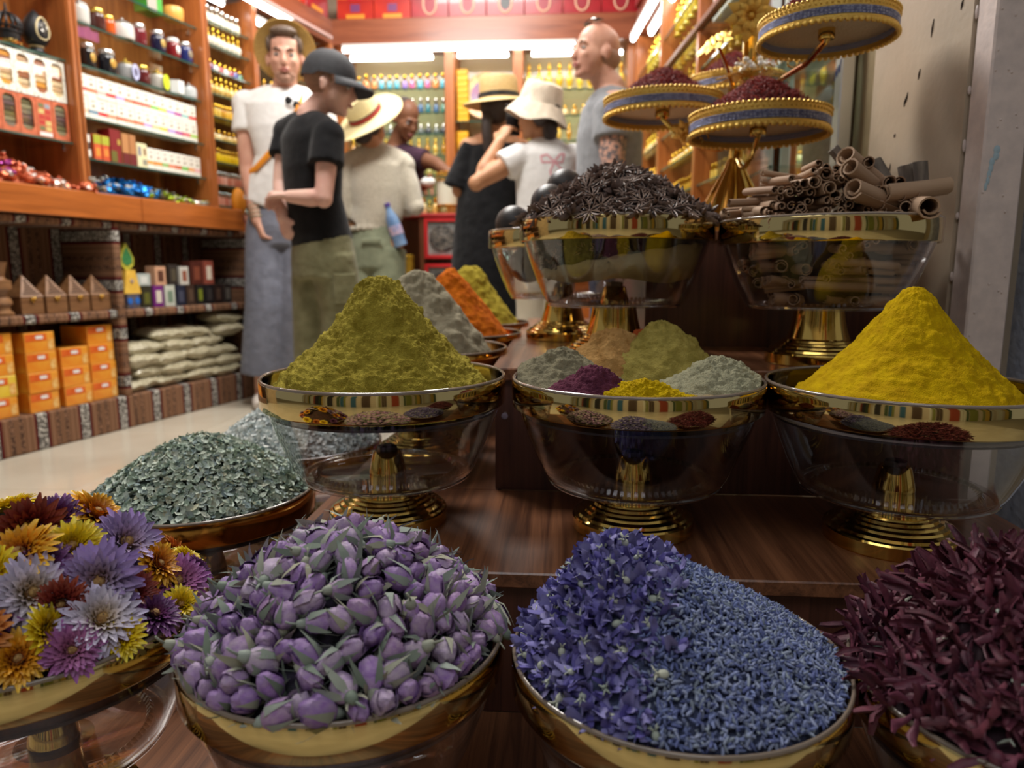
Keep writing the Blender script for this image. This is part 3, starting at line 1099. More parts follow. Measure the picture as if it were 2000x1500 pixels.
LEAFM = mat('dried_leaf', lin(158, 176, 160), 0.75, island=[lin(118, 138, 122), lin(174, 190, 172), lin(206, 216, 200), lin(150, 170, 174), lin(190, 188, 158)])
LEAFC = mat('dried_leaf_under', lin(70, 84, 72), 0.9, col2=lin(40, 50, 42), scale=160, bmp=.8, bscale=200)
core('leaf', .088, LEAFC, 'leaf_bed', 'dried green leaves lying under the surface of the heap', 'herb', p=1.5, dz=-.004)
flakes('leaf', .088, 4600, leaf_shape(.0062, .0036, .0018), LEAFM, 'leaf_heap', 'dome of small dried green leaf flakes', 'herb', p=1.5, tilt=.5, seed=4)
WHM = mat('pale_flake', lin(222, 228, 226), 0.8, island=[lin(196, 208, 210), lin(226, 232, 230), lin(240, 240, 234), lin(204, 214, 212)])
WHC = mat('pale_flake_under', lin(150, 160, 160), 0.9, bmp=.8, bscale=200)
core('white', .098, WHC, 'flake_bed', 'whitish flakes lying under the surface of the heap', 'herb', p=1.4, dz=-.003)
flakes('white', .098, 4200, leaf_shape(.0052, .0034, .0022), WHM, 'flake_heap', 'dome of small whitish flakes behind the green leaves', 'herb', p=1.4, tilt=.7, seed=6)

# lavender buds on the right of the blue bowl, blue petals on the left
LAVM = mat('lavender_bud', lin(112, 124, 166), 0.8, island=[lin(84, 94, 146), lin(112, 126, 172), lin(142, 152, 182), lin(128, 140, 152)])
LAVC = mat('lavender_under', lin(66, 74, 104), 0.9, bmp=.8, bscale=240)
LOFF = (-.062, .012)


def lav_side(px, py, rn):
    return px - .28 * py > -.012 + rn.gauss(0, .012)


core('lav', .098, LAVC, 'lavender_bed', 'lavender and petals lying under the surface of the heap', 'herb', p=1.25, dz=-.003, off=LOFF)
flakes('lav', .098, 5200, grain_shape(.0036, .00125), LAVM, 'lavender_heap', 'grey-blue lavender buds covering the right half of the blue bowl', 'herb', p=1.25, tilt=1.5, seed=8, off=LOFF, keep=lav_side, zoff=.001)


def crumple(rn, nst, l, w_, cup):
    """tuft of bent strips"""
    b = MB()
    for k in range(nst):
        a = 2 * PI * k / nst + rn.uniform(-.4, .4)
        el = rn.uniform(.1, 1.2)
        d = Vector((math.cos(a) * math.cos(el), math.sin(a) * math.cos(el), math.sin(el)))
        sd = Vector((-math.sin(a), math.cos(a), rn.uniform(-.5, .5))).normalized()
        p = Vector((0, 0, 0))
        rows = []
        for i in range(4):
            wf = (0.35, .8, 1.0, .55)[i] * w_ * rn.uniform(.8, 1.2)
            up = sd.cross(d).normalized()
            rows += [p - sd * wf + up * cup * wf * 1.2, p + up * cup * 0, p + sd * wf + up * cup * wf * 1.2]
            d = (d + Vector((rn.uniform(-.5, .5), rn.uniform(-.5, .5), rn.uniform(-.6, .35)))).normalized()
            p = p + d * (l / 3)
        f = []
        for i in range(3):
            for j in range(2):
                q = i * 3 + j
                f.append((q, q + 3, q + 4, q + 1))
        b.add(rows, f)
    return b


def pieces(pts, meshes, name, label, cat, group, rn, smin=.8, smax=1.2, tilt=.6, sink=0.0, color=None):
    out = []
    for p, n in pts:
        o = link(name, rn.choice(meshes))
        s = rn.uniform(smin, smax)
        o.matrix_world = Matrix.Translation(p - n * sink) @ orient(n, rn, tilt).to_4x4() @ Matrix.Scale(s, 4)
        if color:
            o.color = color(rn)
        tag(o, label, cat, group)
        out.append(o)
    return out


rn = random.Random(11)
BLUEM = mat('blue_petal', lin(92, 86, 156), 0.75, objrand=[lin(60, 54, 122), lin(96, 88, 164), lin(126, 122, 180)], island=[lin(66, 60, 130), lin(106, 100, 172), lin(150, 148, 186)])
PALEM = mat('pale_calyx', lin(186, 192, 176), 0.8, objrand=[lin(160, 172, 160), lin(200, 202, 184)])
bl = [crumple(rn, 7, .014, .0036, .7).mesh('dried_petal_tuft', BLUEM, angle=None) for _ in range(6)]
pts = [q for q in scatter('lav', .098, .0094, 900, 1.25, off=LOFF, seed=12, Rf=.93) if not lav_side(q[0].x - POS['lav'][0] - .006, q[0].y - POS['lav'][1], rn)]
rn.shuffle(pts)
pieces(pts[:300], bl, 'dried_blue_petal', 'crumpled deep blue dried petal tuft on the left of the blue bowl', 'dried flower', 'blue petals beside the lavender', rn, .85, 1.4, .8, .001)
cal = []
for _ in range(3):
    b = MB().ball((0, 0, 0), (.0036, .0036, .0046), 8, 6)
    for k in range(4):
        a = k * 1.6 + rn.random()
        b.tube([(0, 0, .003), (.003 * math.cos(a), .003 * math.sin(a), .007), (.006 * math.cos(a), .006 * math.sin(a), .0085)], [.0012, .0009, .0003], 4)
    cal.append(b.mesh('pale_calyx', PALEM, angle=None))
pts = [q for q in scatter('lav', .098, .019, 200, 1.25, off=LOFF, seed=19, zoff=.004) if not lav_side(q[0].x - POS['lav'][0] - .004, q[0].y - POS['lav'][1], rn)]
pieces(pts, cal, 'pale_seed_head', 'small pale green seed head among the blue petals', 'seed head', 'pale seed heads in the blue bowl', rn, .6, 1.1, 1.0)

# rosebuds
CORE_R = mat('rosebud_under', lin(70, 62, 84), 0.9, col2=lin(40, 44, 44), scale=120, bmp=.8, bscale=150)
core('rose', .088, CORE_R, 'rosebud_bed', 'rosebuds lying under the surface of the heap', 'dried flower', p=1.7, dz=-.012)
ROSEM = mat('rosebud_petal', lin(150, 112, 178), 0.65, objrand=[lin(118, 78, 158), lin(150, 108, 180), lin(178, 150, 190), lin(182, 172, 184), lin(140, 92, 150)],
            col2=lin(190, 172, 190), scale=160, bmp=.6, bscale=420, bdist=.001)
CALM = mat('rosebud_calyx', lin(138, 148, 134), 0.8, objrand=[lin(112, 126, 110), lin(150, 160, 150), lin(160, 158, 136)])


def bud_mesh(rn, open_):
    b = MB()
    n = 14
    R0 = rn.uniform(.0085, .0105)
    L = rn.uniform(.021, .027)
    ph = rn.random() * 6
    tw = rn.uniform(2.0, 4.0)
    vs, fs = [], []
    prof = [(.05, 0), (.62, .07), (.95, .24), (1.0, .42), (.93, .6), (.74, .78), (.42 + open_ * .3, .92), (.12 + open_ * .2, 1.0)]
    for (q, t) in prof:
        for i in range(n):
            a = 2 * PI * i / n
            saw = ((a + tw * t + ph) / (2 * PI) * 3) % 1.0
            rr = R0 * q * (1 + .30 * (saw - .5)) * (1 + .05 * math.sin(5 * a + ph))
            vs.append((rr * math.cos(a), rr * math.sin(a) * .92, L * t + .0025 * (saw - .5) * t))
    for k in range(len(prof) - 1):
        for i in range(n):
            j = (i + 1) % n
            fs.append((k * n + i, k * n + j, (k + 1) * n + j, (k + 1) * n + i))
    fs.append(tuple((len(prof) - 1) * n + i for i in range(n)))
    b.add(vs, fs)
    # two loose outer petals wrapping the bud
    for a0 in (ph, ph + 2.4):
        vs, fs = [], []
        for i in range(5):
            for j in range(6):
                t = i / 4
                a = a0 + (j / 5 - .5) * 2.0
                rr = R0 * (np.interp(t, [0, .3, .6, 1], [.55, 1.06, 1.1, .82 + open_ * .5])) + .0012 * (1 if j in (0, 5) else 0) * t
                vs.append((rr * math.cos(a), rr * math.sin(a), L * (.05 + .88 * t - .12 * t * abs(j / 5 - .5) * 2)))
        for i in range(4):
            for j in range(5):
                q = i * 6 + j
                fs.append((q, q + 1, q + 7, q + 6))
        b.add(vs, fs)
    return b.mesh('rosebud', ROSEM, angle=None), R0, L


def calyx_mesh(rn, R0, L):
    b = MB()
    b.lathe([(0, -.006), (.0028, -.0055), (.0042, -.002), (.0050, .001), (.0030, .003)], 8)
    b.tube([(0, 0, -.005), (.001, .0005, -.011), (.002, .002, -.015)], [.0012, .001, .0009], 5)
    return b.mesh('receptacle', CALM, angle=None)


def sepal_mesh(rn, R0, L):
    b = MB()
    for k in range(5):
        a0 = 2 * PI * k / 5 + rn.uniform(-.2, .2)
        fl = rn.uniform(-.1, .75)
        vs, fs = [], []
        for i, t in enumerate((0, .3, .62, .92, 1.22)):
            ww = (.30, .34, .20, .09, .02)[i]
            rr = R0 * np.interp(t, [0, .25, .6, 1.1], [.35, 1.1, 1.16 + fl * .5, 1.1 + fl * 1.6])
            for j in (-1, 0, 1):
                a = a0 + j * ww
                vs.append((rr * math.cos(a), rr * math.sin(a), L * t * (.95 - fl * .3) + (.0006 if j == 0 else 0)))
        for i in range(4):
            for j in range(2):
                q = i * 3 + j
                fs.append((q, q + 1, q + 4, q + 3))
        b.add(vs, fs)
    return b.mesh('sepals', CALM, angle=None)


rn = random.Random(5)
BUDS = []
for k in range(7):
    me, R0, L = bud_mesh(rn, (0, .1, .3, 0, .6, .15, 0)[k])
    BUDS.append((me, calyx_mesh(rn, R0, L), sepal_mesh(rn, R0, L)))
for p, n in scatter('rose', .092, .0168, 300, 1.7, seed=21, Rf=.955, zoff=.003):
    me, c1, c2 = rn.choice(BUDS)
    o = link('rosebud', me)
    z = (n * .6 + Vector((rn.gauss(0, 1), rn.gauss(0, 1), rn.gauss(0, .8)))).normalized()
    x_ = z.orthogonal().normalized()
    s = rn.uniform(.85, 1.18)
    o.matrix_world = Matrix.Translation(p - z * .012) @ Matrix((x_, z.cross(x_), z)).transposed().to_4x4() @ Matrix.Scale(s, 4)
    tag(o, 'dried mauve rosebud in the heaped front bowl', 'rosebud', 'dried rosebuds heaped in the front bowl')
    link('receptacle', c1, o)
    link('sepals', c2, o)

# hibiscus
rn = random.Random(15)
HIBM = mat('hibiscus_calyx', lin(104, 46, 62), 0.6, objrand=[lin(66, 30, 48), lin(104, 44, 60), lin(126, 64, 86), lin(92, 40, 44)], col2=lin(60, 24, 40), scale=200, bmp=.5, bscale=300, bdist=.001)
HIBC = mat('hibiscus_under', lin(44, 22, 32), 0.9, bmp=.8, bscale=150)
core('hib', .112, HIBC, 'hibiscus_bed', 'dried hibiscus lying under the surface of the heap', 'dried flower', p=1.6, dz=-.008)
hm = []
for k in range(7):
    b = crumple(rn, 9, .031, .0034, 1.1)
    b.ball((0, 0, 0), (.0055, .0055, .006), 8, 6)
    hm.append(b.mesh('dried_hibiscus', HIBM, angle=None))
pieces(scatter('hib', .112, .0165, 300, 1.6, seed=31, Rf=.99), hm, 'dried_hibiscus', 'twisted dark red dried hibiscus flower in the front bowl', 'dried flower', 'dried hibiscus heaped in the front bowl', rn, .75, 1.25, 1.2, .001)
b = [MB().tube([(-.008, 0, 0), (-.003, .003, .002), (.002, .002, .004), (.006, -.003, .002)], [.0008, .0015, .0014, .0006], 5).mesh('pale_curl', PALEM, angle=None)]
pieces(scatter('hib', .112, .034, 60, 1.6, seed=33, zoff=.006), b, 'pale_stalk', 'pale curled stalk among the dried hibiscus', 'stalk', 'pale stalks in the hibiscus bowl', rn, .6, 1.3, 1.5)


# ------------------------------------------------------------------ strawflowers
def petal_mat(name, c0, c1, c2):
    """petals coloured from the heart outwards"""
    m, t, p = nt(name)
    tc = N(t, 'ShaderNodeTexCoord')
    ln = N(t, 'ShaderNodeVectorMath', operation='LENGTH')
    t.links.new(tc.outputs['Object'], ln.inputs[0])
    cr = N(t, 'ShaderNodeValToRGB')
    e = cr.color_ramp.elements
    e.new(.5)
    for k, (q, c) in enumerate(((.25, c0), (.55, c1), (.95, c2))):
        e[k].position = q
        e[k].color = rgba(c)
    t.links.new(math_n(t, 'DIVIDE', ln.outputs['Value'], .032), cr.inputs[0])
    g = N(t, 'ShaderNodeNewGeometry')
    v = N(t, 'ShaderNodeHueSaturation')
    t.links.new(math_n(t, 'MULTIPLY_ADD', g.outputs['Random Per Island'], .5, .75), v.inputs['Value'])
    t.links.new(cr.outputs[0], v.inputs['Color'])
    t.links.new(v.outputs[0], p.inputs['Base Color'])
    p.inputs['Roughness'].default_value = 0.4
    return m


PET = {
    'yellow': petal_mat('yellow_bract', lin(190, 150, 10), lin(228, 196, 20), lin(236, 220, 70)),
    'gold': petal_mat('golden_bract', lin(150, 60, 20), lin(220, 150, 24), lin(240, 196, 60)),
    'maroon': petal_mat('maroon_bract', lin(90, 30, 24), lin(130, 44, 36), lin(150, 70, 44)),
    'purple': petal_mat('purple_bract', lin(90, 40, 70), lin(96, 48, 100), lin(140, 90, 150)),
    'lilac': petal_mat('lilac_bract', lin(176, 150, 160), lin(176, 156, 200), lin(150, 120, 190)),
    'white': petal_mat('white_bract', lin(204, 184, 150), lin(216, 208, 222), lin(196, 186, 224)),
    'magenta': petal_mat('magenta_bract', lin(160, 100, 130), lin(176, 110, 160), lin(160, 90, 170)),
    'orange': petal_mat('orange_bract', lin(160, 70, 30), lin(206, 116, 44), lin(214, 150, 90)),
}
DISC = mat('flower_heart', lin(190, 156, 96), 0.8, col2=lin(140, 96, 54), scale=300, bmp=1.0, bscale=500, bdist=.002)


def bracts(rn, rings, m, name):
    b = MB()
    for (n, r0, L, el, w_) in rings:
        for k in range(n):
            a = 2 * PI * k / n + rn.uniform(-.08, .08) + r0 * 90
            e = el + rn.uniform(-.13, .13)
            l = L * rn.uniform(.88, 1.1)
            d0 = Vector((math.cos(a), math.sin(a), 0))
            sd = Vector((-math.sin(a), math.cos(a), 0))
            vs = []
            p = d0 * r0 + Vector((0, 0, r0 * .12))
            ee = e + .35
            for i in range(4):
                ww = (.45, .92, .95, .22)[i] * w_
                dv = d0 * math.cos(ee) + Vector((0, 0, math.sin(ee)))
                up = Vector((0, 0, math.cos(ee))) - d0 * math.sin(ee)
                vs += [p - sd * ww + up * ww * .5, p.copy(), p + sd * ww + up * ww * .5]
                p = p + dv * (l / 3)
                ee -= .22
            fs = []
            for i in range(3):
                for j in range(2):
                    q = i * 3 + j
                    fs.append((q, q + 1, q + 4, q + 3))
            b.add(vs, fs)
    return b.mesh(name, m, angle=None)


rn = random.Random(25)
SF = {}
for c, m in PET.items():
    SF[c] = (bracts(rn, [(25, .008, .0215, .02, .0032), (23, .007, .020, .26, .0031), (20, .0065, .0185, .50, .0029), (17, .006, .0165, .74, .0027)], m, 'outer_bracts'),
             bracts(rn, [(14, .005, .0135, .95, .0026), (12, .0035, .0115, 1.2, .0022), (8, .002, .010, 1.38, .0018)], m, 'inner_bracts'),
             MB().ball((0, 0, .004), (.0052, .0052, .006), 14, 7).mesh('flower_heart', DISC),
             MB().lathe([(0, -.010), (.003, -.009), (.007, -.004), (.009, .001), (.004, .003)], 12).mesh('flower_cup', CALM))
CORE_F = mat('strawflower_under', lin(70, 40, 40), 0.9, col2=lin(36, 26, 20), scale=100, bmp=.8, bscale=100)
core('flow', .085, CORE_F, 'strawflower_bed', 'strawflowers lying under the surface of the heap', 'dried flower', p=1.9, dz=-.014)
FL = [(20, 1003, 1.0, 'yellow'), (58, 1036, 1.05, 'maroon'), (112, 1018, .95, 'purple'), (148, 988, .9, 'orange'), (180, 1012, 1.1, 'gold'), (42, 1088, 1.25, 'gold'),
      (142, 1072, 1.0, 'yellow'), (240, 1066, 1.25, 'lilac'), (325, 1042, .85, 'yellow'), (303, 1108, .95, 'gold'), (364, 1084, .8, 'orange'), (392, 1098, .7, 'yellow'),
      (58, 1162, 1.3, 'white'), (196, 1138, 1.3, 'lilac'), (345, 1140, 1.05, 'magenta'), (398, 1132, .75, 'purple'), (196, 1214, 1.25, 'white'), (296, 1206, .95, 'purple'),
      (88, 1236, .85, 'yellow'), (140, 1272, .85, 'magenta'), (35, 1290, .9, 'gold'), (238, 1258, .7, 'yellow'), (-20, 1130, 1.1, 'yellow'), (258, 1016, .8, 'purple'),
      (-60, 1030, 1.1, 'purple'), (-70, 1090, 1.1, 'white'), (-60, 1180, 1.2, 'magenta'), (-40, 1240, 1.1, 'orange'), (-130, 1120, 1.2, 'gold'), (-140, 1050, 1.1, 'lilac'),
      (-130, 1200, 1.1, 'yellow'), (90, 1110, .9, 'purple'), (290, 1016, .6, 'orange'), (120, 1180, .8, 'maroon'), (-20, 1210, .9, 'purple'), (255, 1160, .8, 'maroon'), (350, 1185, .7, 'yellow')]
CNAME = {'yellow': 'lemon yellow', 'gold': 'golden yellow', 'maroon': 'dark maroon', 'purple': 'deep purple', 'lilac': 'pale lilac', 'white': 'white', 'magenta': 'pinkish purple', 'orange': 'orange'}
x, y, zr, Rr, hz = dome('flow', .098, 1.9, .95)
done = []


def strawflower(p, n, s, c):
    o = thing('strawflower', 'dried %s strawflower in the heap at the front' % CNAME[c], 'flower', group='%s strawflowers in the front bowl' % CNAME[c])
    o.matrix_world = Matrix.Translation(p + n * .002) @ orient(n, rn, .22).to_4x4() @ Matrix.Scale(s * rn.uniform(.92, 1.05), 4)
    for nm, me in zip(('outer_bracts', 'inner_bracts', 'flower_heart', 'flower_cup'), SF[c]):
        link(nm, me, o)
    done.append(p)


for (u, v, s, c) in FL:
    r = ray(u, v).normalized()
    p = Vector((0, 0, CAM_Z)) + r * .45
    for _ in range(400):
        if p.z < zr + hz(p.x - x, p.y - y) and math.hypot(p.x - x, p.y - y) < Rr or p.z < zr:
            break
        p = p + r * .002
    dx, dy = p.x - x, p.y - y
    q = math.hypot(dx, dy)
    if q > Rr * .97:
        dx, dy = dx * Rr * .97 / q, dy * Rr * .97 / q
        p = Vector((x + dx, y + dy, zr + .008))
    e = .006
    n = Vector((hz(dx - e, dy) - hz(dx + e, dy), hz(dx, dy - e) - hz(dx, dy + e), 2 * e)).normalized()
    n = (n + (-r) * .55).normalized()
    strawflower(p, n, s, c)
for p, n in scatter('flow', .098, .036, 60, 1.9, seed=63, Rf=.92):
    if min((p - q).length for q in done) > .030 and p.x < x - .02:
        strawflower(p, n, rn.uniform(.8, 1.1), rn.choice(list(PET)))

# ------------------------------------------------------------------ star anise
rn = random.Random(35)
ANM = mat('star_anise', lin(128, 106, 98), 0.55, objrand=[lin(92, 76, 72), lin(130, 108, 98), lin(156, 132, 120)], col2=lin(84, 68, 64), scale=240, bmp=.6, bscale=300, bdist=.001)
ANI = mat('star_anise_inside', lin(46, 34, 32), 0.4)
ANE = mat('star_anise_edge', lin(176, 150, 136), 0.5, objrand=[lin(140, 116, 104), lin(186, 160, 144)])


def anise(rn):
    b = MB()
    n = rn.choice((7, 8, 8, 8))
    for k in range(n):
        a = 2 * PI * k / n + rn.uniform(-.1, .1)
        L = .0188 * rn.uniform(.82, 1.15)
        M = Matrix.Rotation(a, 4, 'Z') @ Matrix.Rotation(rn.uniform(-.10, .08), 4, 'Y')
        st_ = [(.001, .0011, .0016, 0), (.006, .0027, .0046, .0002), (.011, .0030, .0052, .0003), (.015, .0018, .0034, .0006), (1.0, .0003, .0006, .0012)]
        op = rn.uniform(.35, .8)
        for (part, mi_) in ((0, 0), (1, 1), (2, 2)):
            vs, fs = [], []
            for (xx, ww, dp, zz) in st_:
                xx = L if xx == 1.0 else xx * L / .0185
                vs += [(xx, -ww, zz + .0010), (xx, -ww * .8, zz - dp * .5), (xx, 0, zz - dp), (xx, ww * .8, zz - dp * .5), (xx, ww, zz + .0010), (xx, ww * op, zz + .0004), (xx, 0, zz - dp * .5), (xx, -ww * op, zz + .0004)]
            for i in range(4):
                for j in ((0, 1, 2, 3), (5, 6), (4, 7))[part]:
                    q = i * 8
                    fs.append((q + j, q + 8 + j, q + 8 + (j + 1) % 8, q + (j + 1) % 8))
            b.add(vs, fs, mi_, M)
        if rn.random() < .6:
            b.ball((L * .5, 0, .0002), (.0028, .0018, .0016), 6, 4, 1, M)
    b.ball((0, 0, 0), (.002, .002, .003), 6, 4)
    return b.mesh('star_anise', [ANM, ANI, ANE], angle=60)


am = [anise(rn) for _ in range(6)]
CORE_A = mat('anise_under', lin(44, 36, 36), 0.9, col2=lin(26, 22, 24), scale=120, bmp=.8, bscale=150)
core('anise', .092, CORE_A, 'anise_bed', 'star anise lying under the surface of the heap', 'spice', p=1.35, Rf=.96, dz=-.008)
pts = scatter('anise', .094, .0215, 300, 1.35, seed=41, Rf=1.0, zoff=.003)
pieces(pts, am, 'star_anise', 'dry brown star anise pod in the heaped bowl', 'star anise', 'star anise heaped in the bowl', rn, 1.05, 1.4, .3, .001)
kraft = mat('kraft_paper', lin(168, 150, 112), 0.8, col2=lin(150, 132, 96), scale=12)
x, y, zr, R = POS['anise']
for nm, mt, lb, cat in (('paper_liner', kraft, 'tan kraft paper liner inside the star anise bowl', 'paper'), ('anise_layer', CORE_A, 'dark layer of star anise seen through the bowl wall under the rim', 'spice')):
    vs, fs = [], []
    for i in range(33):
        a = PI * 1.0 + PI * i / 32
        top_ = .056 + .050 * (1 + math.cos(a)) / 2 + .002 * math.sin(i * 1.7)
        for hh in ((.044 + .004 * math.sin(i * .5), top_ + .004) if nm == 'paper_liner' else (top_, .125)):
            rr = R * np.interp(hh / .149, [0, .28, .45, .62, .8], [.70, .79, .85, .895, .93]) - (.004 if nm == 'paper_liner' else .007)
            vs.append((x + rr * math.cos(a), y + rr * math.sin(a), zr - .149 + hh))
    for i in range(32):
        fs.append((2 * i, 2 * i + 2, 2 * i + 3, 2 * i + 1))
    o = MB().add(vs, fs).obj(nm, mt)
    tag(o, lb, cat, None, None if cat == 'paper' else 'stuff')
    sol = o.modifiers.new('thickness', 'SOLIDIFY')
    sol.thickness = .0012
for k in range(40):
    a = PI * (1.04 + .5 * rn.random() ** 1.3)
    top_ = .056 + .050 * (1 + math.cos(a)) / 2
    hh = top_ + (.112 - top_) * rn.random()
    rr = R * np.interp(hh / .149, [0, .28, .45, .62, .8], [.70, .79, .85, .895, .93]) - .010
    n = Vector((math.cos(a), math.sin(a), -.2)).normalized()
    pieces([(Vector((x + rr * math.cos(a), y + rr * math.sin(a), zr - .149 + hh)), n)], am, 'star_anise', 'star anise pod pressed against the bowl wall below the rim', 'star anise', 'star anise seen through the bowl wall', rn, .8, 1.0, .25, .002)

# ------------------------------------------------------------------ black dried limes
rn = random.Random(45)
LIMEM = mat('black_lime', lin(40, 40, 46), 0.42, col2=lin(62, 54, 50), scale=20, bmp=.3, bscale=70)
ball = MB().ball((0, 0, 0), (.040, .040, .042), 24, 16)
ball.lathe([(0, .043), (.006, .0425), (.007, .0405)], 10)
lm = ball.mesh('dried_lime', LIMEM)
x, y, zr, R = POS['limes']
LI = [(-.112, -.055, -.004), (-.038, -.105, .0), (.04, -.100, .0), (.11, -.05, -.002), (-.115, .03, .0), (.05, .02, .012), (-.035, -.02, .045), (.045, -.045, .058), (-.05, .07, .006), (.11, .06, .0), (.0, .03, .085),
      (-.08, -.06, -.075), (0, -.09, -.07), (.075, -.05, -.07), (-.07, .03, -.07), (.02, .0, -.07)]
for k, (dx, dy, dz) in enumerate(LI):
    o = link('dried_lime', lm, None, (x + dx, y + dy, zr + dz + (.018 if dz > -.05 else 0)))
    o.rotation_euler = (rn.random() * 6, rn.random() * 6, rn.random() * 6)
    tag(o, 'round black dried lime in the bowl behind the star anise', 'dried lime', 'black dried limes')

# ------------------------------------------------------------------ cinnamon
rn = random.Random(55)
CINM = mat('cinnamon_bark', lin(178, 146, 118), 0.75, objrand=[lin(146, 114, 90), lin(182, 150, 120), lin(204, 174, 144)], col2=lin(140, 108, 84), scale=40, stretch=(1, 1, .15), bmp=.5, bscale=120, bdist=.001)
BARKM = mat('rough_bark', lin(136, 126, 114), 0.85, col2=lin(96, 88, 82), scale=60, stretch=(1, 1, .3), bmp=.9, bscale=110, bdist=.003)


def quill(rn, Rq, L, double, m=None, turns=1.35):
    prof = []
    n = 16

    def spiral(c, sgn, t0, t1, r0, r1, th):
        o_, i_ = [], []
        for k in range(n + 1):
            f = k / n
            a = t0 + (t1 - t0) * f
            r = r0 + (r1 - r0) * f
            o_.append((c + sgn * r * math.cos(a), r * math.sin(a)))
            i_.append((c + sgn * (r - th) * math.cos(a), (r - th) * math.sin(a)))
        return o_ + i_[::-1]
    if double:
        loops = [spiral(Rq * .55, 1, -2.2, 2 * PI * .95 - .4, Rq * .62, Rq * .22, Rq * .13), spiral(-Rq * .55, -1, -2.2, 2 * PI * .95 - .4, Rq * .62, Rq * .22, Rq * .13)]
    else:
        loops = [spiral(0, 1, 0, 2 * PI * turns, Rq, Rq * .55, Rq * .15)]
    b = MB()
    for lp in loops:
        m_ = len(lp)
        vs, fs = [], []
        for i in range(3):
            z = (i - 1) * L / 2
            k = 1 + rn.uniform(-.05, .05)
            bx, by = (rn.uniform(-.1, .1) * Rq, rn.uniform(-.1, .1) * Rq) if i != 1 else (0, 0)
            vs += [(px * k + bx, py * k + by, z + rn.uniform(-.0012, .0012)) for px, py in lp]
        for i in range(2):
            for j in range(m_):
                jj = (j + 1) % m_
                fs.append((i * m_ + j, i * m_ + jj, (i + 1) * m_ + jj, (i + 1) * m_ + j))
        h = m_ // 2
        for base, fl in ((0, True), (2 * m_, False)):
            for j in range(h - 1):
                q = (base + j, base + j + 1, base + m_ - 2 - j, base + m_ - 1 - j)
                fs.append(q if not fl else q[::-1])
        b.add(vs, fs)
    return b.mesh('cinnamon_stick', m or CINM, angle=50)


QU = [quill(rn, rn.uniform(.0095, .0125), rn.uniform(.09, .12), False) for _ in range(4)] + [quill(rn, rn.uniform(.011, .014), rn.uniform(.09, .12), True) for _ in range(4)]
QB = [quill(rn, rn.uniform(.0165, .0185), .12, False) for _ in range(2)]
QW = [quill(rn, .0075, .15, False), quill(rn, .0105, .13, True)]
x, y, zr, R = POS['cinn']


def stick(me, p, d, roll, label, group):
    o = link('cinnamon_stick', me)
    d = Vector(d).normalized()
    a = d.orthogonal().normalized()
    o.matrix_world = Matrix.Translation(p) @ Matrix((a, d.cross(a), d)).transposed().to_4x4() @ Matrix.Rotation(roll, 4, 'Z')
    return tag(o, label, 'cinnamon', group)


# bundle with open ends towards the viewer, heaped above the rim
HEAPG = 'cinnamon sticks heaped above the rim'
HEAPL = 'curled brown cinnamon stick in the heap above the rim'
rows = [(-.016, .158, 15, .0), (.007, .152, 14, .3), (.029, .132, 12, .6), (.050, .104, 9, .2), (.070, .060, 5, .5)]
for (dz, hw, n, ph) in rows:
    for k in range(n):
        f = (k + .5 + .25 * math.sin(k * 2.3 + ph)) / n
        px = -hw + 2 * hw * f
        rr = math.sqrt(max(.0002, (R * .92) ** 2 - px * px))
        fan = .22 + px * 2.2
        d = Vector((fan + rn.gauss(0, .12), 1.0, rn.gauss(.03, .05)))
        stick(rn.choice(QU), (x + px, y - min(rr, .115) + .052 + .012 * abs(math.sin(k * 1.7)) + dz * .35, zr + dz + .008 + rn.uniform(-.004, .004)), d, rn.random() * 6, HEAPL, HEAPG)
for (px, py, dz, d) in ((-.10, -.03, .030, (.95, .3, .06)), (-.085, -.06, .012, (1, -.05, .02)), (-.05, -.01, .062, (1, .2, -.12)), (-.115, .0, .018, (.9, .5, .1))):
    stick(rn.choice(QW), (x + px, y + py, zr + dz), d, rn.random() * 6, 'long cinnamon stick lying across the left of the heap', 'long sticks across the cinnamon heap')
# fat sticks on the right
for (px, py, dz, d, k) in ((.038, -.055, .070, (.75, .55, -.38), 0), (.036, -.075, .052, (.8, .6, -.36), 1), (.045, -.09, .028, (.8, .5, -.2), 0), (.105, -.075, .042, (.9, .35, .12), 1), (.10, -.11, .014, (.25, 1, .1), 0)):
    stick(QB[k], (x + px, y + py, zr + dz), d, rn.random() * 6, 'fat cinnamon roll on the right of the heap', 'fat cinnamon rolls')
# sticks packed inside the bowl, seen through the wall
for k in range(64):
    lv = k % 5
    zz = zr - .128 + .026 * lv
    rr = R * (.60, .70, .77, .82, .86)[lv]
    a = -PI / 2 + (rn.random() - .5) * 2.9
    q = rr - .014
    side = rn.random()
    d = Vector((1, rn.gauss(0, .2), rn.gauss(0, .06))) if side < .6 else Vector((rn.gauss(0, .4), 1, rn.gauss(0, .05)))
    hx = .052 if side < .6 else .012
    px = max(-q + hx, min(q - hx, q * math.cos(a)))
    py = -math.sqrt(max(.0001, (rr - .012) ** 2 - (abs(px) + hx * .75) ** 2)) if (abs(px) + hx * .75) < rr - .012 else -.012
    if side >= .6:
        py += .05
    stick(rn.choice(QU), (x + px, y + py, zz), d, rn.random() * 6, 'cinnamon stick lying inside the bowl below the rim', 'cinnamon sticks seen through the bowl wall')
o = MB().lathe([(0, -.135), (R * .58, -.135), (R * .74, -.07), (R * .80, -.01), (0, .01)], 30, 0, Matrix.Translation((x, y + .03, zr))).obj('cinnamon_core', mat('cinnamon_under', lin(70, 54, 46), .9, bmp=.8, bscale=60))
tag(o, 'packed cinnamon sticks in the middle of the bowl', 'spice', None, 'stuff')
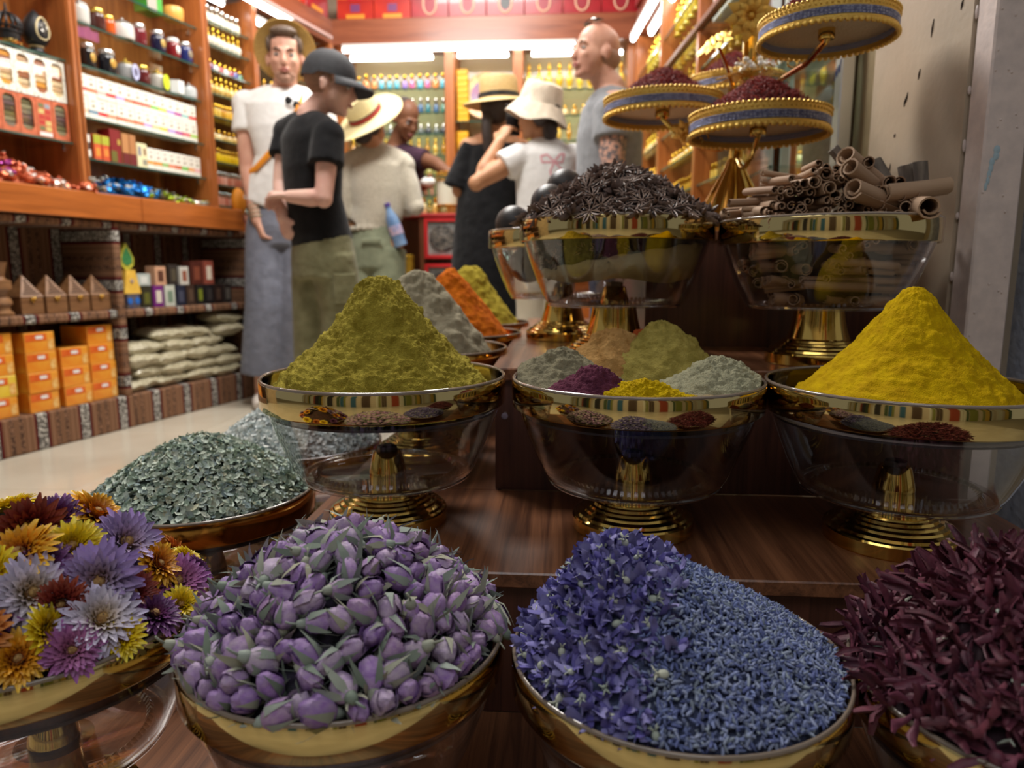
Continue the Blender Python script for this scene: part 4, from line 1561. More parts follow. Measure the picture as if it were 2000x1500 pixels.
# pieces of rough bark at the back right
for (px, py, dz, d, Rq, L, lb) in ((.135, -.005, .048, (-.16, .05, 1), .026, .085, 'large rolled piece of dark bark standing at the right of the bowl'),
                                   (.100, .040, .075, (-.5, .2, 1), .017, .06, 'rolled piece of grey bark leaning behind the largest one'),
                                   (.052, .035, .080, (-.75, .1, .9), .012, .11, 'ridged strip of grey bark leaning up at the back of the cinnamon heap'),
                                   (.07, .08, .078, (.3, .3, .8), .016, .06, 'curled grey bark sliver behind the fat cinnamon rolls'),
                                   (.022, .06, .082, (-.6, .3, .8), .008, .06, 'thin torn bark strip sticking up behind the cinnamon heap')):
    o = stick(quill(rn, Rq, L, False, BARKM, 1.15), (x + px, y + py, zr + dz), d, 3.6, lb, None)
    o.name = 'bark_piece'
# ================================================================== gilt saffron stand on the top block
RIBBON = mat('silver_blue_ribbon', lin(150, 156, 190), 0.25, 0.75, bmp=1.0, bscale=520, bdist=.003, island=[lin(110, 116, 160), lin(190, 196, 222)])
UNDER = mat('embossed_underside', lin(206, 190, 160), 0.4, 0.25, bmp=1.0, bscale=170, bdist=.006)
CRYST = mat('crystal_bead', (0.9, 0.9, 0.9), 0.05, 0.3, coat=1.0)
SAFM = mat('saffron_thread', lin(130, 24, 22), 0.6, island=[lin(96, 12, 18), lin(140, 26, 26), lin(168, 44, 26), lin(120, 20, 34)])
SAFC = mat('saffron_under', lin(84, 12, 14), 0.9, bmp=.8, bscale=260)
base_p = at(1428, 470, 1.80)
SX, SY = base_p.x, base_p.y
stand = thing('saffron_stand', 'gilt branching stand with four trimmed round trays of saffron', 'display stand', (SX, SY, .772))
LOC = Vector((SX, SY, .772))


def sp(o):
    o.parent = stand
    return o


b = MB()
b.lathe([(0, 0), (.105, 0), (.108, .006), (.098, .014), (.085, .03), (.066, .075), (.042, .125), (.022, .165), (.016, .185), (.0, .185)], 64, lobes=10, amp=.09)
b.obj('flared_base', GOLD, stand, angle=60)
t1, t2, t3, t4 = at(1481, 247, 1.62), at(1294, 214, 1.87), at(1435, 176, 2.16), at(1615, 60, 1.42)
top = at(1474, -60, 1.86) - LOC
mid = at(1462, 165, 1.86) - LOC
b = MB()
b.tube([(0, 0, .16), (.004, 0, .22), mid - Vector((0, 0, .12)), mid, (mid + top) / 2, top], [.015, .019, .0145, .0165, .0185, .0175], 20)
b.obj('stem', GOLD, stand)
b = MB()
for f in (.05, .55, .62, .9):
    c = mid.lerp(top, f)
    b.lathe([(.016, -.008), (.023, -.006), (.024, 0), (.023, .006), (.016, .008)], 24, 0, Matrix.Translation(c), close=True)
b.obj('stem_collar', GOLD, stand)


def leaf_rosette(c, nrm, r, n, name='leaf_rosette'):
    b = MB()
    z = Vector(nrm).normalized()
    x_ = z.orthogonal().normalized()
    M = Matrix.Translation(c) @ Matrix((x_, z.cross(x_), z)).transposed().to_4x4()
    for ring, (rr, el) in enumerate(((r, .12), (r * .62, .5))):
        for k in range(n):
            a = 2 * PI * (k + .5 * ring) / n
            d, sd = Vector((math.cos(a), math.sin(a), 0)), Vector((-math.sin(a), math.cos(a), 0))
            up = Vector((0, 0, 1))
            w_ = rr * .26
            p = [d * rr * .1, d * rr * .55 + sd * w_ + up * rr * el, d * rr * .6 + up * rr * (el + .12), d * rr * .55 - sd * w_ + up * rr * el, d * rr + up * rr * el * .6]
            p += [q - up * .0015 for q in p]
            b.add(p, [(0, 2, 1), (0, 3, 2), (1, 2, 4), (2, 3, 4), (5, 6, 7), (5, 7, 8), (6, 9, 7), (7, 9, 8)], 0, M)
    b.ball((0, 0, r * .15), r * .14, 10, 6, 0, M)
    return b.obj(name, GOLDLACE, stand, angle=None)


leaf_rosette(at(1466, 30, 1.80) - LOC, (-.05, -1, -.3), .062, 10)
leaf_rosette(at(1404, 88, 1.84) - LOC, (-.45, -.3, .75), .058, 10)
leaf_rosette(at(1345, 258, 1.78) - LOC, (-.3, -.5, -.8), .045, 8)
b = MB()
b.tube([at(1404, 92, 1.84) - LOC, at(1420, 130, 1.85) - LOC, at(1434, 182, 1.86) - LOC, mid - Vector((0, 0, .07))], [.004, .0045, .005, .005], 8)
b.obj('leaf_stalk', GOLD, stand)
c = mid + Vector((.004, -.01, .012))
b = MB()
for k in range(12):
    a = 2 * PI * k / 12
    b.tube([c, c + Vector((.05 * math.cos(a), .05 * math.sin(a), .006)), c + Vector((.085 * math.cos(a), .085 * math.sin(a), -.002))], [.006, .010, .002], 6, rad2=[.002, .002, .001], right=Vector((-math.sin(a), math.cos(a), 0)))
fl = b.obj('petal_collar', GOLDLACE, stand)
b = MB()
rn = random.Random(61)
for k in range(34):
    a = rn.random() * 2 * PI
    q = rn.uniform(.01, .055)
    b.ball(c + Vector((q * math.cos(a), q * math.sin(a), .012 + rn.uniform(0, .05) * (1 - q / .07))), rn.uniform(.005, .0085), 8, 6)
b.obj('crystal_bead', CRYST, fl)
b = MB()
for k in range(26):
    a = rn.random() * 2 * PI
    q = rn.uniform(.01, .05)
    b.tube([c, c + Vector((q * math.cos(a), q * math.sin(a), .02 + rn.uniform(0, .04)))], .0012, 5)
b.obj('bead_wire', GOLD, fl)
# scroll ornaments
for (u, v, yy, s) in ((1560, 105, 1.78, 1), (1545, 122, 1.78, -1), (1365, 272, 1.70, 1), (1500, 128, 1.8, 1)):
    p = at(u, v, yy) - LOC
    q = [p + Vector((.022 * (1 - k / 22) * math.cos(k * .42) * s, 0, .022 * (1 - k / 22) * math.sin(k * .42))) for k in range(20)]
    MB().tube(q, .0022, 6).obj('scroll', GOLD, stand)


TRAYS = ((t1, 'front'), (t2, 'left'), (t3, 'back'), (t4, 'upper'))
TR, TH = .1425, .046
lace = MB().lathe([(TR - .006, .030), (TR, .029), (TR + .0015, .036), (TR + .001, .0455), (TR - .002, .047), (TR - .006, .046)], 96, close=True)
for k in range(84):
    a = 2 * PI * k / 84
    lace.ball((TR * math.cos(a) * 1.006, TR * math.sin(a) * 1.006, .0455), (.0042, .0042, .0036), 6, 4)
    lace.ball((TR * math.cos(a + .03) * 1.008, TR * math.sin(a + .03) * 1.008, .0365), (.003, .003, .0028), 5, 4)
lace_me = lace.mesh('lace_trim', GOLDLACE)
rb = MB()
for k in range(110):
    a0, a1 = 2 * PI * k / 110, 2 * PI * (k + .82) / 110
    for z0 in (.0135, .0190, .0245):
        q = [((TR + .0005) * math.cos(a), (TR + .0005) * math.sin(a), z) for z in (z0, z0 + .0048) for a in (a0, a1)]
        q += [((TR + .002) * math.cos((a0 + a1) / 2), (TR + .002) * math.sin((a0 + a1) / 2), z0 + .0024)]
        rb.add(q, [(0, 1, 4), (1, 3, 4), (3, 2, 4), (2, 0, 4)])
rb.lathe([(TR - .004, .013), (TR, .013), (TR, .030), (TR - .004, .030)], 80, close=True)
rib_me = rb.mesh('ribbon', RIBBON, angle=10)
sc_ = MB().lathe([(TR - .005, .002), (TR, .003), (TR + .001, .012), (TR - .003, .013)], 96, close=True)
for k in range(66):
    a = 2 * PI * k / 66
    sc_.ball((TR * 1.002 * math.cos(a), TR * 1.002 * math.sin(a), .002), (.0062, .0062, .0058), 7, 5)
sc_me = sc_.mesh('scalloped_trim', GOLDLACE)
pl_me = MB().lathe([(0, .026), (TR - .004, .026), (TR - .004, .031), (0, .031)], 64).mesh('tray_plate', UNDER)
hub_me = MB().lathe([(0, .004), (.016, .004), (.018, .008), (.018, .026), (0, .026)], 24).mesh('tray_hub', GOLD)
for i, (tc_, nm) in enumerate(TRAYS):
    k_ = .825 if i == 3 else 1.0
    loc = tc_ - LOC - Vector((0, 0, .023 * k_))
    tr = link('tray', pl_me, stand, loc)
    tr.scale = (k_, k_, k_)
    tag(tr, '%s round tray edged with gold lace and a silver-blue ribbon' % nm)
    for n_, me in (('lace_trim', lace_me), ('ribbon', rib_me), ('scalloped_trim', sc_me), ('tray_hub', hub_me)):
        link(n_, me, tr)
    h0 = loc + Vector((0, 0, .006))
    root_ = (mid - Vector((0, 0, .13))) if i in (0, 1) else mid + Vector((0, 0, -.02))
    if i == 0:
        root_ = Vector((0.002, -.01, .19))
    m1 = root_.lerp(h0, .5) + Vector((0, 0, -.045 if i != 3 else -.02))
    path = [root_, root_.lerp(m1, .6) + Vector((0, 0, -.012)), m1, m1.lerp(h0, .6) + Vector((0, 0, -.014)), h0 - Vector((0, 0, .004)), h0]
    MB().tube(path, [.0065, .006, .0055, .0055, .006, .007], 10).obj('arm', GOLD, stand)
    key = 'saff%d' % i
    POS[key] = (tc_.x, tc_.y, tc_.z + .008 * k_, TR * k_)
    hh = (.088, .085, .090, .080)[i]
    core(key, hh, SAFC, 'saffron_bed', 'saffron lying under the surface of the heap on the %s tray' % nm, 'spice', p=1.35, Rf=.86, dz=.001, amp=.004, seed=70 + i, under=.001)
    v, f = [], []
    pth = [(-.009, 0, 0), (-.003, .0016, .0012), (.003, .0008, .0026), (.009, -.0022, .002)]
    for (px, py, pz), r_ in zip(pth, (.0004, .0006, .0007, .0004)):
        for j in range(3):
            a = 2 * PI * j / 3
            v.append((px, py + r_ * math.cos(a), pz + r_ * math.sin(a)))
    for q in range(3):
        for j in range(3):
            f.append((q * 3 + j, q * 3 + (j + 1) % 3, q * 3 + 3 + (j + 1) % 3, q * 3 + 3 + j))
    flakes(key, hh, 2600, (v, f), SAFM, 'saffron_heap', 'heap of dark red saffron threads on the %s tray of the gilt stand' % nm, 'spice', p=1.35, Rf=.90, tilt=.75, smin=.7, smax=1.35, seed=80 + i, zoff=.002)
# ================================================================== goods on the left shelves
rn = random.Random(101)


def front_mesh(name, w_, h, d, m=OBJC, c=.0015):
    """card box standing on its base, front face at local y = 0, width along x"""
    return MB().box(-w_ / 2, w_ / 2, 0, d, 0, h, c=c).mesh(name, m, smooth=False)


def panel(par, name, x0, x1, z0, z1, m, y=-.0006, th=.0012):
    return MB().box(x0, x1, y, y + th, z0, z1).obj(name, m, par, smooth=False)


def flat(name, col, rough=.5, metal=0.0):
    return mat(name, col, rough, metal)


# tea boxes: white with a coloured stripe and a small picture
def tea_material():
    m, t, p = nt('printed_tea_box')
    tc = N(t, 'ShaderNodeTexCoord')
    sx = N(t, 'ShaderNodeSeparateXYZ')
    t.links.new(tc.outputs['Object'], sx.inputs[0])
    oi = N(t, 'ShaderNodeObjectInfo')
    X, Z = sx.outputs['X'], sx.outputs['Z']
    stripe = math_n(t, 'COMPARE', Z, .0265, .0075)
    e = math_n(t, 'ADD', math_n(t, 'POWER', math_n(t, 'DIVIDE', X, .011), 2.0), math_n(t, 'POWER', math_n(t, 'DIVIDE', math_n(t, 'SUBTRACT', Z, .050), .008), 2.0))
    nz = N(t, 'ShaderNodeTexNoise')
    nz.inputs['Scale'].default_value = 260
    t.links.new(tc.outputs['Object'], nz.inputs['Vector'])
    blob = math_n(t, 'LESS_THAN', math_n(t, 'ADD', e, nz.outputs['Fac']), 1.05)
    tx = math_n(t, 'MULTIPLY', math_n(t, 'COMPARE', Z, .070, .004), math_n(t, 'LESS_THAN', math_n(t, 'ABSOLUTE', X), .010))
    tx = math_n(t, 'MULTIPLY', tx, math_n(t, 'GREATER_THAN', nz.outputs['Fac'], .47))
    c = mixc(t, stripe, lin(238, 234, 222), oi.outputs['Color'])
    hs = N(t, 'ShaderNodeHueSaturation')
    hs.inputs['Value'].default_value = .75
    t.links.new(oi.outputs['Color'], hs.inputs['Color'])
    c = mixc(t, math_n(t, 'MULTIPLY', blob, .85), c, mixc(t, oi.outputs['Random'], lin(150, 84, 50), lin(96, 110, 60)))
    c = mixc(t, math_n(t, 'MULTIPLY', tx, .7), c, lin(70, 70, 64))
    t.links.new(c, p.inputs['Base Color'])
    p.inputs['Roughness'].default_value = .4
    return m


TEAM = tea_material()
tea = front_mesh('tea_box', .0468, .0855, .10, TEAM)
SC1 = [('dusty red', (190, 96, 92)), ('terracotta', (206, 128, 92)), ('pale pink', (230, 190, 180)), ('red', (200, 70, 66)), ('lavender', (190, 170, 216)), ('salmon', (222, 130, 100)), ('brick', (190, 96, 70)),
       ('coral', (214, 116, 96)), ('green', (130, 196, 90)), ('yellow', (240, 208, 90)), ('lilac', (180, 160, 220)), ('plum', (176, 70, 150)), ('pale teal', (150, 200, 196)), ('bright red', (226, 60, 56))]
SC2 = [('peach', (236, 200, 170)), ('slate blue', (120, 150, 170)), ('bright red', (222, 46, 48)), ('tan', (204, 150, 116)), ('terracotta', (206, 120, 90)), ('salmon', (226, 136, 100)), ('coral', (226, 120, 84)),
       ('lavender', (190, 168, 216)), ('pale orange', (240, 200, 150)), ('yellow', (240, 200, 80)), ('lilac', (184, 160, 220)), ('plum', (180, 66, 150)), ('pink-red', (222, 96, 110)), ('lime', (170, 210, 96))]
for row, (z, SCn, nm) in enumerate(((1.3205, SC2, 'lower'), (1.4065, SC1, 'upper'))):
    for k, (cn, c) in enumerate(SCn):
        o = link('tea_box', tea)
        lplace(o, .531 + .0475 * k, .038 + rn.uniform(0, .004), z)
        o.color = rgba(lin(*c))
        tag(o, 'white tea box with a %s stripe, %s row, %s from the left post' % (cn, nm, ORD[k]), 'box', 'white tea boxes in two rows')
for k in range(8):
    o = link('tea_box', tea)
    lplace(o, .868 + .0415 * k, .038 + rn.uniform(0, .003), 1.1555)
    o.scale = (.86, 1, 1.08)
    cn, c = (('amber', (226, 160, 80)), ('orange', (232, 150, 70)), ('moss green', (150, 190, 110)), ('salmon', (230, 140, 110)), ('rust', (206, 100, 60)), ('leaf green', (120, 200, 90)), ('peach', (236, 170, 110)), ('light pink', (240, 190, 190)))[k]
    o.color = rgba(lin(*c))
    tag(o, 'white tea box with a %s stripe on the bottom glass shelf, %s of eight' % (cn, ORD[k]), 'box', 'tea boxes on the bottom glass shelf')
# mixed boxes on the same shelf
for (s, w_, h, c, lb, bits) in ((.530, .034, .102, (60, 60, 58), 'small dark box with two white bands beside the left post', [(-.017, .017, .008, .036, (232, 230, 220)), (-.017, .017, .066, .096, (232, 230, 220))]),
                                (.583, .036, .104, (214, 92, 52), 'orange box with a lime green top half beside the dark one', [(-.018, .018, .066, .102, (170, 176, 50)), (-.010, .010, .016, .05, (230, 150, 60))]),
                                (.624, .036, .104, (208, 84, 48), 'second orange and lime box touching the tall dark red one', [(-.018, .018, .066, .102, (176, 180, 56)), (-.010, .010, .02, .05, (226, 140, 60))]),
                                (.676, .056, .140, (132, 32, 34), 'tall dark red box with a gold seal on the bottom glass shelf', [(-.026, .004, .004, .05, (110, 104, 44)), (.010, .024, .078, .1, (190, 160, 70))]),
                                (.729, .036, .132, (190, 134, 84), 'tan box with a maroon lower half right of the tall dark red box', [(-.018, .018, .002, .05, (110, 34, 36))]),
                                (.768, .034, .132, (182, 126, 80), 'second tan and maroon box left of the cream one', [(-.017, .017, .002, .05, (112, 36, 38))]),
                                (.818, .056, .105, (232, 224, 180), 'cream box with small dark windows on the bottom glass shelf', [(-.02, -.008, .05, .09, (90, 90, 130)), (.008, .02, .055, .085, (130, 84, 60)), (.0, .024, .012, .036, (150, 146, 130))])):
    o = link('gift_box', front_mesh('gift_box', w_, h, .07))
    lplace(o, s, .040, 1.1555)
    o.color = rgba(lin(*c))
    tag(o, lb, 'box')
    for (x0, x1, z0, z1, cc) in bits:
        panel(o, 'print', x0, x1, z0, z1, flat('print_colour', lin(*cc), .45))

# biscuit boxes with windows
DOTS, t_, p_ = nt('dotted_card')
tc = N(t_, 'ShaderNodeTexCoord')
vo = N(t_, 'ShaderNodeTexVoronoi')
vo.inputs['Scale'].default_value = 95
t_.links.new(tc.outputs['Object'], vo.inputs['Vector'])
t_.links.new(mixc(t_, math_n(t_, 'LESS_THAN', vo.outputs['Distance'], .26), lin(240, 238, 226), lin(120, 122, 96)), p_.inputs['Base Color'])
CORAL = mat('coral_card', lin(214, 118, 80), .45, col2=lin(190, 96, 64), scale=60)
BISC = [flat('biscuit_%s' % n, lin(*c), .5) for n, c in (('cream', (232, 206, 160)), ('brown', (168, 104, 70)), ('tan', (214, 176, 136)), ('amber', (228, 160, 60)), ('pale', (238, 214, 176)))]
DARKC = [flat('sweet_%s' % n, lin(*c), .3) for n, c in (('olive', (110, 106, 70)), ('grey', (130, 124, 110)), ('dark', (80, 66, 60)), ('sage', (150, 146, 116)), ('plum', (104, 80, 90)))]
CLEARW = thin_glass('clear_window', (.97, .97, .96))


def window_box(m, layers, w_, h, seed):
    r_ = random.Random(seed)
    body = MB()
    a, c_ = .010, .012
    x0, x1, z0, z1 = -w_ / 2, w_ / 2, 0, h
    # front face as a frame round an eight-sided window, then sides
    inn = [(x0 + a, z0 + a + c_ + .01), (x0 + a + c_, z0 + a + .008), (x1 - a - c_, z0 + a + .008), (x1 - a, z0 + a + c_ + .01), (x1 - a, z1 - a - c_), (x1 - a - c_, z1 - a), (x0 + a + c_, z1 - a), (x0 + a, z1 - a - c_)]
    out = [(x0, z0), (x0, z0), (x1, z0), (x1, z0), (x1, z1), (x1, z1), (x0, z1), (x0, z1)]
    vs = [(x, 0, z) for x, z in inn] + [(x, 0, z) for x, z in out] + [(x, .012, z) for x, z in inn]
    fs = []
    for i in range(8):
        j = (i + 1) % 8
        fs.append((8 + i, 8 + j, j, i) if i % 2 else (8 + i, j, i))
        fs.append((i, j, 16 + j, 16 + i))
    body.add(vs, fs)
    d = .11
    body.add([(x0, 0, z0), (x1, 0, z0), (x1, 0, z1), (x0, 0, z1), (x0, d, z0), (x1, d, z0), (x1, d, z1), (x0, d, z1)],
             [(0, 4, 5, 1), (1, 5, 6, 2), (2, 6, 7, 3), (3, 7, 4, 0), (4, 7, 6, 5)])
    me = body.mesh('biscuit_box', m, smooth=False)
    stack = MB()
    n = 6
    for k in range(n):
        zz0 = .018 + (h - .032) * k / n
        zz1 = .018 + (h - .032) * (k + .92) / n
        stack.box(x0 + a * .8, x1 - a * .8, .005 + r_.uniform(0, .003), .06, zz0, zz1, (k * 2 + seed) % 5, c=.0025)
    return me, stack.mesh('biscuit_stack', layers)


zb, zt = 1.2055, 1.3535
for k in range(6):
    s = .418 - .0695 * k
    w1, st1 = window_box(DOTS, BISC, .068, .152, k)
    o = lplace(link('biscuit_box', w1), s, .036, zt)
    tag(o, 'white dotted biscuit box with a window, %s from the post in the upper row' % ORD[k], 'box', 'dotted biscuit boxes in the upper row')
    link('biscuit_stack', st1, o)
    MB().box(-.024, .024, .0005, .001, .02, .142).obj('window', CLEARW, o)
    if k == 1:
        o = lplace(link('biscuit_box', front_mesh('biscuit_box', .068, .145, .11, CORAL)), s, .036, zb)
        tag(o, 'coral box printed with small pictures, between the coral window boxes', 'box')
        for q in range(10):
            panel(o, 'picture', -.024 + .026 * (q % 2), -.002 + .026 * (q % 2), .026 + .021 * (q // 2), .042 + .021 * (q // 2), flat('picture_colour', lin(*rn.choice(((210, 190, 120), (150, 160, 170), (190, 60, 50), (220, 210, 190), (120, 120, 80)))), .5))
        panel(o, 'label_strip', -.026, .026, .006, .020, WHITE)
    else:
        w2, st2 = window_box(CORAL, DARKC, .068, .145, k + 3)
        o = lplace(link('biscuit_box', w2), s, .036, zb)
        tag(o, 'coral biscuit box with a dark filled window, %s from the post in the lower row' % ORD[k], 'box', 'coral biscuit boxes in the lower row')
        link('biscuit_stack', st2, o)
        MB().box(-.024, .024, .0005, .001, .02, .135).obj('window', CLEARW, o)

# incense burners on the top shelf of the first bay
BRON = mat('black_bronze', lin(46, 46, 48), .35, .4)
o = lplace(thing('incense_burner', 'black domed openwork incense burner on the top left glass shelf', 'incense burner'), .262, .075, 1.521)
MB().lathe([(0, 0), (.040, 0), (.046, .006), (.044, .012), (.038, .018), (.040, .022), (.040, .052), (0, .052)], 28).obj('burner_base', BRON, o)
MB().lathe([(.0405, .014), (.047, .004), (.047, .014), (.041, .02)], 28, close=True).obj('gilt_edge', GOLD, o)
b = MB()
for k in range(16):
    a = 2 * PI * k / 16
    b.tube([(.041 * math.cos(a), .041 * math.sin(a), .05), (.047 * math.cos(a), .047 * math.sin(a), .064)], .0035, 6)
b.lathe([(.036, .048), (.046, .048), (.046, .053), (.036, .053)], 28, close=True)
b.lathe([(.042, .063), (.049, .063), (.050, .069), (.042, .069)], 28, close=True)
b.obj('gallery', BRON, o)
b = MB()
for k in range(14):
    a = 2 * PI * k / 14
    q = [(.046 * math.cos(a) * f, .046 * math.sin(a) * f, z) for f, z in ((1, .066), (1.02, .08), (.86, .098), (.52, .112), (.14, .120))]
    b.tube(q, [.0042, .0045, .0040, .0034, .003], 6)
b.lathe([(0, .124), (.010, .122), (.012, .116), (0, .114)], 16)
b.lathe([(.004, .122), (.006, .130), (.003, .138), (.004, .143), (.0, .160)], 12)
b.obj('pierced_dome', BRON, o)
o = lplace(thing('incense_burner', 'black drop-shaped incense burner with a cream oval opening, by the post', 'incense burner'), .375, .075, 1.521)
MB().lathe([(0, 0), (.036, 0), (.038, .006), (.026, .012), (.022, .026), (.024, .032), (.038, .040), (.0, .040)], 28).obj('burner_foot', BRON, o)
MB().lathe([(.0235, .024), (.026, .026), (.026, .030), (.0235, .032)], 24, close=True).obj('cream_ring', flat('cream_paint', lin(206, 184, 140), .5), o)
MB().lathe([(0, .036), (.036, .040), (.046, .060), (.047, .082), (.042, .108), (.028, .134), (.012, .154), (0, .166)], 32).obj('drop_body', BRON, o)
ov = MB()
pts_ = []
for k in range(25):
    a = 2 * PI * k / 24
    x_, z_ = .026 * math.sin(a) * (1 - .25 * math.cos(a)), .092 + .040 * math.cos(a)
    pts_.append((x_, -.047 + .010 * abs(z_ - .085) / .05 + x_ * x_ * 9, z_))
ov.tube(pts_, .0035, 8)
ov.obj('oval_frame', flat('cream_paint', lin(214, 196, 150), .5), o)
b = MB()
for q in range(3):
    b.tube([(.014 * math.cos(k * .5 + q) * (1 - k / 16), -.049 + .004 * (k % 2), .092 + .022 * math.sin(k * .5 + q) * (1 - k / 18)) for k in range(13)], .0022, 6)
b.obj('openwork', flat('grey_metal', lin(150, 146, 140), .3, .6), o)
o = lplace(MB().lathe([(0, 0), (.05, 0), (.06, .010), (.058, .018), (.03, .014), (0, .014)], 28).obj('incense_dish', BRON), .40, .08, 1.786)
tag(o, 'dark shallow dish on the highest shelf above the drop-shaped burner', 'dish')

# jars
SILV = mat('silver_lid', lin(214, 214, 210), .22, .85)
GLID = mat('gold_lid', lin(220, 190, 90), .25, .9)


def jar(s, z, r, h, col, lidm, label, tagc=None, lid='flat', gloss=OBJG, t=.062, motif=None):
    k = r / .035
    b = MB().lathe([(0, 0), (r * .86, 0), (r * .96, .004), (r, h * .18), (r, h * .62), (r * .93, h * .74), (r * .78, h * .80), (0, h * .80)], 24)
    o = b.obj('glass_jar', gloss)
    o.color = rgba(lin(*col))
    lplace(o, s, t, z)
    tag(o, label, 'jar')
    if lid == 'flat':
        l = MB().lathe([(r * .70, h * .79), (r * .84, h * .80), (r * .86, h * .84), (r * .86, h * .95), (r * .80, h), (0, h)], 24, lobes=12, amp=.01)
    else:
        l = MB().lathe([(r * .6, h * .76), (r * .92, h * .79), (r * .86, h * .84), (r * .55, h * .93), (r * .20, h * .99), (r * .12, h * 1.06), (r * .16, h * 1.10), (0, h * 1.16)], 24)
    l.obj('jar_lid', lidm, o)
    if motif:
        ang = -PI / 2
        MB().ball((0, -r * 1.0, h * .42), (r * .42, .003, h * .2), 12, 8).obj('motif', flat('motif_colour', lin(*motif), .4, .3), o)
    if tagc:
        b = MB().prism([(.024 * math.cos(2 * PI * i / 20), .034 * math.sin(2 * PI * i / 20)) for i in range(20)], 0, .002)
        q = b.obj('oval_tag', flat('tag_colour', lin(*tagc[0]), .5), o)
        q.rotation_euler = (PI / 2, 0, .2)
        q.location = (.012, -r - .006, h * .40)
        b = MB().prism([(.012 * math.cos(2 * PI * i / 16), .018 * math.sin(2 * PI * i / 16)) for i in range(16)], 0, .0026)
        q2 = b.obj('tag_print', flat('tag_print_colour', lin(*tagc[1]), .5), q)
    return o


Z1, Z2 = 1.6905, 1.5255
jar(.575, Z1, .034, .095, (196, 196, 190), SILV, 'silvery jar with a domed lid on the upper jar shelf by the left post', lid='dome')
jar(.655, Z1, .032, .085, (70, 34, 28), GLID, 'dark brown jar with a gold lid on the upper jar shelf')
jar(.712, Z1, .026, .075, (196, 84, 28), GLID, 'small orange jar with a gold lid behind the wide silver one')
jar(.785, Z1, .046, .082, (206, 204, 198), SILV, 'wide low silver pot with a pale lid on the upper jar shelf', lid='dome')
jar(.875, Z1, .030, .092, (104, 26, 34), SILV, 'dark red jar with a silver lid on the upper jar shelf')
jar(.98, Z1, .034, .094, (24, 24, 52), SILV, 'navy blue jar with gold print and a silver lid on the upper jar shelf', motif=(190, 160, 90))
jar(1.075, Z1, .031, .090, (120, 26, 30), WHITE, 'red jar with a white lid and a white label on the upper jar shelf', motif=(235, 235, 232))
jar(1.152, Z1, .033, .092, (28, 40, 96), SILV, 'bright blue jar with a silver lid next to the right post', motif=(150, 140, 120))
jar(.592, Z2, .031, .094, (26, 22, 22), SILV, 'black jar with a gold crest on the lower jar shelf by the left post', motif=(190, 150, 70))
jar(.685, Z2, .038, .094, (20, 20, 26), SILV, 'large black jar with a gold crest, second on the lower jar shelf', motif=(196, 154, 70))
jar(.785, Z2, .035, .082, (150, 150, 150), GLID, 'pot with a pointed gold lid and a lilac oval tag', tagc=((186, 190, 226), (90, 86, 110)), lid='dome')
jar(.875, Z2, .033, .080, (84, 24, 26), GLID, 'dark red jar with a yellow-gold lid on the lower jar shelf')
jar(.962, Z2, .034, .082, (176, 172, 164), GLID, 'pot with a pointed gold lid and a bright yellow-green oval tag', tagc=((206, 226, 30), (230, 200, 40)), lid='dome')
o = lplace(MB().lathe([(0, 0), (.030, 0), (.034, .004), (.036, .062), (.033, .062), (.031, .006), (0, .006)], 6).obj('white_cup', mat('white_china', (.78, .80, .78), .3)), 1.07, .055, Z2)
tag(o, 'plain white six-sided cup on the lower jar shelf', 'cup')
jar(1.16, Z2, .036, .070, (186, 190, 190), SILV, 'squat silver pot with a knob lid next to the right post', lid='dome')
o = lplace(thing('card_display', 'clear acrylic stand with two orange cards behind the white cup', 'card display'), 1.06, .16, Z2)
MB().box(-.045, .045, 0, .004, 0, .15).obj('acrylic_sheet', CLEARW, o)
for z in (.015, .085):
    panel(o, 'orange_card', -.038, .038, z, z + .058, mat('orange_card', lin(222, 150, 96), .5, col2=lin(236, 216, 190), scale=40), -.003)
o = lplace(link('green_box', front_mesh('green_box', .09, .09, .08)), .98, .06, 1.8655)
o.color = rgba(lin(70, 160, 60))
tag(o, 'green and grey box on the highest shelf of the second bay', 'box')
panel(o, 'grey_print', -.045, .01, .002, .088, flat('print_colour', lin(170, 160, 150), .5))
o = lplace(MB().lathe([(0, 0), (.040, 0), (.044, .006), (.046, .055), (.043, .060), (.0, .062)], 28, lobes=10, amp=.015).obj('amber_pot', mat('amber_pot', lin(236, 168, 80), .35)), 1.10, .07, 1.8655)
tag(o, 'round amber yellow pot on the highest shelf by the right post', 'pot')
o = lplace(link('pink_card', front_mesh('pink_card', .13, .11, .004)), .72, .20, Z1)
o.color = rgba(lin(206, 96, 160))
tag(o, 'pink card standing at the back of the upper jar shelf', 'card')


# wrapped sweets heaped on the counter
def sweet_mesh(m, seed):
    r_ = random.Random(seed)
    b = MB()
    pr = [(.002, -.030), (.011, -.026), (.006, -.017), (.0035, -.0155), (.010, -.011), (.0125, -.004), (.0125, .004), (.010, .011), (.0035, .0155), (.006, .017), (.011, .026), (.002, .030)]
    n = 9
    vs, fs = [], []
    for k, (r, z) in enumerate(pr):
        for i in range(n):
            a = 2 * PI * i / n
            rr = r * (1 + r_.uniform(-.28, .28))
            vs.append((rr * math.cos(a), rr * math.sin(a) * (.45 if k < 3 or k > 8 else 1), z + r_.uniform(-.002, .002)))
    for k in range(len(pr) - 1):
        for i in range(n):
            j = (i + 1) % n
            fs.append((k * n + i, k * n + j, (k + 1) * n + j, (k + 1) * n + i))
    fs.append(tuple(reversed(range(n))))
    fs.append(tuple(range((len(pr) - 1) * n, len(pr) * n)))
    b.add(vs, fs)
    return b.mesh('wrapped_sweet', m, angle=20)


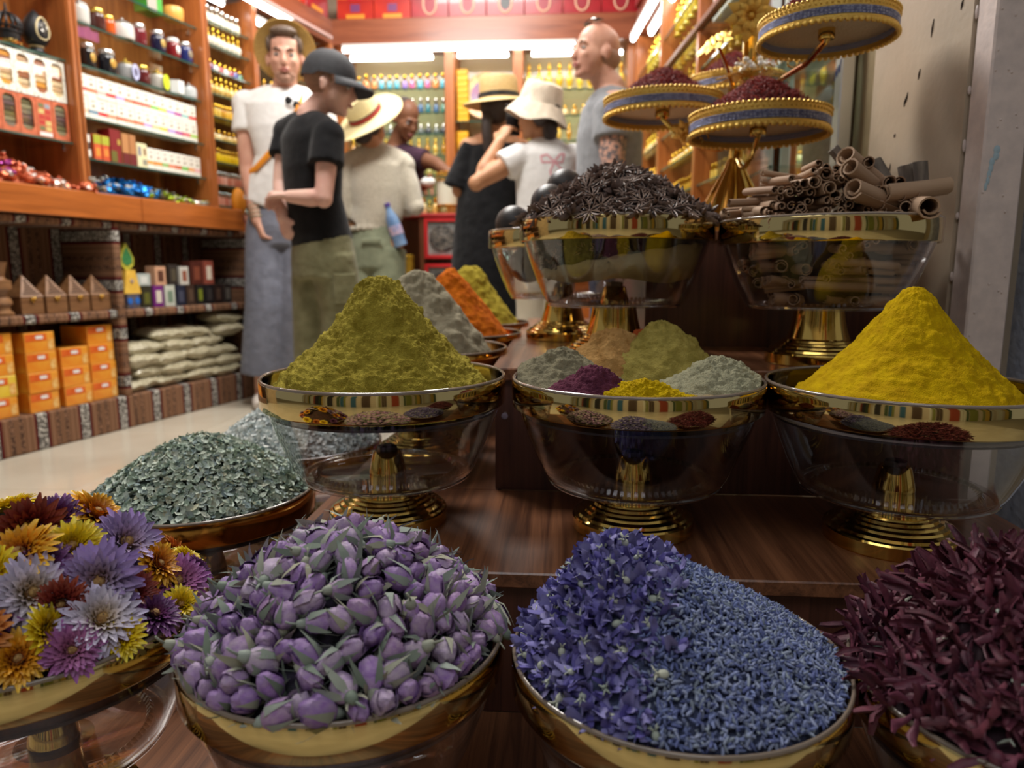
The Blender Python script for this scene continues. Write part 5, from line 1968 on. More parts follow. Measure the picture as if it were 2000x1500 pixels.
FOIL = {n: mat('%s_foil' % n, lin(*c), .25, .6, bmp=.5, bscale=200) for n, c in (('copper', (206, 110, 76)), ('white', (232, 228, 222)), ('purple', (176, 74, 160)), ('blue', (34, 132, 214)), ('silver', (196, 198, 190)), ('green', (170, 200, 50)), ('grey', (110, 108, 92)))}
SW = {n: [sweet_mesh(m, sum(map(ord, n)) % 97 + k) for k in range(2)] for n, m in FOIL.items()}
nsw = 0
for _ in range(298):
    bay = 0 if rn.random() < .58 else 1
    if bay == 0:
        s = rn.uniform(-.14, .50)
        t = .014 + .2 * rn.random() ** 1.4
        hmax = .13 * math.exp(-((s - .14) / .25) ** 2) * min(1, .12 + t * 7.5)
        f = (s + .1) / .55 + rn.gauss(0, .12)
        c = rn.choice(('purple', 'purple', 'white', 'copper') if f < .42 else ('copper', 'copper', 'white', 'copper'))
    else:
        s = rn.uniform(.50, 1.24)
        t = .014 + .19 * rn.random() ** 1.4
        hmax = .085 * math.exp(-((s - .72) / .38) ** 2) * min(1, .15 + t * 7.5)
        f = (s - .5) / .72 + rn.gauss(0, .06)
        c = rn.choice(('silver', 'silver', 'grey') if f < .15 else ('blue', 'blue', 'blue', 'silver') if f < .55 else ('green', 'silver', 'green', 'white', 'grey'))
    z = 1.004 + .012 + rn.uniform(.72, 1.0) * max(0, hmax)
    if s > .455 and s < .51 and t > 0:
        t = .0
    o = link('wrapped_sweet', rn.choice(SW[c]))
    lplace(o, s, t, z, rn.random() * 6)
    o.rotation_euler.x = PI / 2 + rn.gauss(0, .35)
    o.rotation_euler.y = rn.gauss(0, .3)
    tag(o, '%s foil wrapped sweet in the heap on the wooden counter' % c, 'sweet', '%s wrapped sweets on the counter' % c)
for s, rs, h, c in ((.14, .32, .095, 'copper'), (.74, .30, .062, 'blue')):
    b = MB()
    b.lathe([(0, 0)] + [(math.cos(k * PI / 20), math.sin(k * PI / 20)) for k in range(10)] + [(0, 1)], 36, 0, Matrix.Translation((s, .20, 1.0045)) @ Matrix.Diagonal((rs, .095, h, 1)))
    o = lplace(b.obj('sweet_bed', FOIL[c], None, None), 0, 0, 0)
    tag(o, '%s sweets lying under the surface of the heap on the counter' % c, 'sweet', None, 'stuff')

# ------------------------------------------------------------------ lower shelf: carved boxes, caskets, cartons, bags
CARV = wood('carved_wood', lin(104, 68, 40), lin(150, 108, 70), 'x', rough=.45, coat=.1)
CARVP = mat('carved_lattice', lin(150, 112, 74), .6, col2=lin(70, 44, 26), scale=140, bmp=.9, bscale=140, bdist=.003)
pb = MB().box(-.046, .046, 0, .092, 0, .066, c=.002).mesh('pyramid_box', CARV)
pt = MB().add([(-.047, -.001, .068), (.047, -.001, .068), (.047, .093, .068), (-.047, .093, .068), (0, .046, .152)], [(0, 1, 4), (1, 2, 4), (2, 3, 4), (3, 0, 4), (3, 2, 1, 0)]).mesh('pyramid_lid', CARV, smooth=False)
lat = MB()
for r_ in range(6):
    n = 7 - r_
    for k in range(n):
        f = .12 + r_ * .12
        zc = .068 + .084 * f
        half = .047 * (1 - f) * .80
        x_ = (k - (n - 1) / 2) * (2 * half / 7)
        y_ = -.001 + .047 * f
        lat.box(x_ - .0026, x_ + .0026, y_ - .0022, y_ + .002, zc - .002, zc + .0035)
lat_me = lat.mesh('carved_dots', mat('carved_dark', lin(70, 44, 26), .7), smooth=False)
hs_ = MB().box(-.010, .010, -.004, 0, .052, .066, c=.001)
hs_.ball((-.006, -.005, .061), .0055, 10, 6)
hs_.ball((.006, -.005, .061), .0055, 10, 6)
hs_.lathe([(.003, 0), (.0065, .001), (.0065, .003), (.003, .004)], 14, 0, Matrix.Translation((0, -.003, .053)) @ Matrix.Rotation(PI / 2, 4, 'X'), close=True)
hs_me = hs_.mesh('gold_hasp', GOLD)
for k in range(8):
    front = k < 4
    s = (.215 + .103 * k) if front else (.20 + .103 * (k - 4))
    o = lplace(thing('pyramid_box', 'carved pyramid box with a gold hasp, %s in the %s row from the left' % (ORD[k % 4], 'front' if front else 'back'), 'box', group='carved pyramid boxes'), s, .03 if front else .155, .5255, rn.uniform(-.04, .04))
    for nm, me in (('box_body', pb), ('pyramid_lid', pt), ('gold_hasp', hs_me)):
        q = link(nm, me, o)
    link('carved_dots', lat_me, o)['kind'] = 'stuff'
o = lplace(MB().lathe([(0, 0), (.045, 0), (.046, .012), (.036, .018), (.034, .03), (.044, .046), (.040, .062), (.030, .07), (.034, .084), (.046, .10), (.046, .13), (.030, .136), (.026, .145), (.036, .19), (.040, .20), (0, .20)], 32).obj('turned_burner', CARV), .105, .06, .5255)
tag(o, 'turned wooden incense burner left of the pyramid boxes', 'incense burner')

o = lplace(thing('blue_carton', 'blue patterned carton under the yellow trapezoid box', 'box'), .694, .03, .5255)
bm = MB().box(-.036, .036, 0, .07, 0, .066, c=.002).obj('carton_body', mat('blue_print', lin(48, 58, 104), .5, col2=lin(110, 96, 70), scale=70), o)
for x_ in (-.02, .02):
    MB().prism([(x_ + .013 * math.cos(2 * PI * i / 16), .034 + .015 * math.sin(2 * PI * i / 16)) for i in range(16)], 0, .002, 0, Matrix.Rotation(PI / 2, 4, 'X')).obj('blue_disc', flat('blue_disc_colour', lin(40, 104, 190), .5), o)
o = lplace(thing('yellow_box', 'yellow trapezoid box standing on the blue carton', 'box'), .694, .03, .592)
MB().add([(-.046, 0, 0), (.046, 0, 0), (.046, .06, 0), (-.046, .06, 0), (-.024, .005, .105), (.024, .005, .105), (.024, .055, .105), (-.024, .055, .105)],
         [(3, 2, 1, 0), (4, 5, 6, 7), (0, 1, 5, 4), (1, 2, 6, 5), (2, 3, 7, 6), (3, 0, 4, 7)]).obj('box_body', mat('yellow_card', lin(232, 190, 80), .45, col2=lin(214, 166, 60), scale=30), o, smooth=False)
MB().prism([(.010 * math.cos(2 * PI * i / 14), .056 + .010 * math.sin(2 * PI * i / 14)) for i in range(14)], 0, .004, 0, Matrix.Translation((0, .003, 0)) @ Matrix.Rotation(PI / 2, 4, 'X')).obj('round_emblem', flat('emblem_colour', lin(176, 150, 130), .5), o)
o = lplace(thing('leaf_plaque', 'green leaf-shaped plaque with a yellow border on top of the yellow box', 'ornament'), .694, .05, .698)
def leafpoly(k):
    return [(x_ * k, .058 + (z_ - .058) * k) for x_, z_ in ((-.012, .0), (.012, .0), (.036, .022), (.038, .05), (.022, .082), (0, .118), (-.022, .082), (-.038, .05), (-.036, .022))]
MB().prism(leafpoly(1), 0, .02, 0, Matrix.Translation((0, .02, 0)) @ Matrix.Rotation(PI / 2, 4, 'X')).obj('yellow_border', mat('yellow_border', lin(206, 196, 70), .5, col2=lin(130, 140, 40), scale=90), o, smooth=False)
MB().prism(leafpoly(.70), 0, .0215, 0, Matrix.Translation((0, .02, .001)) @ Matrix.Rotation(PI / 2, 4, 'X')).obj('green_leaf', mat('green_print', lin(40, 110, 66), .5, col2=lin(70, 140, 80), scale=60), o, smooth=False)

LOWB = [(.775, .058, .088, (58, 54, 40), (96, 96, 40), 'dark olive carton'), (.845, .062, .098, (116, 44, 120), (214, 206, 190), 'purple carton with a cream panel'), (.915, .062, .095, (196, 200, 186), (120, 140, 120), 'pale grey-green floral carton'),
        (.985, .058, .092, (40, 42, 58), (70, 72, 90), 'dark blue carton'), (1.05, .054, .10, (66, 50, 42), (90, 70, 56), 'dark brown carton'), (1.115, .05, .10, (44, 40, 38), (120, 130, 40), 'black carton with a lime streak'),
        (1.18, .056, .10, (38, 36, 38), (60, 56, 56), 'plain black carton'), (1.245, .056, .10, (46, 34, 32), (80, 60, 50), 'small maroon-black carton'), (1.315, .06, .10, (50, 44, 42), (90, 86, 80), 'dark grey carton')]
UPB = [(.765, .075, .055, (178, 186, 180), (214, 216, 210), 'low pale grey carton pair'), (.865, .064, .088, (206, 158, 126), (96, 60, 46), 'peach carton with a dark square window'), (.945, .056, .098, (54, 46, 40), (84, 76, 60), 'tall dark brown carton'),
       (1.015, .056, .088, (206, 202, 192), (150, 90, 70), 'white carton with a round red print'), (1.10, .075, .115, (86, 44, 36), (130, 70, 50), 'wide red-brown carton'), (1.185, .066, .118, (150, 80, 66), (226, 214, 196), 'tall carton with a round pale medallion')]
for zz, lst, nm in ((.5255, LOWB, 'bottom layer'), (.6265, UPB, 'second layer')):
    for (s, w_, h, c, c2, lb) in lst:
        z = zz if nm == 'bottom layer' else .5255 + .100
        o = lplace(link('perfume_carton', front_mesh('perfume_carton', w_, h if nm != 'bottom layer' else .0995, .06, OBJG)), s, .035, z)
        o.color = rgba(lin(*c))
        tag(o, '%s in the %s of the low shelf' % (lb, nm), 'box')
        panel(o, 'label_panel', -w_ * .26, w_ * .26, h * .2, h * .78, flat('panel_colour', lin(*c2), .4))

# cling-filmed orange cartons
ORM = mat('orange_carton', lin(226, 132, 34), .3, col2=lin(236, 170, 60), scale=14, coat=.5, bmp=.15, bscale=40)
YLM = mat('yellow_carton', lin(228, 190, 40), .3, col2=lin(236, 206, 90), scale=14, coat=.5, bmp=.15, bscale=40)
OBAND = mat('dark_orange_print', lin(206, 84, 30), .35, col2=lin(226, 110, 40), scale=40)
oc = MB().box(-.063, .063, 0, .15, 0, .079, c=.002).mesh('orange_carton', ORM)
yc = MB().box(-.063, .063, 0, .15, 0, .079, c=.002).mesh('orange_carton', YLM)
bnd = MB().box(-.058, .03, -.0008, .0006, .045, .073).mesh('red_band', OBAND, smooth=False)
lbl = MB().box(-.018, .014, -.0016, .0006, .054, .067, c=.003).mesh('white_label', WHITE)
scn = MB().box(.034, .058, -.0008, .0006, .006, .05).mesh('pale_picture', mat('pale_picture', lin(236, 200, 130), .4, col2=lin(220, 150, 60), scale=60), smooth=False)
for c, (s, n, off) in enumerate(((-.10, 4, 0.0), (.050, 4, .0), (.212, 4, -.012), (.365, 3, -.006), (.506, 4, .008))):
    for k in range(n):
        o = link('orange_carton', yc if (c == 1 and k == 1) else oc)
        z = .1455 + .0795 * k * (1.0 if c != 2 else .98)
        lplace(o, s + rn.uniform(-.003, .003), .022 + off + rn.uniform(0, .006), z, rn.uniform(-.03, .03))
        if c == 2:
            o.scale.z = .98
        tag(o, '%s carton in film wrap, %s from the bottom of the %s stack from the left' % ('yellow' if (c == 1 and k == 1) else 'orange', ORD[k], ORD[c]), 'box', 'filmed cartons stacked on the floor shelf')
        for nm, me in (('red_band', bnd), ('white_label', lbl), ('pale_picture', scn)):
            link(nm, me, o)

# clear bags of pale beans
BEANM = mat('pale_beans', lin(206, 198, 168), .28, col2=lin(150, 140, 112), scale=120, bmp=.8, bscale=90, bdist=.004, coat=.7)


def bag_mesh(seed):
    n, m = 18, 12
    V, F_ = [], []
    for sgn in (1, -1):
        for i in range(n + 1):
            for j in range(m + 1):
                u, v = i / n * 2 - 1, j / m * 2 - 1
                e = max(0, (1 - abs(u) ** 3.2) * (1 - abs(v) ** 3.2)) ** .55
                V.append((.108 * u, .075 * v, sgn * .034 * e))
    k = (n + 1) * (m + 1)
    for sgn in (0, 1):
        for i in range(n):
            for j in range(m):
                a = sgn * k + i * (m + 1) + j
                q = (a, a + m + 1, a + m + 2, a + 1)
                F_.append(q if sgn == 0 else q[::-1])
    V = np.array(V)
    d = vnoise(V, 26, seed) * .007 + vnoise(V, 60, seed + 1) * .003
    V[:, 2] += d
    V[:, 0] += .006 * vnoise(V, 18, seed + 3)
    b = MB()
    b.v, b.f, b.m = [tuple(p) for p in V], F_, [0] * len(F_)
    return b.mesh('bean_bag', BEANM, angle=None)


bags = [bag_mesh(s) for s in (1, 2, 3, 4, 5)]
nb = 0
for lay in range(6):
    n = (4, 4, 4, 3, 3, 1)[lay]
    for k in range(n):
        s = .725 + .175 * k + (.035 if lay % 2 else 0) + rn.uniform(-.012, .012)
        if lay == 5:
            s = 1.31
        if lay == 3:
            s = .74 + .2 * k
        if lay == 4:
            s = (.90, 1.06, 1.30)[k]
        o = lplace(link('bean_bag', bags[nb % 5]), s, .088 + rn.uniform(-.008, .014), .178 + .0535 * lay + rn.uniform(-.003, .003), rn.uniform(-.08, .08) + (PI if nb % 3 == 0 else 0))
        o.rotation_euler.x = rn.uniform(-.06, .06)
        o.rotation_euler.y = rn.uniform(-.07, .07)
        nb += 1
        tag(o, 'clear bag of pale beans, %s from the divider in the %s' % (ORD[k], ('bottom layer', 'second layer', 'third layer', 'fourth layer', 'fifth layer', 'top layer')[lay]), 'bag', 'bags of pale beans on the floor shelf')

# red boxes on top of the beams
REDC = mat('red_card', lin(170, 22, 36), .3, col2=lin(120, 10, 24), scale=6, coat=.4)
CREAM = flat('cream_print', lin(226, 190, 160), .4)
arch = MB()
P1 = []
for k in range(33):
    a = PI + PI * k / 32
    P1.append((.040 * math.cos(a), -.001, .075 + .055 * math.sin(a)))
P1 = [(-.040, -.001, .20)] + P1 + [(.040, -.001, .20)]
arch.tube(P1, .0055, 6)
arch_me = arch.mesh('arch_print', CREAM)
arin_me = MB().prism([(.030 * math.cos(PI + PI * k / 16), .078 + .040 * math.sin(PI + PI * k / 16)) for k in range(17)] + [(.030, .2), (-.030, .2)], 0, .003, 0, Matrix.Translation((0, .002, 0)) @ Matrix.Rotation(PI / 2, 4, 'X')).mesh('arch_centre', flat('deep_red_print', lin(150, 26, 46), .4), smooth=False)
arin2 = MB().prism([(.030 * math.cos(PI + PI * k / 16), .078 + .040 * math.sin(PI + PI * k / 16)) for k in range(17)] + [(.030, .2), (-.030, .2)], 0, .003, 0, Matrix.Translation((0, .002, 0)) @ Matrix.Rotation(PI / 2, 4, 'X')).mesh('arch_centre', flat('dark_print', lin(40, 40, 40), .4), smooth=False)
rb_me = MB().box(-.117, .117, 0, .12, 0, .26, c=.002).mesh('red_box', REDC, smooth=False)
ob_me = MB().box(-.117, .117, 0, .12, 0, .26, c=.002).mesh('red_box', mat('orange_red_card', lin(200, 50, 30), .3, col2=lin(150, 20, 30), scale=5, coat=.4), smooth=False)
xs = [-1.335 + .2385 * k for k in range(8)]
for k, x_ in enumerate(xs):
    if x_ > .36:
        break
    o = link('red_box', rb_me if k >= 2 else ob_me, None, (x_, 4.73, 2.269))
    if k >= 2:
        tag(o, 'red box with a %s arch print on the back beam, %s from the left' % ('cream' if k != 4 else 'black-centred', ORD[k - 2]), 'box', 'red boxes on the beams')
        link('arch_print', arch_me, o)
        link('arch_centre', arin2 if k == 4 else arin_me, o)
    else:
        tag(o, 'orange-red box with a gold strip on the back beam, %s from the left corner' % ORD[k], 'box', 'red boxes on the beams')
        panel(o, 'gold_strip', -.06, .06, .006, .03, flat('gold_print', lin(226, 150, 50), .35))
        panel(o, 'purple_print', -.03, .03, .045, .09, flat('purple_print_colour', lin(120, 60, 110), .4))
        panel(o, 'orange_field', -.116, .116, .12, .258, flat('orange_print', lin(226, 96, 30), .4))
        panel(o, 'red_badge', -.045, .045, .11, .20, flat('red_badge_colour', lin(200, 30, 40), .4), -.003)
for k in range(3):
    o = lplace(link('red_box', ob_me if k else rb_me), 2.24 - .24 * k, .01, 2.269)
    tag(o, 'red box on the left beam, %s from the back corner' % ORD[k], 'box', 'red boxes on the beams')
    panel(o, 'gold_strip', -.06, .06, .006, .03, flat('gold_print', lin(226, 150, 50), .35))
for k in range(4):
    o = link('red_box', rb_me)
    rplace(o, 2.05 - .24 * k, -.02, 2.269, PI)
    tag(o, 'red box on the right beam, %s from the back corner' % ORD[k], 'box', 'red boxes on the beams')
# ================================================================== perfume bottles
rn = random.Random(202)
BOTG = objcolor('coloured_bottle', 0.06, 0.0, coat=1.0)
BGOLD = mat('bottle_gold', lin(232, 186, 70), .18, 1.0)
BSIL = mat('bottle_silver', lin(220, 220, 214), .15, 1.0)


def bottle_kinds():
    k = {}
    k['spire'] = ([(0, 0), (.016, 0), (.018, .003), (.013, .008), (.010, .012), (.016, .02), (.0185, .034), (.015, .048), (.006, .056), (.006, .06), (0, .06)],
                  [(.0065, .058), (.011, .060), (.0085, .068), (.004, .072), (.008, .078), (.007, .086), (.003, .094), (.0045, .098), (0, .110)])
    k['ball'] = ([(0, 0), (.015, 0), (.017, .004), (.017, .042), (.013, .050), (.006, .054), (.006, .058), (0, .058)],
                 [(.006, .056), (.008, .058), (.008, .062), (.005, .064), (.011, .070), (.0125, .077), (.010, .085), (0, .089)])
    k['roll'] = ([(0, 0), (.008, 0), (.009, .002), (.009, .045), (.0075, .048), (0, .048)], [(.0082, .046), (.0088, .047), (.0088, .066), (.007, .069), (0, .070)])
    k['squat'] = ([(0, 0), (.020, 0), (.0225, .004), (.0225, .030), (.018, .038), (.007, .042), (.007, .046), (0, .046)],
                  [(.0075, .045), (.010, .046), (.010, .060), (.0085, .063), (0, .064)])
    k['tall'] = ([(0, 0), (.022, 0), (.024, .004), (.015, .014), (.012, .022), (.020, .040), (.025, .066), (.020, .090), (.009, .104), (.008, .110), (0, .110)],
                 [(.009, .106), (.015, .110), (.012, .122), (.006, .128), (.013, .140), (.010, .154), (.004, .164), (.007, .170), (0, .186)])
    return k


BK = {}
for n_, (body, cap) in bottle_kinds().items():
    for cm, c in (('gold', BGOLD), ('silver', BSIL)):
        b = MB().lathe(body, 12, 0)
        b.lathe(cap, 10, 1)
        BK[n_, cm] = b.mesh('perfume_bottle', [BOTG, c])
        BK[n_, cm, 'body'] = MB().lathe(body, 16).mesh('perfume_bottle', BOTG)
        BK[n_, cm, 'cap'] = MB().lathe(cap, 14).mesh('bottle_cap', c)


BNAME = {'spire': 'spired_bottle', 'ball': 'stoppered_bottle', 'roll': 'slim_vial', 'squat': 'squat_bottle', 'tall': 'tall_bottle'}


def brow(place, pts, kind, cap, cols, label, group, scale=1.0, parts=False):
    for q in pts:
        o = link(BNAME[kind], BK[(kind, cap, 'body') if parts else (kind, cap)])
        place(o, *q)
        s = scale * rn.uniform(.95, 1.05)
        o.scale = (s, s, s)
        o.color = rgba(lin(*rn.choice(cols)))
        tag(o, label, 'bottle', group)
        if parts:
            link('bottle_cap', BK[kind, cap, 'cap'], o)


CLEAR = ((226, 222, 206), (236, 232, 216), (214, 206, 180))
GOLDC = ((226, 180, 60), (236, 200, 90), (206, 150, 40))
AMB = ((222, 196, 120), (232, 210, 150), (206, 170, 90))
PINK = ((216, 150, 126), (226, 170, 150), (200, 120, 96))
MIXC = ((110, 60, 110), (40, 120, 90), (60, 60, 150), (220, 220, 214), (180, 60, 70))
LROWS = [('ball', 'silver', CLEAR, 'clear bottle with a silver ball stopper'), ('spire', 'gold', CLEAR, 'clear bottle with a gold spire cap'), ('squat', 'gold', MIXC, 'coloured squat bottle with a gold cap'), ('spire', 'gold', AMB, 'amber bottle with a gold spire cap'),
         ('roll', 'gold', GOLDC, 'slim yellow-gold bottle'), ('squat', 'gold', AMB, 'squat amber bottle with a gold cap'), ('roll', 'gold', ((250, 214, 40), (240, 200, 30)), 'slim bright yellow bottle'), ('roll', 'silver', PINK, 'slim pinkish bottle with a silver cap'),
         ('roll', 'silver', PINK, 'small copper pink bottle')]
for r_, z in enumerate(PZ):
    kd, cp, cols, lb = LROWS[r_]
    n = 8 if kd != 'roll' else 11
    pts = [(1.27 + .30 * (k + .5) / n, t, z) for k in range(n) for t in ((.06, .15) if kd == 'roll' and r_ in (4, 6) else (.07,))]
    brow(lplace, pts, kd, cp, cols, '%s, %s shelf down, left perfume bay' % (lb, ORD[r_]), 'bottles on shelf %d of the left perfume bay' % (r_ + 1), 1.0 if kd != 'squat' else .85)
    if r_ < 7:
        kd, cp, cols, lb = LROWS[(r_ + 2) % 9]
        pts = [(1.66 + .66 * (k + .5) / 10, .07, z) for k in range(10)]
        brow(lplace, pts[:5], kd, cp, cols, '%s, %s shelf down behind the man in white' % (lb, ORD[r_]), 'bottles in row %d beside the man in white' % (r_ + 1), .9)
pts = [(1.415 + .034 * (k % 6), .03 + .034 * (k // 6), .946) for k in range(18)]
brow(lplace, pts, 'roll', 'silver', PINK, 'tiny copper pink bottle on the ledge at the end of the counter', 'tiny bottles at the end of the counter', 1.0)


def bplace(o, x, y, z, *_):
    o.location = (x, y, z)


TEAL = ((60, 130, 140), (90, 150, 130), (70, 110, 150))
GREY = ((70, 84, 84), (100, 110, 104), (60, 66, 70))
PARTY = ((220, 110, 160), (90, 180, 200), (236, 140, 70), (150, 120, 200), (240, 200, 90))
BAYS = [
    (0, 'left', [('squat', 'gold', GOLDC, 'squat gold bottle'), ('spire', 'gold', AMB, 'amber bottle with a gold spire'), ('roll', 'gold', PINK, 'slim copper pink bottle'), ('squat', 'gold', ((200, 190, 110), (180, 176, 96)), 'squat olive-yellow bottle'),
                 ('tall', 'gold', GOLDC, 'tall gold-topped amber bottle'), ('squat', 'silver', GREY, 'squat dark grey-green bottle'), ('ball', 'silver', TEAL, 'teal bottle with a silver stopper'), ('ball', 'gold', PARTY, 'brightly coloured bottle with a gold ball stopper')], 13),
    (2, 'right', [('roll', 'gold', GOLDC, 'slim gold bottle'), ('squat', 'gold', AMB, 'squat amber bottle'), ('spire', 'gold', GOLDC, 'gold spired bottle'), ('squat', 'gold', ((190, 200, 140), (206, 206, 120)), 'squat pale green bottle'),
                  ('tall', 'gold', GOLDC, 'tall gilt bottle'), ('squat', 'gold', AMB, 'squat honey bottle'), ('tall', 'gold', ((240, 214, 80), (226, 190, 50)), 'tall yellow-gold bottle with a spire')], 11)]
for bi, nm, rows, n in BAYS:
    x0, x1 = BX[bi]
    for r_, (z, (kd, cp, cols, lb)) in enumerate(zip(BZ[bi], rows)):
        m = n + (2 if kd == 'roll' else 0) - (1 if kd == 'tall' else 0)
        sc = {'tall': .70 if r_ < len(rows) - 1 else .95, 'spire': 1.05, 'ball': 1.1}.get(kd, 1.05)
        pts = [(x0 + (x1 - x0) * (k + .5) / m, 4.855 + .012 * (k % 2), z) for k in range(m)]
        brow(bplace, pts, kd, cp, cols, '%s, %s shelf up in the %s back bay' % (lb, ORD[r_], nm), 'bottles on shelf %d of the %s back bay' % (r_ + 1, nm), sc, kd == 'tall')
# middle bay: packs and a painted plate
YEL = mat('yellow_pack', lin(244, 190, 20), .35, col2=lin(226, 150, 20), scale=60)
yp = MB().box(-.036, .036, 0, .06, 0, .036, c=.003).mesh('yellow_pack', YEL)
for col, (z0, n) in enumerate(((1.42, 5), (1.66, 9))):
    for k in range(n if col else 5):
        o = link('yellow_pack', yp, None, (-.672 + rn.uniform(-.003, .003), 4.84, z0 + .0365 * k))
        tag(o, 'yellow pack, %s stack by the middle upright, %s from the bottom' % ('upper' if col else 'lower', ORD[k]), 'pack', 'yellow packs in the middle bay')
o = thing('painted_plate', 'round orange plate with a purple centre standing in the middle bay', 'plate', (-.525, 4.90, 1.83))
R_ = Matrix.Rotation(PI / 2 - .15, 4, 'X')
for nm, r0, r1, m, dz in (('plate_rim', .095, .150, mat('orange_glaze', lin(226, 130, 50), .25, col2=lin(240, 190, 110), scale=40), 0), ('plate_well', .045, .098, mat('purple_glaze', lin(130, 50, 100), .25, col2=lin(50, 70, 110), scale=14), .002), ('plate_centre', 0, .048, mat('pink_glaze', lin(214, 100, 110), .25, col2=lin(236, 170, 140), scale=30), .003)):
    MB().lathe([(r0, dz), (r1, dz + .006), (r1, dz + .010), (r0, dz + .006)] if r0 else [(0, dz), (r1, dz), (r1, dz + .006), (0, dz + .006)], 40, 0, R_, close=bool(r0)).obj(nm, m, o)
o.location = (-.525, 4.90, 1.835)
for (x, z, w_, h, c, lb) in ((-.555, 1.42, .07, .16, (150, 26, 34), 'tall dark red box under the painted plate'), (-.485, 1.42, .06, .15, (214, 40, 60), 'bright red box with a white stripe in the middle bay'), (-.42, 1.42, .06, .16, (226, 226, 220), 'white box in the middle bay'),
                             (-.665, 1.18, .08, .15, (90, 110, 190), 'blue and white box beside the middle upright'), (-.58, 1.18, .07, .14, (230, 230, 226), 'white carton next to the blue box'), (-.50, 1.18, .07, .15, (160, 40, 40), 'red carton on the third shelf of the middle bay'),
                             (-.41, 1.18, .08, .14, (60, 60, 70), 'dark carton on the third shelf of the middle bay'), (-.64, .95, .1, .16, (200, 150, 60), 'gold carton low in the middle bay'), (-.52, .95, .1, .16, (120, 50, 40), 'brown carton low in the middle bay'),
                             (-.40, 1.66, .06, .12, (230, 170, 50), 'amber yellow carton right of the painted plate')):
    o = link('shop_carton', MB().box(-w_ / 2, w_ / 2, 0, .08, 0, h, c=.002).mesh('shop_carton', OBJG, smooth=False), None, (x, 4.85, z))
    o.color = rgba(lin(*c))
    tag(o, lb, 'box')
    panel(o, 'print', -w_ * .3, w_ * .3, h * .45, h * .7, flat('print_colour', lin(222, 214, 196), .5))

RROWS = [('squat', 'gold', AMB, 'squat amber bottle'), ('roll', 'gold', GOLDC, 'slim gold bottle'), ('squat', 'gold', GOLDC, 'squat gold bottle'), ('spire', 'gold', AMB, 'honey bottle with a gold spire'), ('tall', 'gold', GOLDC, 'tall gilt bottle'), ('spire', 'gold', GOLDC, 'gilt bottle with a spire'), ('tall', 'gold', ((240, 214, 80), (226, 190, 50)), 'tall yellow gilt bottle')]
for bi, (r0, r1) in enumerate(((.035, .72), (.755, 1.47), (1.505, 2.17))):
    for r_, z in enumerate(RZS):
        kd, cp, cols, lb = RROWS[r_]
        if bi == 0 and r_ >= 5:
            continue
        n = {'roll': 12, 'tall': 8}.get(kd, 9)
        pts = [(r0 + (r1 - r0) * (k + .5) / n, .075, z) for k in range(n)]
        brow(rplace, pts, kd, cp, cols, '%s, %s shelf up, %s bay of the right wall' % (lb, ORD[r_], ('first', 'middle', 'last')[bi]), 'bottles on shelf %d, %s bay of the right wall' % (r_ + 1, ('nearest', 'middle', 'back')[bi]), {'tall': .66 if r_ == 4 else .9}.get(kd, 1.2), False)
# white and red cartons high on the right
wr = MB().box(-.05, .05, 0, .07, 0, .12, c=.002).mesh('white_carton', WHITE, smooth=False)
wp = MB().box(-.04, .04, -.001, .001, .015, .045).mesh('red_print', flat('red_print_colour', lin(214, 70, 76), .5), smooth=False)
wq = MB().box(-.035, .035, -.001, .001, .065, .105).mesh('pink_print', flat('pink_print_colour', lin(236, 190, 186), .5), smooth=False)
for r_, z in ((5, RZS[5]), (6, RZS[6])):
    for k in range(6):
        o = link('white_carton', wr)
        rplace(o, .09 + .105 * k, .04, z, PI)
        tag(o, 'white carton with red print, %s right wall shelf, %s from the case' % ('upper' if r_ == 6 else 'lower', ORD[k]), 'box', 'white cartons on the right wall')
        link('red_print', wp, o)
        link('pink_print', wq, o)
for k in range(5):
    o = link('white_carton', wr, None, (.62, 1.92 + .11 * k, 1.2855))
    o.rotation_euler.z = -PI / 2
    tag(o, 'white carton with red print on the display case, %s from the pier' % ORD[k], 'box', 'white cartons on the display case')
    link('red_print', wp, o)
    link('pink_print', wq, o)

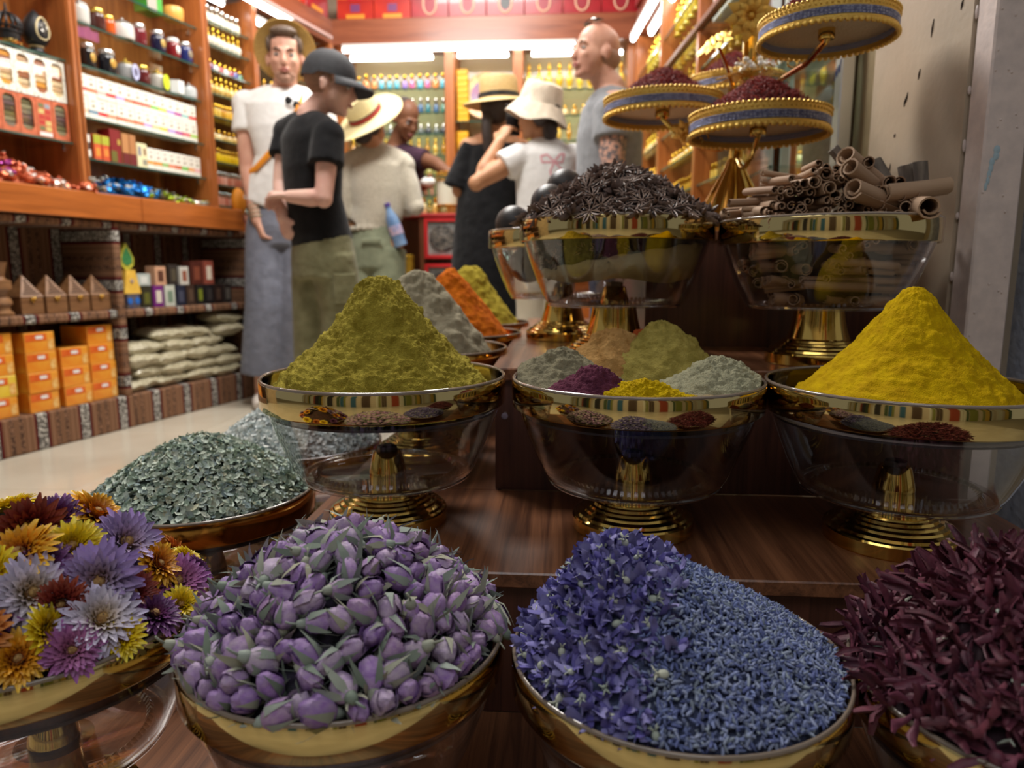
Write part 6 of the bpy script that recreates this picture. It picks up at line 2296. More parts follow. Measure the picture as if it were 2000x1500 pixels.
# ------------------------------------------------------------------ the shop counter in the middle
ct = thing('shop_counter', 'wooden shop counter with red framed compartments in front of the shopkeeper', 'counter', (0, 0, 0))
cw = wood('counter_wood', lin(96, 54, 34), lin(130, 78, 50), 'z')
MB().box(-1.02, -.12, 4.16, 4.34, 0, .10).box(-1.02, -.12, 4.32, 4.34, .1, 1.0).obj('carcass', cw, ct)
MB().box(-1.03, -.11, 4.13, 4.36, 1.0, 1.02, c=.003).obj('counter_top', mat('counter_red_edge', lin(170, 40, 40), .4), ct)
REDF = mat('red_frame', lin(206, 40, 44), .4)
GREYP = mat('grey_panel', lin(170, 170, 164), .4, col2=lin(140, 142, 140), scale=30)
MEDM = mat('dark_medallion', lin(40, 40, 42), .4, col2=lin(120, 110, 100), scale=60, bmp=1.0, bscale=70, bdist=.006)
for k, xc in enumerate((-.70, -.46, -.22)):
    for q, (z0, z1) in enumerate(((.765, .995), (.50, .735))):
        f = MB()
        for (x0, x1, a, c_) in ((-.105, -.085, z0, z1), (.085, .105, z0, z1), (-.085, .085, z0, z0 + .02), (-.085, .085, z1 - .02, z1)):
            f.box(xc + x0, xc + x1, 4.135, 4.16, a, c_)
        fo = f.obj('red_frame', REDF, ct)
        MB().box(xc - .085, xc + .085, 4.15, 4.158, z0 + .02, z1 - .02).obj('grey_panel', GREYP, fo)
        zc = (z0 + z1) / 2
        MB().lathe([(0, .0), (.074, .0), (.078, .004), (.070, .010), (.050, .008), (.030, .012), (0, .012)], 36, 0, Matrix.Translation((xc, 4.151, zc)) @ Matrix.Rotation(PI / 2, 4, 'X')).obj('medallion', MEDM, fo)
for xc in (-.82, -.58, -.34, -.115):
    MB().box(xc - .014, xc + .014, 4.14, 4.165, 0, 1.0).obj('counter_post', cw, ct)
o = thing('wire_lantern', 'cream cylinder lantern with gold wire bands standing on the counter', 'lantern', (-.70 + .015, 4.24, 1.021))
MB().lathe([(0, .055), (.058, .055), (.058, .185), (0, .185)], 28).obj('cream_shade', mat('cream_shade', lin(206, 200, 180), .7), o)
b = MB()
for z in (.004, .05, .19, .236):
    b.lathe([(.060, z - .003), (.064, z), (.060, z + .003), (.057, z)], 28, close=True)
for k in range(22):
    a = 2 * PI * k / 22
    for z0, z1 in ((0, .055), (.185, .238)):
        b.tube([(.061 * math.cos(a), .061 * math.sin(a), z0), (.061 * math.cos(a), .061 * math.sin(a), z1)], .0018, 5)
b.obj('wire_bands', BGOLD, o)
gb = MB().box(-.05, .05, 0, .08, 0, .036, c=.003).mesh('gold_pack', mat('gold_pack', lin(222, 178, 60), .3, .5))
for k in range(5):
    o = link('gold_pack', gb, None, (-.915, 4.05, .60 + .037 * k))
    tag(o, 'gold pack at the left end of the counter, %s from the bottom' % ORD[k], 'pack', 'gold packs at the counter')
o = tag(MB().box(-.99, -.84, 4.02, 4.135, 0, .598, c=.003).obj('side_plinth', cw), 'dark wooden plinth at the left end of the counter', 'plinth')
pts = [(-.94 + .062 * k, 4.19 + .05 * (k % 2), 1.021) for k in range(4)]
brow(bplace, pts, 'ball', 'gold', AMB, 'amber bottle with a gold stopper on the counter top', 'bottles on the counter', 1.1)
pts = [(-.59 + .05 * k, 4.18 + .03 * (k % 2), 1.021) for k in range(3)]
brow(bplace, pts, 'squat', 'gold', GOLDC, 'squat gold bottle right of the wire lantern', 'gold bottles by the lantern', 1.1)
# ================================================================== people in the shop
def skin_mat(name, c, c2):
    return mat(name, lin(*c), .5, col2=lin(*c2), scale=9, transl=.12, spec=.3)


SKIN_A = skin_mat('fair_skin', (206, 160, 138), (190, 138, 118))
SKIN_B = skin_mat('pale_skin', (222, 182, 166), (208, 162, 148))
SKIN_C = skin_mat('warm_skin', (190, 140, 104), (176, 124, 90))
SKIN_D = skin_mat('brown_skin', (128, 86, 62), (108, 70, 50))
EYEW = mat('eye_white', (.42, .40, .38), .3)
EYED = mat('iris', (.03, .02, .015), .1)
LIP = mat('lip', lin(176, 104, 98), .45)


def cloth(name, c, c2=None, s=30, b=.4):
    return mat(name, lin(*c), .9, col2=lin(*(c2 or c)), scale=s, bmp=b, bscale=22, bdist=.01, spec=.1, sheen=.1)


def frame(F, U):
    F, U = Vector(F).normalized(), Vector(U).normalized()
    R = F.cross(U).normalized()
    U = R.cross(F).normalized()
    return Matrix((R, F, U)).transposed()      # columns: person's right, forward, up


def frame_u(F, U):
    F, U = Vector(F), Vector(U).normalized()
    R = F.cross(U).normalized()
    return Matrix((R, U.cross(R).normalized(), U)).transposed()   # the axis U is kept, forward is only a hint


def loft(b, P, right, rx, ry, n=20, cap=True):
    b.tube(P, rx, n, 0, None, cap, right, ry)


def limb(b, P, r, n=12):
    """tapered limb with round joints"""
    b.tube(P, r, n)
    for p, q in zip(P, r):
        b.ball(p, q * .995, 12, 8)


def head(b, c, M3, s=1.0, neck=None, neck_r=.052):
    T = Matrix.Translation(c) @ M3.to_4x4() @ Matrix.Scale(s, 4)

    def e(x, y, z, rx, ry, rz):
        b.ball((x, y, z), (rx, ry, rz), 16, 12, 0, T)
    e(0, -.014, .034, .074, .094, .082)
    e(0, .030, -.030, .064, .062, .076)
    e(0, .040, -.078, .046, .042, .036)
    e(0, .068, -.098, .024, .020, .018)
    e(0, .078, .012, .046, .016, .012)
    e(0, .101, -.040, .0135, .015, .011)
    b.tube([(0, .086, .006), (0, .096, -.018), (0, .106, -.036)], [.008, .010, .011], 8, 0, T)
    e(.033, .070, -.030, .020, .018, .018)
    e(-.033, .070, -.030, .020, .018, .018)
    e(0, .088, -.066, .024, .010, .008)
    for sx in (-1, 1):
        e(sx * .076, -.006, -.016, .009, .019, .030)
        e(sx * .079, -.014, -.006, .009, .012, .016)
    if neck is not None:
        top = T @ Vector((0, -.012, -.055))
        b.tube([top, top.lerp(neck, .5), neck], [neck_r * .98, neck_r, neck_r * 1.18], 14)
        b.ball(neck, neck_r * 1.15, 12, 8)
    return T


def face(root, L, T, brow_m, eyes=True):
    def ch(b, nm, m):
        o = b.obj(nm, m, root, -L)
        return o
    if eyes:
        b, i_ = MB(), MB()
        for sx in (-1, 1):
            b.ball((sx * .031, .0795, -.006), (.0118, .009, .0068), 12, 8, 0, T)
            i_.ball((sx * .031, .0865, -.006), (.0054, .0035, .0054), 10, 6, 0, T)
        e = ch(b, 'eyes', EYEW)
        q = i_.obj('iris', EYED, e)
    b = MB()
    for sx in (-1, 1):
        b.tube([(sx * .014, .0935, .012), (sx * .030, .092, .019), (sx * .047, .080, .014)], [.003, .0042, .002], 6, 0, T)
    ch(b, 'eyebrows', brow_m)
    b = MB()
    b.tube([(-.022, .090, -.068), (-.008, .0985, -.065), (.008, .0985, -.065), (.022, .090, -.068)], [.0015, .0030, .0030, .0015], 6, 0, T)
    b.tube([(-.018, .091, -.073), (0, .0985, -.075), (.018, .091, -.073)], [.0015, .0036, .0015], 6, 0, T)
    ch(b, 'lips', LIP)


def hand(b, w_, D, Nn, side, curl=.35, s=1.0, r0=.026):
    """palm with four fingers of different length and a thumb; D along the hand, Nn out of the palm, side +1 / -1 the thumb's side"""
    D, Nn = Vector(D).normalized(), Vector(Nn)
    Nn = (Nn - D * Nn.dot(D)).normalized()
    S = D.cross(Nn).normalized() * side
    T = Matrix((S, D, Nn)).transposed()
    w_ = Vector(w_)
    b.tube([w_ - D * .01, w_ + D * .02 * s, w_ + D * .055 * s, w_ + D * .092 * s], [r0 * s, .032 * s, .041 * s, .038 * s], 12, 0, None, True, S, [r0 * .8 * s, .018 * s, .015 * s, .012 * s])
    for k, (x, L) in enumerate(((.030, .070), (.010, .080), (-.010, .074), (-.029, .058))):
        p = w_ + S * x * s + D * .080 * s
        d = (D + S * x * .8).normalized()
        pts = [p]
        for j, f in enumerate((.45, .32, .25)):
            a = curl * (1 + .55 * j)
            d = (d * math.cos(a) + Nn * math.sin(a)).normalized()
            p = p + d * L * f * s * 1.05
            pts.append(p)
        b.tube([w_ + S * x * .8 * s + D * .05 * s] + pts, [.0105 * s, .0098 * s, .0090 * s, .0082 * s, .0062 * s], 8)
        b.ball(pts[-1], .0064 * s, 8, 6)
    p = w_ + S * .030 * s + D * .022 * s
    d = (D * .75 + S * .75 + Nn * .25).normalized()
    p2 = p + d * .040 * s
    d2 = (D * .95 + S * .15 + Nn * (.35 + curl * .4)).normalized()
    p3 = p2 + d2 * .034 * s
    b.tube([p - d * .012, p, p2, p3], [.014 * s, .0145 * s, .0115 * s, .0085 * s], 8)
    b.ball(p3, .0088 * s, 8, 6)


def grow(b, name, m, root, L, vox=.007, smooth=4):
    """one continuous surface round all the volumes in b"""
    o = b.obj(name, m, root, -L, angle=None)
    r = o.modifiers.new('surface', 'REMESH')
    r.mode = 'VOXEL'
    r.voxel_size = vox
    r.use_smooth_shade = True
    if smooth:
        q = o.modifiers.new('smooth', 'SMOOTH')
        q.iterations = smooth
        q.factor = .5
    return o


def brimmed_hat(b, c, axis, r_in, r_out, hgt, fwd, droop=.0, pinch=.0, flat_top=False, dip=0.0):
    M = Matrix.Translation(c) @ frame_u(fwd, axis).to_4x4()
    n = 40
    rows = [(r_out, -droop), (r_out - .004, -droop + .004), ((r_in + r_out) / 2, .003 - droop * .3), (r_in + .004, .006), (r_in, .014)]
    rows += [(r_in * .97, hgt * .45), (r_in * (.95 if flat_top else .84), hgt * .88), (r_in * (.88 if flat_top else .62), hgt * 1.0), (.001, hgt * (1.0 if flat_top else .9))]
    inner = [(.001, hgt * .85), (r_in * .55, hgt * .9), (r_in * .93, hgt * .4), (r_in * .96, .0), ((r_in + r_out) / 2, -.003 - droop * .3), (r_out - .004, -droop - .002)]
    vs, fs = [], []
    R_ = rows + inner
    for (r, z) in R_:
        for i in range(n):
            a = 2 * PI * i / n
            x, y = r * math.cos(a), r * math.sin(a) * 1.06
            zz = z
            if r > r_in + .003:
                f = (r - r_in) / (r_out - r_in)
                zz += dip * f * math.cos(2 * a)
            if z > hgt * .5 and pinch:
                zz -= pinch * math.exp(-(x / .03) ** 2) * (1 if r < r_in * .7 else .3)
                x *= 1 - pinch * 6 * max(0, y) / r_in * .25
            vs.append((x, y, zz))
    k = len(R_)
    for q in range(k):
        for i in range(n):
            j = (i + 1) % n
            p = (q + 1) % k
            fs.append((q * n + i, q * n + j, p * n + j, p * n + i))
    b.add(vs, fs, 0, M)
    return M


def hat_band(M, r, z0, z1, root, L, m, name='hat_band'):
    b = MB()
    b.lathe([(r * .99, z0), (r * 1.035, z0), (r * 1.02, z1), (r * .96, z1)], 40, 0, M @ Matrix.Diagonal((1, 1.06, 1, 1)), close=True)
    return b.obj(name, m, root, -L)


STRAW = mat('straw', lin(222, 200, 140), .7, col2=lin(196, 170, 108), scale=160, bmp=.6, bscale=220, bdist=.002)
STRAWB = mat('bleached_straw', lin(226, 212, 164), .7, col2=lin(206, 190, 140), scale=160, bmp=.4, bscale=240, bdist=.002)
HAIRB = mat('dark_hair', lin(40, 30, 28), .5, col2=lin(60, 46, 40), scale=60, stretch=(6, 6, 1), bmp=.6, bscale=80)
HAIRM = mat('brown_hair', lin(74, 56, 44), .6, col2=lin(96, 76, 60), scale=80, bmp=.6, bscale=120)
BLACKC = cloth('black_cotton', (26, 26, 28), (20, 20, 22))


def feet(b, ank, F, s=1.0):
    F = Vector(F)
    F.z = 0
    F.normalize()
    for a in ank:
        a = Vector(a)
        b.tube([a, Vector((a.x, a.y, .05)) + F * .03, Vector((a.x, a.y, .03)) + F * .11, Vector((a.x, a.y, .022)) + F * .17], [.036 * s, .040 * s, .034 * s, .022 * s], 10, 0, None, True, F.cross(Vector((0, 0, 1))), [.036 * s, .036 * s, .026 * s, .016 * s])


def shoes(ank, F, root, L, m, name='shoe'):
    F = Vector(F)
    F.z = 0
    F.normalize()
    for a in ank:
        b = MB()
        p = Vector((a[0], a[1], 0))
        b.tube([p - F * .075 + Vector((0, 0, .03)), p + Vector((0, 0, .042)), p + F * .10 + Vector((0, 0, .034)), p + F * .19 + Vector((0, 0, .022))], [.034, .043, .046, .028], 14, 0, None, True, F.cross(Vector((0, 0, 1))), [.028, .040, .032, .020])
        b.obj(name, m, root, -L)


def g0(p):
    return Vector((p.x, p.y, 0))


V3 = Vector
Zu = V3((0, 0, 1))

# ---------------------------------------------------------------- man in the white T-shirt
Y = 3.62
hc = at(557, 112, Y)
F, R = V3((.30, -.95, 0)).normalized(), V3((-.95, -.30, 0)).normalized()   # faces the viewer; his right is to the picture's left
an = [at(513, 752, 3.58), at(574, 752, 3.64)]
for a in an:
    a.z = .085
L = g0((an[0] + an[1]) / 2)
man = thing('person', 'man in a white T-shirt, wide grey trousers and a straw hat, facing the viewer', 'person', L, 0, 'shoppers in the spice shop')
nb, pv = at(557, 180, 3.66), at(552, 420, 3.68)
nb = nb + Zu * .020
shR, shL = at(482, 207, 3.66), at(630, 210, 3.68)
elR, wrR = at(484, 330, 3.64), at(503, 432, 3.56)
elL, wrL = at(640, 325, 3.70), at(624, 425, 3.60)
b = MB()
T = head(b, hc, frame(F + V3((0, 0, -.06)), Zu), 1.10, nb, .056)
loft(b, [nb, nb - Zu * .05, nb - Zu * .17, nb - Zu * .36, pv + Zu * .05, pv - Zu * .06], R, [.06, .155, .165, .145, .150, .155], [.055, .09, .11, .105, .105, .11])
for sh, el, wr in ((shR, elR, wrR), (shL, elL, wrL)):
    b.tube([nb + Zu * .018, nb.lerp(sh, .55) - Zu * .006, sh], [.022, .034, .040], 12)
    limb(b, [nb - Zu * .06, sh, sh.lerp(el, .5), el, el.lerp(wr, .35), wr], [.05, .056, .052, .043, .042, .029])
hand(b, wrR, at(516, 476, 3.55) - wrR, R * -1 + F * -.3, -1, .80, 1.0)
hand(b, wrL, V3((0, 0, -1)), R, 1, .42, 1.05)
kn = [at(520, 600, 3.60), at(585, 600, 3.64)]
hp = [pv - Zu * .05 + R * .08, pv - Zu * .05 - R * .08]
for h_, k_, a_ in zip(hp, kn, an):
    limb(b, [h_, k_, k_.lerp(a_, .4), a_], [.085, .058, .055, .042])
feet(b, an, F)
grow(b, 'body', SKIN_A, man, L)
face(man, L, T, HAIRM)
b = MB()
b.ball((0, .0415, -.080), (.0468, .0425, .0368), 18, 12, 0, T)
b.ball((0, .0695, -.099), (.0248, .0205, .0188), 14, 10, 0, T)
b.obj('stubble', mat('stubble', lin(172, 130, 110), .7, col2=lin(150, 112, 94), scale=140), man, -L)
b = MB()
b.ball((0, -.022, .050), (.078, .092, .082), 18, 12, 0, T)
b.ball((0, .052, .094), (.058, .036, .026), 14, 8, 0, T)
for sx in (-1, 1):
    b.ball((sx * .066, .022, .046), (.014, .034, .034), 10, 8, 0, T)
b.obj('hair', HAIRM, man, -L)
b = MB()
M = brimmed_hat(b, hc + V3((0, 0, .045)) - F * .045, -F * .78 + Zu * .62, .088, .150, .10, F + Zu, .012, .012)
b.obj('straw_hat', mat('golden_straw', lin(206, 170, 100), .7, col2=lin(176, 138, 70), scale=160, bmp=.6, bscale=220), man, -L)
TEE = cloth('white_jersey', (232, 230, 228), (222, 220, 218))
b = MB()
loft(b, [nb - Zu * .012, nb - Zu * .035, nb - Zu * .09, nb - Zu * .20, nb - Zu * .36, at(540, 408, 3.67)], R, [.082, .135, .192, .188, .162, .168], [.070, .090, .118, .128, .120, .124], 28)
for sh, el in ((shR, elR), (shL, elL)):
    b.tube([nb - Zu * .018, nb.lerp(sh, .5) - Zu * .014, sh - Zu * .004], [.050, .066, .064], 16)
    b.tube([nb - Zu * .085 + (sh - nb) * .3, sh + Zu * .008, sh.lerp(el, .42)], [.08, .076, .076], 18)
    b.ball(sh + Zu * .004, .074, 14, 10)
grow(b, 'tshirt', TEE, man, L, .008, 8)
PG = cloth('grey_linen', (120, 123, 136), (108, 111, 124), 20, .7)
b = MB()
loft(b, [pv + Zu * .04, pv - Zu * .06, pv - Zu * .16], R, [.160, .185, .19], [.118, .135, .13], 28)
for h_, k_, a_ in zip(hp, kn, an):
    e_ = a_ + Zu * .07
    b.tube([h_ - Zu * .02, h_.lerp(k_, .5), k_, e_], [.105, .108, .105, .108], 22)
grow(b, 'trousers', PG, man, L, .009, 3)
shoes(an, F, man, L, mat('pale_sandal', lin(206, 196, 186), .7), 'sandal')
ORG = mat('orange_strap', lin(232, 146, 30), .6)
b = MB()
path = [at(592, 188, 3.62), at(583, 212, 3.53), at(562, 255, 3.515), at(535, 290, 3.52), at(500, 328, 3.54), at(478, 345, 3.64)]
b.tube(path, .016, 8, 0, None, True, V3((0, 0, 1)), .004)
st_ = b.obj('bag_strap', ORG, man, -L)
o = thing('sling_bag', 'orange sling bag hanging behind the arm of the man in white', 'bag', at(466, 395, 3.78))
MB().ball((0, 0, 0), (.035, .05, .075), 16, 10).obj('pouch', ORG, o)
b = MB()
for dx in (-.022, .022):
    b.ball(V3((dx, 0, 0)), (.019, .004, .019), 12, 8, 0, Matrix.Translation(at(571, 200, 3.535)) @ Matrix.Rotation(.5, 4, 'Y'))
b.tube([V3((-.04, 0, .01)), V3((.04, 0, .01))], .003, 6, 0, Matrix.Translation(at(571, 200, 3.535)) @ Matrix.Rotation(.5, 4, 'Y'))
b.obj('sunglasses', BLACK, man, -L)
b = MB()
for k in range(4):
    c = wrR.lerp(elR, .06 + .07 * k)
    d = (elR - wrR).normalized()
    M = Matrix.Translation(c) @ frame_u(d.orthogonal(), d).to_4x4()
    b.lathe([(.031, -.004), (.036, -.003), (.036, .003), (.031, .004)], 18, 0, M, close=True)
b.obj('bracelets', mat('beads', lin(110, 100, 84), .5, col2=lin(196, 180, 150), scale=200), man, -L)

# ---------------------------------------------------------------- boy in the black cap
Y = 2.95
hc = at(645, 164, Y)
F, R = V3((.62, .78, 0)).normalized(), V3((.78, -.62, 0)).normalized()
FH = V3((.97, .10, -.20)).normalized()
an = [at(612, 800, 2.98), at(672, 800, 2.92)]
for a in an:
    a.z = .08
L = g0((an[0] + an[1]) / 2)
boy = thing('person', 'boy in a black cap and black T-shirt, hands clasped behind his back', 'person', L, 0, 'shoppers in the spice shop')
nb, pv = at(606, 236, 2.95), at(630, 468, 2.95)
nb = nb + Zu * .020
shR, shL = at(642, 264, 2.86), at(562, 260, 3.03)
elR, wrR = at(632, 388, 2.80), at(566, 384, 2.83)
elL, wrL = at(550, 360, 2.98), at(552, 425, 2.88)
b = MB()
T = head(b, hc, frame(FH, Zu + V3((.08, 0, 0))), 1.0, nb, .047)
loft(b, [nb, nb - Zu * .05, nb - Zu * .16, nb - Zu * .32, pv + Zu * .05, pv - Zu * .06], R, [.055, .12, .13, .115, .12, .125], [.05, .08, .095, .09, .09, .10])
for sh, el, wr in ((shR, elR, wrR), (shL, elL, wrL)):
    b.tube([nb + Zu * .018, nb.lerp(sh, .55) - Zu * .006, sh], [.022, .034, .040], 12)
    limb(b, [nb - Zu * .06, sh, sh.lerp(el, .5), el, el.lerp(wr, .35), wr], [.045, .046, .042, .037, .036, .026])
hand(b, wrR, at(545, 380, 2.85) - wrR, Zu * -1, 1, .9, .92)
hand(b, wrL, V3((.25, -.1, -.8)), V3((.3, .9, .2)), 1, .8, .80)
kn = [at(612, 610, 2.97), at(668, 610, 2.92)]
hp = [pv - Zu * .05 - R * .07, pv - Zu * .05 + R * .07]
for h_, k_, a_ in zip(hp, kn, an):
    limb(b, [h_, k_, k_.lerp(a_, .4), a_], [.078, .052, .048, .036])
feet(b, an, F, .95)
grow(b, 'body', SKIN_B, boy, L)
face(boy, L, T, HAIRM)
b = MB()
b.ball((0, -.022, .030), (.077, .091, .090), 18, 12, 0, T)
b.obj('hair', mat('cropped_hair', lin(136, 104, 84), .8, col2=lin(166, 130, 108), scale=120), boy, -L)
CAPM = mat('black_cap_cloth', lin(38, 38, 42), .8, col2=lin(28, 28, 32), scale=80, bmp=.3, bscale=60)
b = MB()
vs, fs = [], []
for k in range(9):
    f = k / 8 * PI / 2
    for i in range(32):
        a = 2 * PI * i / 32
        vs.append((.093 * math.cos(f) ** .8 * math.cos(a), -.010 + .110 * math.cos(f) ** .8 * math.sin(a), .022 + .106 * math.sin(f) - (.016 if k == 0 and math.sin(a) < -.2 else 0)))
for k in range(8):
    for i in range(32):
        fs.append((k * 32 + i, k * 32 + (i + 1) % 32, k * 32 + 32 + (i + 1) % 32, k * 32 + 32 + i))
b.add(vs, fs, 0, T)
b.ball((0, -.01, .129), (.009, .009, .005), 8, 6, 0, T)
cap_ = b.obj('cap', CAPM, boy, -L)
b = MB()
vs, fs = [], []
for i in range(9):
    a = PI * (.10 + .8 * i / 8)
    for j, (rr, dz) in enumerate(((.088, .030), (.135, .024), (.180, .006))):
        vs.append((rr * .80 * math.cos(a), -.005 + rr * math.sin(a) * (1.02 if j else 1.2), dz - .012 * abs(math.cos(a)) * j))
for i in range(8):
    for j in range(2):
        q = i * 3 + j
        fs.append((q, q + 1, q + 4, q + 3))
b.add(vs, fs, 0, T)
q = b.obj('cap_brim', CAPM, cap_)
sd = q.modifiers.new('thickness', 'SOLIDIFY')
sd.thickness = .004
b = MB()
loft(b, [nb - Zu * .005, nb - Zu * .03, nb - Zu * .085, nb - Zu * .20, nb - Zu * .33, at(630, 478, 2.95)], R, [.066, .105, .148, .142, .132, .144], [.058, .080, .105, .112, .108, .118], 28)
for sh, el in ((shR, elR), (shL, elL)):
    b.tube([nb - Zu * .018, nb.lerp(sh, .5) - Zu * .014, sh - Zu * .004], [.050, .066, .064], 16)
    b.tube([nb - Zu * .085 + (sh - nb) * .3, sh, sh.lerp(el, .48)], [.068, .066, .070], 18)
    b.ball(sh, .063, 14, 10)
grow(b, 'tshirt', BLACKC, boy, L, .008, 8)
OLV = cloth('olive_cotton', (128, 126, 96), (110, 108, 80), 20, .8)
b = MB()
loft(b, [pv + Zu * .03, pv - Zu * .06, pv - Zu * .16], R, [.135, .152, .16], [.108, .122, .12], 28)
for h_, k_, a_ in zip(hp, kn, an):
    b.tube([h_ - Zu * .02, h_.lerp(k_, .5), k_, a_ + Zu * .02], [.092, .092, .086, .076], 22)
grow(b, 'trousers', OLV, boy, L, .009, 3)
MB().box(-.045, .045, -.006, .004, -.06, .06, c=.003).obj('cargo_pocket', OLV, boy, hp[1].lerp(kn[1], .6) + V3((.052, -.078, 0)) - L).rotation_euler = (0, 0, .5)
shoes(an, F, boy, L, mat('dark_trainer', lin(60, 60, 64), .7))

# ---------------------------------------------------------------- woman in the banded straw hat
Y = 3.85
hc = at(722, 246, Y)
F, R = V3((.18, .98, 0)).normalized(), V3((.98, -.18, 0)).normalized()
an = [at(708, 740, 3.85), at(758, 740, 3.85)]
for a in an:
    a.z = .08
L = g0((an[0] + an[1]) / 2)
wo = thing('person', 'woman from behind in a pale knitted sweater and red-banded straw hat', 'person', L, 0, 'shoppers in the spice shop')
nb, pv = at(735, 302, 3.87), at(732, 462, 3.87)
nb = nb + Zu * .020
shR, shL = at(790, 324, 3.87), at(684, 322, 3.87)
elR, wrR = at(812, 404, 3.86), at(792, 412, 3.95)
elL, wrL = at(668, 415, 3.84), at(692, 425, 4.0)
b = MB()
T = head(b, hc, frame(F + V3((.1, 0, -.1)), Zu), 1.0, nb, .048)
loft(b, [nb, nb - Zu * .05, nb - Zu * .16, nb - Zu * .32, pv + Zu * .05, pv - Zu * .06], R, [.055, .13, .135, .115, .13, .15], [.05, .08, .095, .09, .095, .11])
for sh, el, wr in ((shR, elR, wrR), (shL, elL, wrL)):
    b.tube([nb + Zu * .018, nb.lerp(sh, .55) - Zu * .006, sh], [.022, .034, .040], 12)
    limb(b, [nb - Zu * .06, sh, sh.lerp(el, .5), el, el.lerp(wr, .35), wr], [.045, .048, .044, .037, .035, .025])
hand(b, wrR, at(772, 404, 3.90) - wrR, Zu * -1, -1, 1.0, .9)
hand(b, wrL, V3((.3, .9, .1)), Zu * -1, 1, .9, .9)
kn = [at(708, 600, 3.85), at(758, 600, 3.85)]
hp = [pv - Zu * .05 - R * .075, pv - Zu * .05 + R * .075]
for h_, k_, a_ in zip(hp, kn, an):
    limb(b, [h_, k_, k_.lerp(a_, .4), a_], [.085, .055, .05, .038])
feet(b, an, F, .92)
grow(b, 'body', SKIN_C, wo, L)
b = MB()
b.ball((0, -.028, .020), (.080, .088, .095), 18, 12, 0, T)
b.ball((0, -.068, -.062), (.058, .036, .052), 14, 10, 0, T)
b.obj('hair', HAIRB, wo, -L)
b = MB()
ax = V3((-.36, -.62, .74))
M = brimmed_hat(b, hc + V3((-.006, -.035, .040)), ax, .094, .200, .135, F, .010, .024, dip=-.014)
b.obj('straw_hat', STRAWB, wo, -L)
hb = hat_band(M, .092, .012, .034, wo, L, mat('red_band', lin(150, 44, 40), .7))
b = MB()
b.lathe([(.0925, .009), (.0955, .009), (.0955, .013), (.0925, .013)], 40, 0, M @ Matrix.Diagonal((1, 1.06, 1, 1)), close=True)
b.lathe([(.0915, .033), (.0945, .033), (.0940, .038), (.0910, .038)], 40, 0, M @ Matrix.Diagonal((1, 1.06, 1, 1)), close=True)
b.obj('band_edge', mat('navy_edge', lin(40, 44, 40), .7), hb)
KNIT = mat('pale_knit', lin(206, 198, 180), .95, col2=lin(184, 176, 158), scale=120, bmp=1.0, bscale=170, bdist=.006, sheen=.4)
b = MB()
hem = at(722, 448, 3.87)
loft(b, [nb + Zu * .005, nb - Zu * .03, nb - Zu * .085, nb - Zu * .20, nb - Zu * .32, hem], R, [.068, .118, .160, .158, .142, .124], [.06, .082, .11, .116, .112, .106], 28)
for sh, el, wr in ((shR, elR, wrR), (shL, elL, wrL)):
    b.tube([nb - Zu * .004, nb.lerp(sh, .5) - Zu * .006, sh], [.056, .070, .066], 16)
    limb(b, [nb - Zu * .08 + (sh - nb) * .3, sh, sh.lerp(el, .5), el, el.lerp(wr, .85)], [.064, .060, .054, .049, .038])
for k in range(22):
    a = 2 * PI * k / 22
    b.ball(hem + R * .122 * math.cos(a) + F * .103 * math.sin(a), .017, 8, 6)
grow(b, 'sweater', KNIT, wo, L, .009, 2)
b = MB()
loft(b, [pv + Zu * .06, pv - Zu * .05, pv - Zu * .17], R, [.122, .150, .155], [.102, .124, .120], 28)
for h_, k_, a_ in zip(hp, kn, an):
    b.tube([h_ - Zu * .02, h_.lerp(k_, .5), k_, a_ + Zu * .02], [.098, .098, .092, .09], 22)
SAGE = cloth('sage_cotton', (140, 146, 122), (124, 130, 108), 20, .6)
grow(b, 'trousers', SAGE, wo, L, .009, 3)
MB().box(-.055, .055, -.004, .004, -.012, .012, c=.003).obj('pocket_flap', SAGE, wo, at(725, 470, 3.735) - L)
shoes(an, F, wo, L, mat('tan_shoe', lin(150, 120, 90), .7))
bp = at(770, 398, 3.86)
o = thing('water_bottle', 'blue plastic water bottle held at the right side of the woman in the sweater', 'bottle', bp - Zu * .225 + V3((.045, -.06, 0)))
o.rotation_euler = (.15, -.28, 0)
BLP = mat('blue_plastic', lin(96, 130, 176), .15, col2=lin(130, 160, 196), scale=20, coat=.5)
MB().lathe([(0, 0), (.032, 0), (.036, .006), (.034, .05), (.036, .06), (.036, .12), (.033, .15), (.016, .195), (.014, .2), (.014, .215), (0, .215)], 22).obj('bottle_body', BLP, o)
MB().lathe([(.0355, .062), (.0372, .063), (.0372, .112), (.0355, .113)], 22, close=True).obj('label_sleeve', mat('pink_label', lin(206, 176, 190), .5, col2=lin(130, 150, 200), scale=50), o)
MB().lathe([(0, .213), (.016, .213), (.016, .23), (0, .232)], 16).obj('bottle_cap', mat('violet_cap', lin(90, 70, 150), .4), o)

